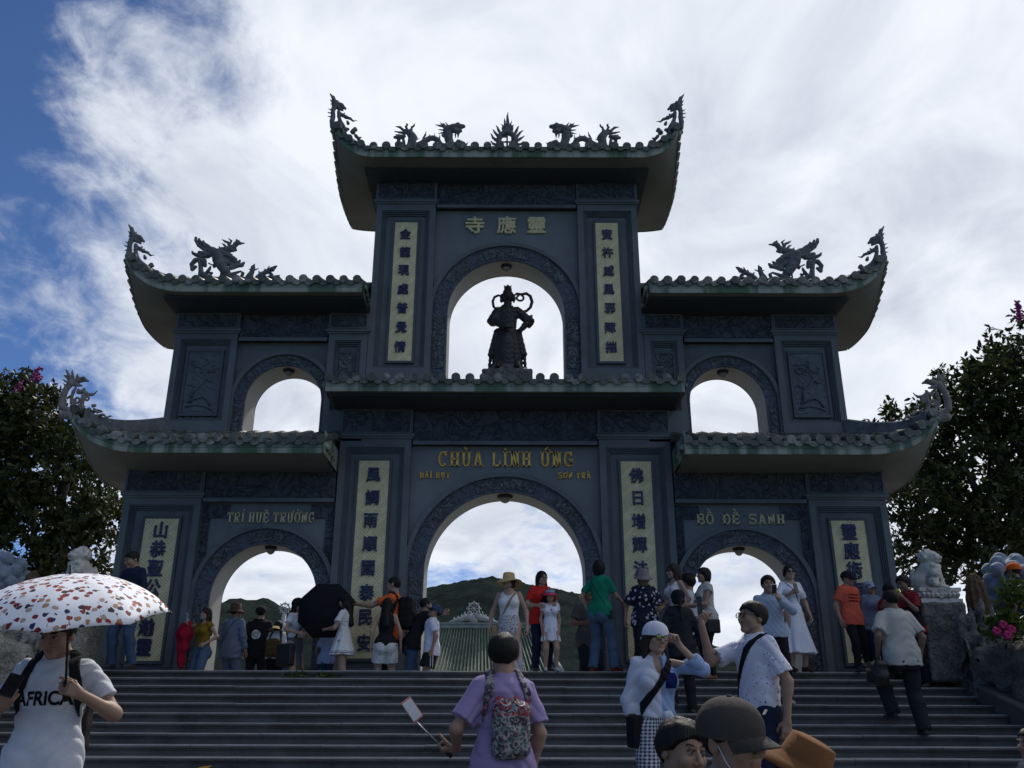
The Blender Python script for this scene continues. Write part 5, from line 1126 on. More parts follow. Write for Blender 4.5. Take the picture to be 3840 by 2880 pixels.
p.start(); p.hair('short'); p.cap(BLACK); p.top(BLACK, sleeve=.7, ease=.026, hem=.43, box=1.0, amp=.006); p.pants(DKPANT); p.shoes(SHOE)
me = text_mesh('o', .20, .0006, .03); p.chest_print(me, .68, cloth('white_print', (.5, .5, .5)), y_dir=1, x=.03)
p = P_('short visitor in black with white sleeves between the black t-shirt and the grey skirt', 602, 1338, 15.0, 172, sex='f', skin=SKINS['l'], hp=15)
p.start(); p.hair('bob'); p.top(WHITE, sleeve=.75, hem=.5); p.pants(BLACK); p.shoes(SHOE)
hb = MB(); hb.lathe([(0, .05), (.07, .045), (.085, -.01), (.15, -.03), (.15, -.036), (.08, -.02)], 24, (0, .13, -.10)); p.mesh('hat', hb, cloth('pale_straw', (.40, .30, .16)))
p.backpack(cloth('brown_canvas', (.085, .055, .022)), 'small brown canvas backpack on the short visitor in black', (.12, .07, .15), .63)
p = P_('woman in white top and long grey skirt with a black cap in the left arch', 645, 1289, 14.3, 62, hat=.01, sex='f', skin=SKINS['l'], la=(.03, .10, -.22), ra=(.05, .16, -.18))
p.start(); p.hair('long'); p.cap(BLACK); p.top(WHITE, sleeve=.55, hem=.585); p.skirt(cloth('grey_wool', (.10, .105, .112)), .05, .075, .155, .60); p.shoes(SHOE)
p.glasses(IRON, True); p.crossbody(LEATHER, -1, 'slouchy black shoulder bag against the long grey skirt', w=.035, size=(.15, .06, .17), hipz=.44)
# black umbrella pointed at us, held between two women
um = umbrella('open black umbrella held sideways in front of the left arch', at(704, 1322, 13.95)+np.array([0, -.10, .06]), at(712, 1338, 14.5), .47, .17, cloth('black_umbrella_fabric', (.009, .009, .012)), tw=.4)
p = P_('child in pale blue shirt half hidden behind the white pleated dress', 712, 1348, 14.45, 185, sex='f', skin=SKINS['m'], hs=1.08, la=(.05, .05, -.28))
p.start(); p.hair('short'); p.top(cloth('pale_blue_cotton', (.36, .42, .62)), sleeve=.75, hem=.46, ease=.024); p.pants(DENIM); p.shoes(SHOE)
p = P_('girl in white pleated mini dress with black trim and black cap facing the black umbrella', 748, 1281, 13.95, -98, hat=.01, sex='f', skin=SKINS['m'], hy=8, ra=(.02, .20, -.10), la=(-.01, .18, -.16), lf=(.02, -.10, .0), rf=(.02, .04, 0), hcurl=.9)
H = p.H; p.start(); p.hair('long'); p.cap(BLACK, back=True)
p.dress(cloth('white_tennis_dress', (.60, .61, .62), pattern=zstripes([(.415*H, .423*H, (.02, .02, .03)), (.432*H, .437*H, (.02, .02, .03)), (.715*H, .720*H, (.02, .02, .03))])), .40, .155, .64, sleeve=.62, neck='crew', n=16, amp=.014); p.shoes(SHOE)
ORANGE = cloth('orange_jersey', (.62, .115, .025))
p = P_('tall man in orange t-shirt stretching out an arm beside the couplet board', 853, 1243, 14.15, -100, sex='m', skin=SKINS['m'], hy=-5, la=(.02, .305, -.05), ra=(.05, .03, -.30), lhint=(.1, 0, -1), hcurl=.25)
p.pn[1] = np.array([0, 0, -1.]); p.start(); p.hair('short', vol=-.006); p.top(ORANGE, sleeve=.62, ease=.022, box=.98); p.pants(DKPANT, length=1.0); p.shoes(SHOE); p.backpack(BLACK, 'large black backpack on the tall man in orange', (.16, .11, .25), .68)
p = P_('girl in black tank top and white floral shorts with long black hair, seen from behind', 838, 1289, 13.85, 186, sex='f', skin=SKINS['l'], la=(.06, .0, -.30), ra=(.07, .03, -.30))
p.start(); p.hair('long'); p.top(BLACK, neck='tank', ease=.010, hem=.50, box=.85); p.pants(cloth('white_floral_cotton', (.5, .5, .5), pattern=floral((.55, .55, .54), (.10, .10, .10), 30, .22)), .36, .016, .02, .54, 'shorts'); p.shoes(SHOE)
p = P_('person in black with torn jeans bending to fix the boy\'s cap', 893, 1301, 14.0, 118, sex='m', skin=SKINS['m'], lean=24, la=(.0, .26, .05), ra=(.06, .04, -.30), hp=5, lf=(.02, .1, 0), rf=(.02, -.1, 0), H=1.56)
p.start(); p.hair('short'); p.top(BLACK, sleeve=.7, ease=.024, hem=.46); p.pants(DENIM); p.shoes(SHOE)
p = P_('boy in white t-shirt and black shorts looking up in a blue camouflage cap', 935, 1303, 13.8, -82, hat=.01, sex='m', z=LOW, skin=SKINS['m'], hs=1.1, hp=-28, ra=(.05, .02, -.30), la=(.06, .0, -.30), H=1.40)
H = p.H; p.start(); p.hair('short'); p.cap(cloth('blue_camo', (.05, .08, .15), pattern=floral((.03, .05, .10), (.12, .17, .27), 40, .3)), visor=BLACK); p.top(cloth('lilac_white_cotton', (.64, .64, .74)), sleeve=.72, ease=.028, hem=.44, box=1.02)
def sidestripe(ctx, col):
    q = sep(ctx); a = math_n(ctx, 'ABSOLUTE', math_n(ctx, 'SUBTRACT', math_n(ctx, 'ABSOLUTE', q[1]), .018)); return ctx['mixc'](math_n(ctx, 'MULTIPLY', math_n(ctx, 'LESS_THAN', a, .006), math_n(ctx, 'GREATER_THAN', math_n(ctx, 'ABSOLUTE', q[0]), .10)), col, (.5, .5, .5))
p.pants(cloth('black_sports_shorts', (.016, .017, .02), pattern=sidestripe), .40, .022, .03, .56, 'shorts'); p.shoes(SHOE)
# --- centre
STRAW = cloth('woven_straw', (.46, .35, .17), pattern=hstripes((.46, .35, .17), (.36, .27, .12), 160))
p = P_('woman in floppy straw hat, white tank top and floral skirt on the upper steps', 1100, 1234, 12.7, -8, hat=.02, sex='f', skin=SKINS['l'], fat=1.18, hy=-28, hp=-8, hr=-6, la=(.075, .01, -.30), ra=(.085, .02, -.30))
p.start(); p.hair('bob', HAIRB); p.bucket(STRAW, .095, .065, .085, 1.0); p.top(cloth('white_rib_knit', (.66, .68, .68), pattern=hstripes((.66, .68, .68), (.60, .62, .63), 90)), neck='tank', ease=.009, hem=.60, box=0, amp=.001)
p.skirt(cloth('grey_floral_cotton', (.4, .4, .42), pattern=floral((.42, .41, .43), (.07, .05, .07), 34, .30)), .12, .088, .135, .615, n=9); p.shoes(SHOE); p.crossbody(cloth('tan_leather', (.30, .22, .13)), -1, 'tan crossbody bag worn over the white tank top', w=.032, size=(.10, .04, .10), hipz=.47)
LILAC = cloth('lilac_linen', (.29, .225, .40))
p = P_('young man in lilac shirt with an owl-print backpack climbing, seen from behind', 1087, 1366, 4.95, 200, sex='m', skin=SKINS['m'], hs=1.08, fat=.84, hy=-22, la=(.05, .12, -.215), lhint=(.7, -.6, -.5), ra=(.03, .02, -.30), hcurl=1.0)
p.pn[1] = np.array([-.3, -.3, 1.]); p.hdir[1] = np.array([.75, -.5, -.15]); p.start(); p.hair('short', vol=.006); p.top(LILAC, sleeve=.78, ease=.024, hem=.46, box=1.0, amp=.007, loose=.02, seed=4); p.pants(cloth('pale_grey_trousers', (.36, .355, .34)), ease=.02); p.shoes(SHOE)
def owl(ctx, col):
    n, l = ctx['n'], ctx['l']; q = sep(ctx); v = n('ShaderNodeTexVoronoi'); v.inputs['Scale'].default_value = 40; l(ctx['co'], v.inputs[0]); ns = ctx['noise'](28, 3, .6, 1.5)
    base = ctx['mixc'](ctx['ramp'](ns, .44, .56), (.30, .28, .28), (.045, .03, .045))
    band = math_n(ctx, 'MULTIPLY', math_n(ctx, 'GREATER_THAN', q[2], -.03), math_n(ctx, 'LESS_THAN', q[2], .07)); base = ctx['mixc'](math_n(ctx, 'MULTIPLY', band, math_n(ctx, 'LESS_THAN', v.outputs[0], .42)), base, (.28, .035, .05))
    low = math_n(ctx, 'LESS_THAN', q[2], -.03); low = math_n(ctx, 'MULTIPLY', low, math_n(ctx, 'LESS_THAN', v.outputs[0], .36)); return ctx['mixc'](low, base, (.05, .12, .11))
bp = p.backpack(mat('owl_print_canvas', (.2, .18, .18), .85, .1, 4, .002, 80, pattern=owl), 'small patterned canvas backpack with an owl face on the lilac shirt', (.115, .055, .16), .655)
def decal(parent, pts, m, name, y):          # flat applique on the bag's outer side, pressed onto its surface
    bv = BVHTree.FromPolygons([v.co for v in parent.data.vertices], [q.vertices for q in parent.data.polygons]); V = []
    for a, b in pts:
        h = bv.ray_cast(Vector((a, 1.0, b)), Vector((0, -1, 0))); V.append((a, (h[0].y if h[0] is not None else y)+.003, b))
    m_ = MB(); c = len(V); m_.add(V+[tuple(np.mean(V, 0)+np.array([0, .003, 0]))], [(i, (i+1) % c, c) for i in range(c)], True); return m_.build(name, m, parent)
circ = lambda x, z, r, n=20, sy=1.0: [(x+r*math.cos(2*math.pi*i/n), z+r*sy*math.sin(2*math.pi*i/n)) for i in range(n)]
for sgn in (-1, 1):
    decal(bp, circ(sgn*.046+.0, .060, .043), mat('owl_ring', (.28, .06, .08), .8, .1), 'owl_eye_ring', 0); e = decal(bp, circ(sgn*.046, .060, .034), mat('owl_white', (.62, .60, .55), .8, .1), 'owl_eye', 0)
    for v in e.data.vertices: v.co.y += .003
    e = decal(bp, circ(sgn*.036, .054, .014), mat('owl_pupil', (.02, .02, .02), .6, .1), 'owl_pupil', 0)
    for v in e.data.vertices: v.co.y += .006
e = decal(bp, [(-.016, .035), (.016, .035), (0, -.005)], mat('owl_beak', (.10, .18, .22), .8, .1), 'owl_beak', 0)
# selfie stick with a pink phone in his hand
hp_ = p.world(p.hd[1]); tip = hp_+Vector((-.20, .02, .17)); stk = empty('selfie_stick', hp_); tag(stk, 'black selfie stick in the hand of the man in lilac', 'selfie stick')
q = MB(); q.tube([(.05, -.005, -.05), (-.03, .003, .02)], .014, 10); q.build('grip', IRON, stk); q = MB(); q.tube([(-.03, .003, .02), tuple(tip-hp_)], .005, 8); q.build('rod', mat('steel', (.35, .35, .36), .35, .1, metallic=.8), stk); q = MB(); d_ = tip-hp_; q.tube([tuple(d_), tuple(d_+Vector((0, -.008, .03)))], .016, 8); q.build('clamp', IRON, stk)
phone(tip+Vector((.0, -.02, .045)), (R(10), R(-38), R(10)), 'pink phone with a bright screen on the selfie stick', mat('pink_phone_case', (.62, .25, .20), .5, .05), mat('lit_screen', (.75, .75, .76), .25, .03), (.068, .009, .145))
p = P_('woman in red t-shirt and glasses standing behind the little girl', 1168, 1231, 13.68, 18, sex='f', z=0.0, skin=SKINS['l'], hy=14, hp=8, la=(.02, .15, -.17), ra=(.0, .14, -.18), H=None)
p.start(); p.hair('long'); RED = cloth('red_jersey', (.50, .025, .022)); p.top(RED, sleeve=.7, hem=.45, ease=.022); p.pants(NAVY); p.shoes(SHOE); p.glasses(IRON, False); p.chest_print(text_mesh('N', .14, .0006, .02), .70, cloth('black_print', (.02, .02, .02)))
p = P_('little girl in white dress and striped bucket hat', 1188, 1271, 13.48, 6, hat=.02, sex='f', skin=SKINS['l'], hs=1.14, fat=1.05, hp=4)
H = p.H; p.start(); p.hair('long'); p.bucket(cloth('striped_hat_cotton', (.13, .16, .25), pattern=zstripes([(H*.965, H*.985, (.30, .38, .45)), (H*.925, H*.95, (.55, .06, .13)), (H*.90, H*.925, (.50, .03, .08))])), .03, .035, .075)
p.dress(cloth('white_girl_dress', (.66, .67, .78)), .36, .125, .62, sleeve=.40, neck='scoop', n=10, amp=.014); p.shoes(cloth('white_sandal', (.5, .48, .45)))
q = MB(); q.tube([(-.03*H, -.075*H, .80*H), (0, -.098*H, .745*H), (.03*H, -.075*H, .80*H)], .0022, 5); q.tube([(0, -.100*H, .745*H), (0, -.104*H, .735*H)], .011, 10); q.build('necklace', mat('red_pendant', (.30, .01, .04), .3, .1), p.root)
p = P_('man in grey t-shirt half hidden behind the woman in green', 1268, 1262, 14.3, 20, sex='m', skin=SKINS['d'], ra=(-.02, .12, -.16), la=(-.02, .12, -.16))
p.start(); p.hair('short'); p.top(cloth('mottled_grey', (.085, .085, .088)), sleeve=.7, hem=.44); p.pants(cloth('dark_jeans', (.02, .024, .033))); p.shoes(SHOE)
p = P_('woman in bright green t-shirt and jeans turning away at the right jamb', 1293, 1208, 13.5, 142, sex='f', skin=SKINS['l'], hy=28, fat=1.05, ra=(.02, .24, -.19), rhint=(.3, -.2, -1), la=(.05, .02, -.26), hcurl=.2, lf=(.03, -.02, 0), rf=(.05, .05, 0))
p.start(); p.hair('bob', vol=.006); p.top(cloth('green_jersey', (.008, .185, .105)), sleeve=.72, hem=.48, ease=.02, box=.9); p.pants(DENIM2, ease=.016, flare=.02); p.shoes(cloth('rust_red_boots', (.16, .028, .018))); p.crossbody(LEATHER, -1, 'small dark pouch on a thin strap over the green t-shirt', w=.014, size=(.06, .03, .07), hipz=.5)
q = MB(); a = at(1328, 1392, 13.47); b = at(1346, 1455, 13.47); q.tube([a, a*.4+b*.6, b], [.014, .011, .008], 8); q.tube([a, a+np.array([-.03, .02, .10])], .018, 8); o = q.build('walking_stick', IRON); tag(o, 'thin black walking stick leaning behind the woman in green', 'walking stick')
# --- right of centre
p = P_('woman in navy floral blouse and checked bucket hat before the right couplet board', 1388, 1226, 13.2, 4, hat=.02, sex='f', skin=SKINS['d'], fat=1.12, hp=14, ra=(.10, .02, -.29), la=(.03, .12, -.19), hcurl=.5)
p.start(); p.hair('bob'); p.bucket(cloth('checked_hat', (.3, .3, .3), pattern=checks((.38, .33, .33), (.03, .03, .035), 45)), .045, .045, .085)
p.top(cloth('navy_floral_print', (.05, .05, .09), pattern=floral((.014, .016, .035), (.46, .42, .48), 15, .32)), sleeve=.85, ease=.026, hem=.47, box=1.0, loose=.03); p.pants(BLACK, ease=.02, flare=.03); p.shoes(SHOE)
p = P_('woman in white camisole and sunglasses with wavy hair in profile', 1455, 1216, 13.55, -62, sex='f', skin=SKINS['l'], hy=-14, la=(.05, .04, -.28), ra=(.03, .1, -.2))
p.start(); p.hair('long', HAIRB, vol=.006); p.top(WHITE, neck='tank', ease=.008, hem=.58, box=0, amp=.001); p.pants(DKPANT); p.shoes(SHOE); p.glasses(IRON, True)
p = P_('dark-haired person in white striped sleeve behind the camisole', 1484, 1237, 13.95, -115, sex='m', skin=SKINS['m'], la=(.05, .08, -.27))
p.start(); p.hair('short', vol=.01); p.top(cloth('white_navy_stripe', (.5, .52, .6), pattern=zstripes([(1.20, 1.212, (.02, .02, .05)), (1.222, 1.234, (.02, .02, .05))])), sleeve=.7, hem=.46); p.pants(NAVY); p.shoes(SHOE)
p = P_('bobbed woman in cream lace blouse and black trousers facing left', 1520, 1223, 13.1, -78, sex='f', skin=SKINS['m'], la=(-.02, .20, -.17), ra=(.0, .19, -.16), lhint=(.3, -.3, -1), lf=(.02, .02, 0), rf=(.04, -.05, 0))
p.start(); p.hair('bob'); p.top(cloth('cream_lace', (.42, .41, .38), pattern=dots((.46, .45, .42), (.34, .32, .31), 45, .4)), sleeve=.28, ease=.02, hem=.47, box=.95); p.pants(BLACK, ease=.018, flare=.008); p.shoes(cloth('tan_sandal', (.22, .12, .08))); p.crossbody(LEATHER, -1 if False else 1, 'black handbag with long thin strap on the cream lace blouse', w=.010, size=(.10, .045, .10), hipz=.46)
p = P_('woman in black jacket and black cap walking up, seen from behind', 1463, 1271, 11.9, 184, hat=.01, sex='f', skin=SKINS['l'], fat=1.08, lf=(.02, .05, .05), la=(.05, .06, -.28), ra=(.06, .08, -.27))
p.start(); p.hair('pony'); p.cap(BLACK); p.top(cloth('dull_black_jacket', (.020, .021, .026)), name='jacket', sleeve=1.9, ease=.03, hem=.44, box=1.0, amp=.007); p.pants(BLACK); p.shoes(SHOE)
BLUES = cloth('two_tone_blue_shirt', (.5, .58, .75)); 
def twotone(ctx, col): return ctx['mixc'](math_n(ctx, 'GREATER_THAN', sep(ctx)[0], .01), (.56, .58, .66), (.26, .36, .56))
p = P_('woman in white backwards cap and mirrored sunglasses with tied pale blue shirt', 1408, 1339, 6.2, 10, hat=.005, sex='f', skin=SKINS['l'], hy=12, hp=4, hr=6, la=(-.005, .135, .075), lhint=(1.0, .25, -.9), ra=(.03, .0, -.31), lcurl=.9, hcurl=.4, fat=.95, hs=1.05)
p.pn[1] = np.array([-.8, -.3, .1]); p.hdir[1] = np.array([-.45, -.2, .9]); p.start(); p.hair('long', HAIRB, vol=.004); p.cap(cloth('white_cap', (.58, .59, .68)), back=True)
sh = p.top(mat('two_tone_blue_cotton', (.4, .5, .7), .9, .08, 5, .0025, 70, spec=.15, pattern=twotone, fine=.06), sleeve=1.45, ease=.022, hem=.565, box=.96, neck='v', amp=.007, loose=.020, seed=6)
pk = MB(); pk.grid([[(.035+.085*i/8, 0, -.055+.11*j/8) for i in range(9)] for j in range(9)]); me = bpy.data.meshes.new('pk'); me.from_pydata(pk.v, [], pk.f); me.update(); p.chest_print(me, .725, cloth('navy_pocket', (.012, .018, .10)), off=.006, name='pocket', target=sh)
kf = lambda P: np.minimum(smin(ell(P, (.02, -.125*p.H/1.05, .575*p.H), (.035, .035, .03)), smin(seg(P, (.02, -.125*p.H/1.05, .57*p.H), (.10, -.13*p.H/1.05, .545*p.H), .022, .016), seg(P, (.02, -.125*p.H/1.05, .57*p.H), (.05, -.135*p.H/1.05, .515*p.H), .022, .012), .02), .02), 9)+.003*np.sin(P[:, 0]*120)
p.part('knot', kf, (-.1, -.35, .45*p.H), (.2, .0, .62*p.H), WHITE, .8)
p.pants(mat('gingham_cotton', (.3, .3, .35), .9, .08, 5, .002, 70, spec=.15, pattern=checks((.56, .57, .62), (.025, .03, .06), 42), fine=.05), ease=.014, flare=.02, waist=.585); p.shoes(WHITE)
p.glasses(IRON, True, mat('mirror_lens', (.30, .32, .10), .10, .5, 30, metallic=.6)); p.crossbody(BLACK, -1, 'black sling bag across the pale blue tied shirt', w=.05, size=(.08, .045, .11), hipz=.52)
p = P_('man in glasses and dotted white shirt holding up a phone', 1622, 1294, 6.5, -72, sex='m', skin=SKINS['m'], hy=2, hp=-4, fat=1.02, ra=(.0, .20, .075), rhint=(.2, .4, -1), la=(.045, -.03, -.305), rcurl=.9)
p.pn[-1] = np.array([.5, .5, .2]); p.hdir[-1] = np.array([0, -.15, 1.]); p.start(); p.hair('short', vol=.004); p.top(cloth('dotted_white_shirt', (.6, .6, .68), pattern=dots((.64, .64, .73), (.10, .11, .20), 34, .20)), sleeve=.78, ease=.024, hem=.535, box=.98, amp=.006, loose=.014, seed=3)
p.pants(NAVY); p.shoes(SHOE); p.glasses(IRON, False); p.crossbody(BLACK, -1, 'wide black sling strap over the dotted white shirt', w=.05, size=(.10, .035, .09), hipz=.50)
col = MB(); col.grid([[((.062+.012*j)*math.sin(a)*p.k, p.neck[1]-.006-(.058+.012*j)*math.cos(a)*p.k, .845*p.H-.012*j+(.014 if j == 1 else 0)) for a in [i*2*math.pi/24 for i in range(25)]] for j in range(3)]); col.build('collar', MATS['dotted_white_shirt'], p.root)
phone(p.world(p.hd[-1]+np.array([0, -.02, .075])), (R(4), R(3), p.yaw), 'dark phone held up by the man in the dotted shirt')
p = P_('young man in light blue shirt photographing with his phone on the steps', 1657, 1241, 12.1, -6, sex='m', skin=SKINS['m'], la=(-.055, .18, -.02), lhint=(.9, .2, -1), ra=(.03, .06, -.28), lcurl=.8, lf=(.03, -.05, 0), rf=(.02, .06, 0))
p.pn[1] = np.array([-.6, .2, .3]); p.hdir[1] = np.array([-.5, -.35, .8]); p.start(); p.hair('short', vol=.01); p.top(cloth('pale_blue_shirt', (.34, .40, .50)), sleeve=1.9, ease=.02, hem=.50, box=.92, amp=.005); p.pants(BLACK, ease=.010, flare=.006); p.shoes(cloth('grey_trainer', (.30, .28, .26)))
phone(p.world(p.hd[1]+np.array([0, -.03, .05])), (R(8), R(4), p.yaw), 'white phone in front of the face of the man in light blue', mat('white_phone', (.6, .6, .6), .4, .05))
p = P_('woman in calf-length white dress and sunglasses under the right arch', 1702, 1219, 13.52, 14, sex='f', skin=SKINS['l'], hy=-8, fat=1.05, ra=(.0, .14, -.10), la=(.075, .03, -.29), hcurl=.6)
p.start(); p.hair('pony'); p.dress(cloth('white_linen_dress', (.66, .68, .76)), .165, .185, .60, sleeve=.75, neck='scoop', n=9, amp=.018); p.shoes(cloth('brown_sandal', (.05, .03, .025))); p.glasses(IRON, True); p.crossbody(LEATHER, 1, 'small dark green bag at the hip of the white dress', w=.014, size=(.08, .03, .06), hipz=.50)
phone(p.world(p.hd[-1]+np.array([0, -.02, .05])), (R(-15), 0, p.yaw), 'brown phone held by the woman in the white dress', mat('brown_phone_case', (.10, .05, .03), .5, .1))
CORAL = cloth('coral_jersey', (.56, .10, .06))
p = P_('young man in coral t-shirt and black cap before the right outer pillar', 1827, 1231, 13.5, 22, hat=.012, sex='m', skin=SKINS['m'], hy=22, hp=8, ra=(.06, .02, -.30), la=(.06, -.04, -.29), lf=(.10, -.02, 0), rf=(.0, .06, 0), sway=-2)
p.start(); p.hair('short'); p.cap(BLACK); p.top(CORAL, sleeve=.68, ease=.024, hem=.45, box=.98); p.pants(BLACK, ease=.008, flare=.004); p.shoes(SHOE)
for i, (w_, z_) in enumerate((('MAGIC', .745), ('WAVE', .715), ('LINE', .685))): p.chest_print(text_mesh('▬'*3 if False else '~~~', .11, .0006, .004), z_, cloth('dark_red_print', (.16, .015, .02)), off=.004)
p = P_('person in grey-blue hooded jacket behind the coral t-shirt', 1874, 1253, 13.66, 12, hat=.01, sex='f', z=0.0, skin=SKINS['m'], hy=10)
p.start(); HOOD = cloth('grey_blue_hoodie', (.15, .18, .26)); p.hair('bob', HOOD, vol=.012); p.cap(cloth('pale_visor', (.32, .36, .46))); p.top(HOOD, name='jacket', sleeve=1.9, ease=.03, hem=.45, box=1.0); p.pants(NAVY); p.shoes(SHOE)
p = P_('visitor in black cap and dark red shirt behind the climbing man', 1918, 1258, 13.3, -40, hat=.012, sex='m', skin=SKINS['m'], hp=10)
p.start(); p.hair('short'); p.cap(BLACK); p.top(cloth('dark_red_shirt', (.22, .015, .02)), sleeve=.7, hem=.46); p.pants(BLACK); p.shoes(SHOE)
p = P_('woman in red and black striped top bending to eat beside the lion pedestal', 1957, 1241, 12.95, -62, sex='f', skin=SKINS['d'], fat=1.12, hp=14, lean=6, la=(-.02, .15, -.03), ra=(0, .16, -.02), lhint=(.4, .2, -1))
p.start(); p.hair('short', vol=.012); H = p.H; bandc = [(z_*H, (z_+.006)*H, (.45, .02, .03)) for z_ in np.arange(.70, .86, .0155)]+[(z_*H, (z_+.007)*H, (.45, .02, .03)) for z_ in (.47, .485, .50, .515)]
p.top(cloth('red_black_stripes', (.02, .014, .018), pattern=zstripes(bandc)), sleeve=.85, ease=.022, hem=.455, box=.95); p.pants(BLACK); p.shoes(SHOE)
q = MB(); q.lathe([(0, -.03), (.03, -.02), (.04, .0), (.03, .02), (0, .03)], 12); o = q.build('snack', cloth('yellow_snack', (.45, .33, .05)), None, p.world(p.hd[1]+np.array([0, -.01, .04]))); tag(o, 'yellow snack held to the mouth of the striped woman', 'snack')
OAT = cloth('oatmeal_cotton', (.40, .395, .36))
p = P_('man in oatmeal shirt and dark trousers climbing the steps with a black bag', 1925, 1259, 10.98, 186, sex='m', skin=SKINS['d'], fat=1.08, lean=5, hp=8, hy=8, lf=(.0, .13, .11), rf=(.02, -.03, 0), la=(.055, .02, -.27), ra=(.045, .0, -.29), H=1.76)
p.start(); p.hair('short'); p.top(OAT, sleeve=.80, ease=.030, hem=.455, box=1.02, amp=.006, loose=.024, seed=5); p.pants(DKPANT, ease=.022, flare=.024); p.shoes(SHOE)
c_ = p.wr[1]+np.array([.06, .05, -.22]); f = lambda P: np.minimum(smin(boxd(P, c_, (.09, .17, .15), .07), boxd(P, c_+np.array([.06, 0, -.04]), (.05, .12, .09), .04), .03)+.006*np.sin(P[:, 2]*40+P[:, 1]*20), smin(seg(P, c_+np.array([0, -.10, .12]), p.wr[1]+np.array([0, -.02, -.03]), .014), seg(P, c_+np.array([0, .10, .12]), p.wr[1]+np.array([0, .02, -.03]), .014), .02))
p.thing('travel_bag', f, c_-np.array([.3, .35, .3]), c_+np.array([.3, .35, .4]), LEATHER, 'bulky black bag hanging from the hand of the climbing man', 'bag')
p = P_('man in orange cap and navy t-shirt behind the planter at the right edge', 2186, 1213, 13.2, -140, hat=.012, sex='m', z=0.0, skin=SKINS['d'], fat=1.1, hy=-12)
p.start(); p.hair('short'); p.cap(cloth('orange_cap', (.60, .10, .015)), visor=NAVY); p.top(cloth('deep_navy_jersey', (.012, .018, .04)), sleeve=.75, ease=.028, box=1.0); p.pants(DKPANT); p.shoes(SHOE)
# --- close to the camera
CAPG = cloth('washed_brown_cap', (.055, .048, .043))
p = P_('man in washed brown cap with a lowered mask walking down close to the camera', 1566, 1495, 2.4, 36, hat=.006, sex='m', skin=SKINS['m'], hp=8, hr=-5, fat=1.05, group='visitors close to the camera')
p.start(); p.hair('short'); c = p.cap(CAPG); p.top(cloth('dark_grey_tee', (.03, .03, .033))); p.pants(DKPANT); p.shoes(SHOE)
q = MB(); q.box(-.016, .016, -.0015, .0015, -.009, .009); t_ = q.build('cap_label', cloth('pale_label', (.42, .38, .35)), c, tuple(p.hc+p.Rh@(np.array([.078, -.062, .090])*p.hh))); t_.rotation_euler = (R(32), 0, R(52))
mk = MB(); mk.grid([[(.055*math.sin(a), -.040-.052*math.cos(a), -.085-.02*j) for a in [-1.4+i*.28 for i in range(11)]] for j in range(4)]); p.mesh('face_mask', mk, cloth('patterned_mask', (.05, .07, .11), pattern=dots((.03, .045, .08), (.28, .30, .33), 160, .25)))
mk = MB(); mk.tube([(-.078, .008, .01), (-.074, -.030, -.05), (-.058, -.055, -.088)], .0022, 5); mk.tube([(.078, .008, .01), (.074, -.030, -.05), (.058, -.055, -.088)], .0022, 5); p.mesh('mask_loop', mk, cloth('white_elastic', (.6, .6, .6)))
p = P_('smiling dark-haired man close to the camera beside the brown cap', 1453, 1541, 3.05, 32, sex='m', skin=SKINS['m'], hp=10, hr=4, group='visitors close to the camera')
p.start(); p.hair('short', vol=.006); p.top(BLACK); p.pants(DKPANT); p.shoes(SHOE)
p = P_('person in rust-orange bucket hat bending close behind the brown cap', 1688, 1562, 3.1, 62, hat=.02, sex='f', skin=SKINS['m'], hp=30, group='visitors close to the camera')
p.start(); p.hair('bob'); p.bucket(cloth('rust_hat_suede', (.17, .075, .03)), .07, .05, .08, .4); p.top(DKPANT); p.pants(DKPANT); p.shoes(SHOE)
p = P_('dark-haired child at the right picture edge near the steps', 2226, 1572, 4.4, -80, sex='m', skin=SKINS['m'], hs=1.14, group='visitors close to the camera')
p.start(); p.hair('short'); p.top(NAVY); p.pants(DKPANT); p.shoes(SHOE)
# ------------------------------------------------------------------ stair flanks, lions, carved rocks
ROCK = mat('carved_grey_rock', (.13, .125, .115), .9, .4, 2.5, .010, 14, pattern=relief(7.0, 2.2), stain=patches(3, (.05, .05, .048), .55, .8))
ROCK_LIT = mat('carved_pale_rock', (.27, .255, .225), .9, .35, 2.5, .010, 14, pattern=relief(7.0, 2.2), stain=patches(3, (.11, .105, .095), .55, .8))  # left-hand copy of the rock, its lit tone put into the colour
MARBLE = mat('white_weathered_marble', (.50, .48, .44), .75, .25, 6, .008, 40, stain=patches(7, (.20, .19, .17), .52, .75))
BLUEROCK = mat('pale_blue_stone', (.19, .235, .30), .8, .25, 5, .01, 30, stain=patches(5, (.11, .14, .19), .52, .75))
BROWN = mat('brown_weathered_rock', (.085, .055, .032), .85, .45, 6, .02, 20)
mb = MB()
for s in (-1, 1): mb.box(min(s*6.78, s*15), max(s*6.78, s*15), 8.4, 18, -2.4, -.012 if s > 0 else -.012)
tag(mb.build('terrace', PAVE), kind='structure')
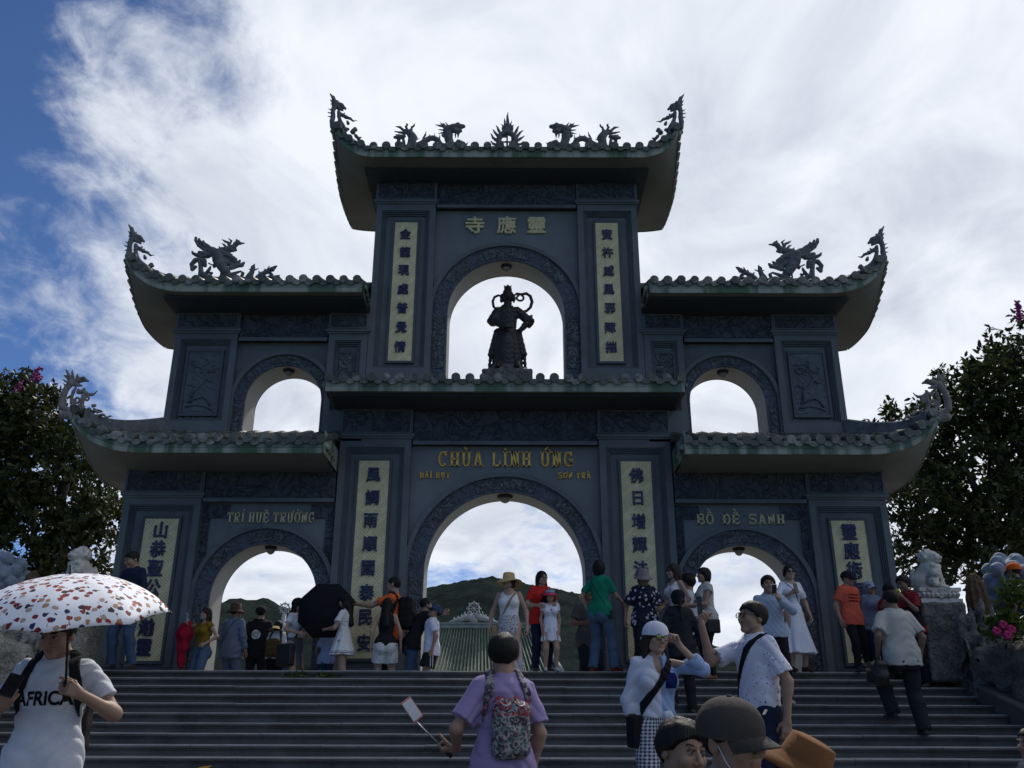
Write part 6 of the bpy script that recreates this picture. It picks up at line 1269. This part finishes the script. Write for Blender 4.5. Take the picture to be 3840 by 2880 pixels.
for s in (-1, 1):
    mb = MB(); sl = .262; P = [(13.3, .04), (6.2, .04-7.1*.30)]
    mb.hexa([(s*6.56, 13.3, -2.4), (s*6.78, 13.3, -2.4), (s*6.78, 6.2, -2.6), (s*6.56, 6.2, -2.6), (s*6.56, 13.3, P[0][1]), (s*6.78, 13.3, P[0][1]), (s*6.78, 6.2, P[1][1]), (s*6.56, 6.2, P[1][1])])
    o = mb.build('stair_wall', mat('stair_wall_stone', (.105, .10, .095), .9, .3, 2, .006, 30)); tag(o, f'sloping grey stone wall along the {"left" if s < 0 else "right"} side of the stairs', 'wall')
    mb = MB(); mb.hexa([(s*6.535, 13.32, .042), (s*6.80, 13.32, .042), (s*6.80, 6.2, P[1][1]+.002), (s*6.535, 6.2, P[1][1]+.002), (s*6.535, 13.32, .075), (s*6.80, 13.32, .075), (s*6.80, 6.2, P[1][1]+.035), (s*6.535, 6.2, P[1][1]+.035)]); mb.build('coping', mat('coping_stone', (.16, .155, .145), .9, .3, 3, .005, 30), o)
def noise3(P, f, a, s=0.0): return a*(np.sin(P[:, 0]*f+2.3*np.sin(P[:, 1]*f*.7+s)+1.7*np.sin(P[:, 2]*f*.9))*np.sin(P[:, 2]*f*1.1+2*np.sin(P[:, 0]*f*.6+s)))
def lion_f(P):
    d = smin(seg(P, (0, .09, .17), (0, -.05, .34), .135, .12), ell(P, (0, -.10, .27), (.12, .10, .13)), .04)
    for i in (1, -1):
        d = smin(d, ell(P, (i*.105, .09, .12), (.075, .13, .12)), .03); d = smin(d, seg(P, (i*.08, -.12, .26), (i*.08, -.165, .05), .05, .042), .02); d = smin(d, ell(P, (i*.08, -.20, .03), (.05, .065, .035)), .015); d = smin(d, ell(P, (i*.13, -.02, .03), (.045, .09, .035)), .02)
    d = smin(d, ell(P, (0, -.09, .46), (.115, .115, .105)), .02); d = smin(d, ell(P, (0, -.19, .435), (.08, .055, .05)), .015); d = smin(d, ell(P, (0, -.235, .452), (.03, .022, .02)), .01); d = smin(d, ell(P, (0, -.175, .395), (.06, .05, .022)), .01)
    d = np.maximum(d, -ell(P, (0, -.235, .415), (.06, .05, .010)))
    for i in (1, -1): d = smin(d, ell(P, (i*.045, -.165, .495), (.035, .035, .022)), .01); d = smin(d, ell(P, (i*.045, -.195, .475), (.018, .015, .015)), .004); d = smin(d, ell(P, (i*.105, -.07, .52), (.03, .025, .04)), .01)
    g = np.full(len(P), 9.)
    for k in range(34):
        t = math.acos(1-1.35*(k+.5)/34); a = k*2.39996; x, y, z = math.sin(t)*math.cos(a), math.sin(t)*math.sin(a), math.cos(t); c = (.125*x, -.055+.125*y*(1 if y > -.2 else .35), .455+.115*z); g = np.minimum(g, np.sqrt(((P-np.array(c))**2).sum(1))-.034)
    d = smin(d, g, .006)
    for k in range(7): a = -1.1+k*.37; d = smin(d, ell(P, (.115*math.sin(a), -.115-.06*math.cos(a), .355-.03*math.cos(a)), (.028, .025, .035)), .006)
    for c, r in (((-.15, -.15, .10), .07), ((-.16, -.19, .20), .055), ((-.14, -.24, .19), .03), ((-.19, -.2, .05), .035), ((-.12, -.22, .05), .035)): d = smin(d, np.sqrt(((P-np.array(c))**2).sum(1))-r, .015)
    d = smin(d, ell(P, (0, .21, .2), (.06, .05, .14)), .03)
    return d+noise3(P, 70, .0035)
V, F = snet(lion_f, (-.3, -.34, -.02), (.3, .34, .62), .011); LION = np_mesh('stone_lion', V, F)
for s in (-1, 1):
    nm = 'right' if s > 0 else 'left'; cx = s*6.47; cy = 13.10
    lo = link('stone_lion', LION, MARBLE, None, (cx+(-.02 if s > 0 else .04), cy, 1.165)); lo.rotation_euler.z = R(38 if s > 0 else -30); lo.scale = (s*1.05, 1.05, 1.04)
    tag(lo, f'white weathered stone guardian lion seated on the {nm} stair pedestal', 'stone lion', 'pair of guardian lions')
    pe = empty('lion_pedestal', (cx, cy, .04)); tag(pe, f'carved pedestal under the {nm} guardian lion', 'pedestal', 'pair of lion pedestals')
    mb = MB(); W = .31
    for z0, z1, o in ((.90, .965, 0), (.965, .99, -.035), (1.07, 1.125, .0)): mb.box(-W-o, W+o, -W-o, W+o, z0, z1)
    mb.box(-W+.03, W-.03, -W+.03, W-.03, .99, 1.07)
    for k in range(9):
        for f in (0, 1):
            x = -W+.06+k*(2*W-.12)/8; 
            if f == 0: mb.tube([(x, -W+.012, 1.062), (x, -W+.004, 1.03), (x, -W+.02, .995)], [.022, .036, .03], 8)
            else: mb.tube([(-s*(W-.012), x, 1.062), (-s*(W-.004), x, 1.03), (-s*(W-.02), x, .995)], [.022, .036, .03], 8)
    mb.build('plinth', MARBLE, pe, bevel=.006)
    mb = MB(); mb.add([(-.20, -W-.004, 1.12), (.20, -W-.004, 1.12), (0, -W-.004, .95), (-.20, -W-.016, 1.12), (.20, -W-.016, 1.12), (0, -W-.016, .95)], [(3, 5, 4), (0, 1, 4, 3), (1, 2, 5, 4), (2, 0, 3, 5)]); mb.build('carved_drape', mat('drape_marble', (.36, .35, .32), .8, .3, 8, .01, 40), pe)
    mb = MB()
    for a, b in (((-.185, 1.113), (0, .958)), ((0, .958), (.185, 1.113))): mb.tube([(a[0], -W-.018, a[1]), (b[0], -W-.018, b[1])], .007, 6)
    mb.tube([(-.035, -W-.018, 1.085), (.0, -W-.018, 1.10), (.03, -W-.018, 1.075), (0, -W-.018, 1.05), (-.03, -W-.018, 1.065)], .007, 6); mb.build('drape_border', MARBLE, pe)
    blk = lambda P: boxd(P, (0, 0, .35), (.33, .335, .56), .05)+noise3(P, 9, .012)+noise3(P, 31, .004)
    sculpt('rock_block', blk, (-.45, -.45, -.6), (.45, .45, .95), .022, ROCK if s > 0 else ROCK_LIT, pe)
    # dragon and flames carved along the stair wall (drawn for the right side, mirrored on the left)
    ST = []
    def fl(x, y, z, h, r, bx=.03):
        x += .17; y += .42; ST.append([(x, y, z-.5, r*1.25), (x+bx*.4, y, z, r), (x-bx*.3, y, z+h*.55, r*.75), (x+bx, y, z+h, r*.22)])
    for (x, y, z, h, r) in ((6.42, 12.15, .35, .50, .085), (6.55, 12.12, .40, .52, .08), (6.70, 12.10, .45, .62, .085), (6.82, 12.05, .35, .52, .08), (6.94, 12.0, .25, .38, .08), (7.05, 11.95, .1, .36, .07), (6.36, 12.0, .1, .42, .07), (6.6, 11.98, .05, .45, .07), (6.8, 11.9, .0, .45, .07)): fl(x, y, z, h, r)
    def gf(f_):
        def g(P):
            d = f_(P); C = [(6.75, 12.2, .05), (6.95, 11.9, .10), (7.10, 11.45, -.05), (7.25, 11.05, .12), (7.55, 10.7, .30), (7.9, 10.4, .35)]; rr = [.26, .30, .30, .33, .36, .4]
            for (a, b, ra, rb) in zip(C[:-1], C[1:], rr[:-1], rr[1:]): d = smin(d, seg(P, a, b, ra, rb), .06)
            for (c, r) in (((6.86, 11.6, -.35), .22), ((6.95, 11.2, -.42), .26), ((7.0, 10.7, -.35), .30), ((7.15, 10.4, -.15), .34), ((7.05, 10.0, -.6), .3), ((7.3, 9.8, -.3), .4), ((6.8, 12.0, -.2), .18), ((6.85, 12.4, -.1), .25), ((7.0, 9.4, -.8), .3), ((7.3, 9.2, -.5), .4)): d = smin(d, np.sqrt(((P-np.array(c))**2).sum(1))-r, .08)
            for k in range(12): y = 12.3-k*.27; z = -.02-.30*(12.3-y)*.9; d = smin(d, seg(P, (6.78, y, z-.02), (6.86, y-.12, z+.10+.05*math.sin(k*2.1)), .07, .05), .03)
            return d+noise3(P, 13, .022)+noise3(P, 34, .010, 1.0)+.010*np.abs(np.sin(P[:, 1]*24+P[:, 2]*9))*np.abs(np.sin(P[:, 2]*26-P[:, 1]*8))
        return g
    if s == 1 or True:
        f_, A, Bv, r = strokes_sdf(ST, .03)
        if s < 0: V, F = snet(gf(f_), (6.5, 8.8, -1.3), (8.4, 13.1, 1.3), .026); CARVE = np_mesh('carved_dragon_rock', V, F)
    o = link('carved_dragon_rock', CARVE.copy() if s > 0 else CARVE, None); o.data.materials.clear(); o.data.materials.append(ROCK if s > 0 else ROCK_LIT); o.scale.x = s
    tag(o, f'{"dark" if s > 0 else "pale"} carved rock with dragon scales and upright flames beside the {nm} lion pedestal', 'carved rock', 'carved rocks flanking the stairs')
    curls = lambda P: np.minimum.reduce([np.sqrt(((P-np.array([math.sin(t)*math.cos(a)*.42, math.sin(t)*math.sin(a)*.42, math.cos(t)*.46])*(1+.12*math.sin(k*1.7)))**2).sum(1))-.115 for k, t, a in [(k, math.acos(1-1.7*(k+.5)/46), k*2.39996) for k in range(46)]]+[ell(P, (0, 0, 0), (.43, .43, .48))])
    o = sculpt('curly_stone_sculpture', lambda P: curls(P)+noise3(P, 26, .008), (-.68, -.68, -.7), (.68, .68, .7), .026, BLUEROCK, None, (s*8.12, 13.75, 1.28)); tag(o, f'pale blue stone sculpture of bulging curls at the {nm} picture edge', 'sculpture', 'pale blue curled sculptures')
    if s > 0:
        mb = MB(); mb.box(-.5, .5, -.5, .5, -1.3, -.42); mb.build('base', ROCK, o)
    else:
        mb = MB(); mb.box(-.5, .5, -.5, .5, -1.3, -.42); mb.build('base', ROCK, o)
    wd = lambda P: smin(ell(P, (0, 0, .38), (.16, .14, .50)), seg(P, (.06, 0, .1), (.10, 0, -.35), .2, .3), .1)+.02*np.sin(np.arctan2(P[:, 1], P[:, 0])*9+P[:, 2]*3)+noise3(P, 18, .012)
    o = sculpt('brown_rock', wd, (-.5, -.5, -.5), (.5, .5, 1.0), .022, BROWN, None, (s*7.20, 13.2, .55)); tag(o, f'upright brown weathered rock beside the {nm} blue sculpture', 'rock', 'brown rocks on the terraces')

# ------------------------------------------------------------------ temple roof seen through the central arch
GREEN_TILE = mat('green_glazed_tile', (.10, .14, .10), .6, .35, 2.0, .01, 25, spec=.25, stain=patches(2.5, (.20, .235, .18), .48, .7))
ht = empty('temple_hall', (-1.57, 41, 0)); tag(ht, 'temple hall with green ribbed tile roof seen through the central arch', 'temple hall')
mb = MB(); rw = 2.75
def rz(t): return 3.30-2.9*(1-(1-t)**1.25) if False else 3.30-2.75*t**.92
G = [[(x*(1+.35*t), -1-3.2*t, rz(t)+.55*t*abs(x/rw)**6) for x in np.linspace(-rw, rw, 25)] for t in np.linspace(0, 1, 10)]
mb.grid(G); mb.grid([[(p[0], -p[1]-2, p[2]) for p in r] for r in G], flip=True); mb.build('roof', mat('green_roof_bed', (.06, .085, .065), .7, .3, 2), ht)
mb = MB()
for x in np.arange(-rw+.06, rw, .118):
    mb.tube([(x*(1+.35*t), -1-3.2*t-.02, rz(t)+.55*t*abs(x/rw)**6+.03) for t in np.linspace(0, 1, 8)], [.036]*8, 6)
mb.build('roof_tiles', GREEN_TILE, ht)
mb = MB(); mb.box(-rw, rw, -1.14, -.86, 3.22, 3.40); mb.box(-rw-.02, rw+.02, -1.2, -.8, 3.40, 3.46); mb.build('ridge', mat('pale_ridge', (.22, .26, .26), .8, .3, 3), ht)
mb = MB()
for s in (-1, 1): mb.tube([(s*rw*(1+.35*t), -1-3.2*t, rz(t)+.55*t+.1) for t in np.linspace(0, 1, 8)], .11, 8)
mb.build('hip_ridge', MATS['pale_ridge'], ht)
mb = MB(); mb.box(-3, 3, -3, 1, -.4, 1.3); mb.build('wall', mat('temple_wall', (.30, .27, .2), .9, .2, 1), ht)
PALE = mat('pale_ornament', (.34, .36, .36), .8, .3, 6, .004, 30)
def wheel(name, loc, r, label, parent=None):
    mb = MB(); mb.tube([(r*math.cos(a), 0, r*math.sin(a)) for a in [i*math.pi/16 for i in range(33)]], r*.17, 8)
    for k in range(8):
        a = k*math.pi/4+.0; mb.tube([(r*.15*math.cos(a), 0, r*.15*math.sin(a)), (r*math.cos(a), 0, r*math.sin(a))], [r*.07, r*.09], 6); mb.tube([(r*1.1*math.cos(a), 0, r*1.1*math.sin(a)), (r*1.42*math.cos(a), 0, r*1.42*math.sin(a))], [r*.15, r*.11], 8)
    mb.tube([(0, -r*.12, 0), (0, r*.12, 0)], r*.26, 12)
    o = mb.build(name, PALE, parent, loc); tag(o, label, 'wheel ornament'); return o
w_ = wheel('wheel_ornament', (-1.57, 40, 4.07), .235, 'grey eight-spoked wheel ornament on the green roof ridge behind the arch')
mb = MB()
for s in (-1, 1):
    mb.tube([(s*.05, 0, -.36), (s*.35, 0, -.38), (s*.75, 0, -.5), (s*1.08, 0, -.58)], [.16, .13, .08, .03], 8)
    for k, (x, h) in enumerate(((.22, .26), (.36, .24), (.5, .16), (.66, .10), (.82, .06))): mb.tube([(s*x, 0, -.48), (s*(x+.05), 0, -.48+h), (s*(x+.02), 0, -.44+h*1.35)], [.06, .045, .012], 6)
mb.tube([(0, 0, -.62), (0, 0, -.3)], [.2, .12], 10); mb.build('wave_base', PALE, w_)
so2 = wheel('small_wheel_ornament', tuple(at(615, 1314, 60)), .30, 'tiny wheel ornament far behind the left arch'); mb = MB(); mb.tube([(0, 0, -.35), (0, 0, -3.2)], [.14, .3], 8); mb.build('post', PALE, so2)
lr = empty('low_roof', tuple(at(1222, 1462, 30))); tag(lr, 'low pale tiled roof edge behind the red t-shirt in the central arch', 'roof'); mb = MB(); mb.hexa([(-1.2, -.5, -.8), (.9, -.5, -.8), (.9, 1.5, -.8), (-1.2, 1.5, -.8), (-1.2, -.5, .17), (.55, -.5, -.02), (.55, 1.5, -.02), (-1.2, 1.5, .17)]); mb.build('roof', mat('pale_blue_tile', (.25, .30, .32), .7, .3, 6), lr)

# ------------------------------------------------------------------ trees and planting
def leafmat(name, col, tr=.25, var=.55):
    m = bpy.data.materials.new(name); m.use_nodes = True; t = m.node_tree; b = t.nodes['Principled BSDF']; n, l = t.nodes.new, t.links.new
    g = n('ShaderNodeNewGeometry'); r = n('ShaderNodeValToRGB'); l(g.outputs['Random Per Island'], r.inputs[0]); E = r.color_ramp.elements; c = np.array(col)
    E[0].color = (*(c*(1-var)), 1); E[1].color = (*(c*(1+var)), 1); e = E.new(.93); e.color = (*(c*np.array([2.6, 1.9, .9])), 1); E[1].position = .9
    l(r.outputs[0], b.inputs['Base Color']); b.inputs['Roughness'].default_value = .5; b.inputs['Specular IOR Level'].default_value = .35
    tl = n('ShaderNodeBsdfTranslucent'); l(r.outputs[0], tl.inputs[0]); mx = n('ShaderNodeMixShader'); mx.inputs[0].default_value = tr; l(b.outputs[0], mx.inputs[1]); l(tl.outputs[0], mx.inputs[2]); l(mx.outputs[0], t.nodes['Material Output'].inputs[0]); return m
LEAF = leafmat('dark_green_leaf', (.022, .036, .013), .22); LEAF2 = leafmat('bush_leaf', (.045, .085, .02), .3)
BARK = mat('dark_bark', (.05, .042, .035), .9, .4, 6, .01, 20)
def leaves(centres, size, rng, droop=.4, per=11, tw=.34):
    """sprigs of folded leaves along short twigs; returns one mesh and the twigs"""
    n = len(centres); C = np.repeat(centres, per, 0); d = rng.normal(0, 1, (n, 3)); d[:, 2] = np.abs(d[:, 2])*.6+.1; d /= np.linalg.norm(d, axis=1)[:, None]; D = np.repeat(d, per, 0)
    t = np.tile(np.linspace(-.5, .5, per), n)[:, None]*tw; B = C+D*t+rng.normal(0, .02, (n*per, 3))
    a = rng.normal(0, 1, (n*per, 3))+D*.8; a[:, 2] -= droop; a /= np.linalg.norm(a, axis=1)[:, None]; u = np.cross(a, rng.normal(0, 1, (n*per, 3))); u /= np.linalg.norm(u, axis=1)[:, None]; nn = np.cross(a, u)
    s = size*rng.uniform(.6, 1.25, (n*per, 1)); wd = s*.23
    V = np.stack([B, B+a*s*.35+u*wd+nn*wd*.35, B+a*s*.8+u*wd*.6+nn*wd*.3, B+a*s, B+a*s*.8-u*wd*.6+nn*wd*.3, B+a*s*.35-u*wd+nn*wd*.35], 1).reshape(-1, 3)
    k = (np.arange(n*per)*6)[:, None]; F = np.concatenate([k+np.array([[0, 1, 2, 3]]), k+np.array([[0, 3, 4, 5]])]); tws = [(c-q*tw*.5, c+q*tw*.5) for c, q in zip(centres, d)]; return V, F, tws
def crown(blobs, Y, dy, dens, rng):
    out = []
    for u, v, ru, rv, m in blobs:
        n = int(dens*ru*rv*m/1000); c = at(u, v, Y); q = at(u+ru, v, Y); q2 = at(u, v-rv, Y); rx, rzz = abs(q[0]-c[0]), abs(q2[2]-c[2])
        p = rng.normal(0, 1, (n, 3)); p /= np.linalg.norm(p, axis=1)[:, None]; p *= rng.uniform(.15, 1.06, (n, 1))**.45; out.append(np.array([c[0], Y+rng.uniform(-.3, .3), c[2]])+p*np.array([rx, dy, rzz]))
    P = np.concatenate(out); g = np.sin(P[:, 0]*2.6+1.5*np.sin(P[:, 2]*2.1))*np.sin(P[:, 2]*2.9+1.3*np.sin(P[:, 0]*1.7))*np.cos(P[:, 1]*1.1); return P[g > -.27]
def tree(label, blobs, Y, seed, trunk, branches, flowers=(), dens=27, size=.165, spikes=()):
    rng = np.random.default_rng(seed); root = empty('tree', (trunk[0], Y, -.4)); tag(root, label, 'tree'); O = np.array([trunk[0], Y, -.4])
    C = crown(blobs, Y, 1.5, dens, rng); sp_ = []
    for u, v, h in spikes:                     # upright shoots that break the outline
        a = at(u, v, Y); sp_ += [a+np.array([rng.normal(0, .05), rng.normal(0, .1), -t*h]) for t in np.linspace(0, 1, 7)]
    if sp_: C = np.concatenate([C, np.array(sp_)])
    V, F, tws = leaves(C, size, rng); link('crown', np_mesh('crown', V-O, F, False), LEAF, root)
    mb = MB(); mb.tube([(trunk[0]-O[0]+trunk[1]*t, .15*math.sin(t*5), t*trunk[2]) for t in np.linspace(0, 1, 7)], [.22-.12*t for t in np.linspace(0, 1, 7)], 10); mb.build('trunk', BARK, root)
    mb = MB()
    for br in branches: mb.tube([tuple(at(u, v, Y+dyy)-O) for u, v, dyy in br], [.075-.055*i/(len(br)-1) for i in range(len(br))], 7)
    for a, b in tws[::4]: mb.tube([tuple(a-O), tuple(b-O)], .008, 3, False)
    mb.build('branches', BARK, root)
    for u, v, h, r in flowers:
        c = at(u, v, Y-.8)-O; mb = MB()
        mb.tube([tuple(c), tuple(c+np.array([0, 0, h]))], [.03, .008], 5)
        for k in range(60): t = rng.uniform(0, 1); q = c+np.array([rng.normal(0, r*(1.15-t)), rng.normal(0, r*(1.15-t)), t*h]); mb.tube([tuple(q), tuple(q+rng.normal(0, .03, 3))], [.03, .012], 5)
        mb.build('blossom_spike', mat('magenta_blossom', (.30, .05, .19), .7, .3, 20), root)
    return root
tree('dense dark tree with pink blossom rising behind the left roof corner', [(50, 1000, 120, 170, 1), (150, 1060, 110, 140, 1), (20, 880, 60, 75, 1), (95, 905, 55, 60, .9), (195, 950, 50, 55, .9), (60, 1170, 110, 90, 1), (180, 1190, 85, 80, .9), (-60, 1030, 110, 200, 1), (235, 1120, 40, 90, .7), (20, 1280, 90, 60, .8)], 19.5, 11, (-10.6, .5, 5.0),
     [[(90, 1380, 0), (80, 1200, .2), (60, 1000, .5), (40, 850, .4)], [(85, 1250, 0), (150, 1130, -.3), (200, 1000, 0)], [(80, 1150, .2), (10, 1020, 0)], [(120, 1180, 0), (210, 1160, .3)]], [(78, 822, .34, .075), (40, 845, .2, .05)], spikes=[(64, 800, .5), (50, 812, .4), (205, 905, .4), (120, 850, .3), (5, 862, .3)])
tree('dense dark tree with tall flowering shoots rising behind the right roof corner', [(2110, 1010, 130, 190, 1), (2185, 860, 75, 130, 1), (2100, 850, 60, 80, .9), (1950, 930, 75, 45, .55), (1905, 905, 35, 25, .35), (2030, 1090, 120, 110, .9), (1990, 1190, 75, 90, .9), (2120, 1200, 110, 90, .9), (2260, 1000, 90, 280, 1), (2045, 960, 70, 70, .8), (1960, 1010, 50, 60, .5)], 18.5, 12, (11.2, -.3, 5.5),
     [[(2120, 1350, 0), (2130, 1150, 0), (2140, 950, .3), (2150, 780, .3)], [(2135, 1100, 0), (2095, 1030, -.2), (2040, 960, 0), (1960, 920, 0)], [(2135, 1060, 0), (2190, 960, .2)], [(2130, 1200, 0), (2030, 1130, .2)], [(2120, 1090, -.1), (2085, 1010, -.4), (2070, 930, -.4)]], [(2205, 690, .45, .07)], dens=25,
     spikes=[(2135, 715, .9), (2190, 705, .9), (2160, 745, .6), (2208, 680, .7), (2030, 800, .4), (1975, 870, .4), (1925, 880, .3), (2090, 790, .5)])
rng = np.random.default_rng(5)
def bush(name, label, P, size, m, cat, per=9, tw=.2, fl=()):
    P = np.array(P); o = P.mean(0); V, F, tws = leaves(P, size, rng, .1, per, tw); e = empty(name, tuple(o)); tag(e, label, cat); link('foliage', np_mesh('foliage', V-o, F, False), m, e); mb = MB()
    for a, b in tws[::2]: mb.tube([tuple(a-o-np.array([0, 0, .1])), tuple(b-o)], .006, 3, False)
    mb.build('stems', BARK, e)
    for c in fl:
        mb = MB()
        for k in range(6): a = k*1.047; mb.tube([tuple(c-o), tuple(c-o+np.array([.05*math.cos(a), -.02, .05*math.sin(a)]))], [.012, .028], 6)
        mb.build('flower', mat('pink_flower', (.45, .03, .14), .6, .2, 20), e)
    return e
P = [at(2180, 1345, 11.4)+rng.normal(0, 1, 3)*np.array([.14, .15, .11]) for _ in range(46)]+[at(2196, 1290, 11.2)+rng.normal(0, 1, 3)*np.array([.07, .12, .07]) for _ in range(20)]
bush('flowering_bush', 'leafy green bush with pink flowers above the right carved rock', P, .12, LEAF2, 'bush', fl=[at(2166, 1350, 11.1), at(2184, 1360, 11.05), at(2152, 1364, 11.1), at(2176, 1372, 11.0)])
for (u, v, n) in ((640, 1461, 12), (700, 1463, 14)): bush('weed', f'small green weed growing on the top stair edge {"beneath the masked woman" if False else ("left of" if u < 670 else "below")} the black t-shirt visitor', [at(u, v, 13.37)+rng.normal(0, 1, 3)*np.array([.09, .02, .02]) for _ in range(n)], .07, LEAF2, 'weed', 6, .08)
P = [at(540+q*9, 1478, 16.9)+rng.normal(0, 1, 3)*np.array([.2, .3, .28]) for q in range(30)]+[at(1490+q*9, 1470, 17.5)+rng.normal(0, 1, 3)*np.array([.2, .3, .22]) for q in range(34)]
lfp = MB(); c = at(440, 1651, 10.2); lfp.add([(-.07, -.04, .004), (.06, -.05, .006), (.09, .03, .03), (-.03, .05, .02), (0, 0, .022)], [(0, 1, 4), (1, 2, 4), (2, 3, 4), (3, 0, 4)]); o = lfp.build('dry_leaf', mat('yellow_leaf', (.42, .24, .03), .7, .2, 20), None, (c[0], 10.2, floor_z(10.2)+.004)); tag(o, 'yellow dry leaf lying on a low stair tread', 'leaf')
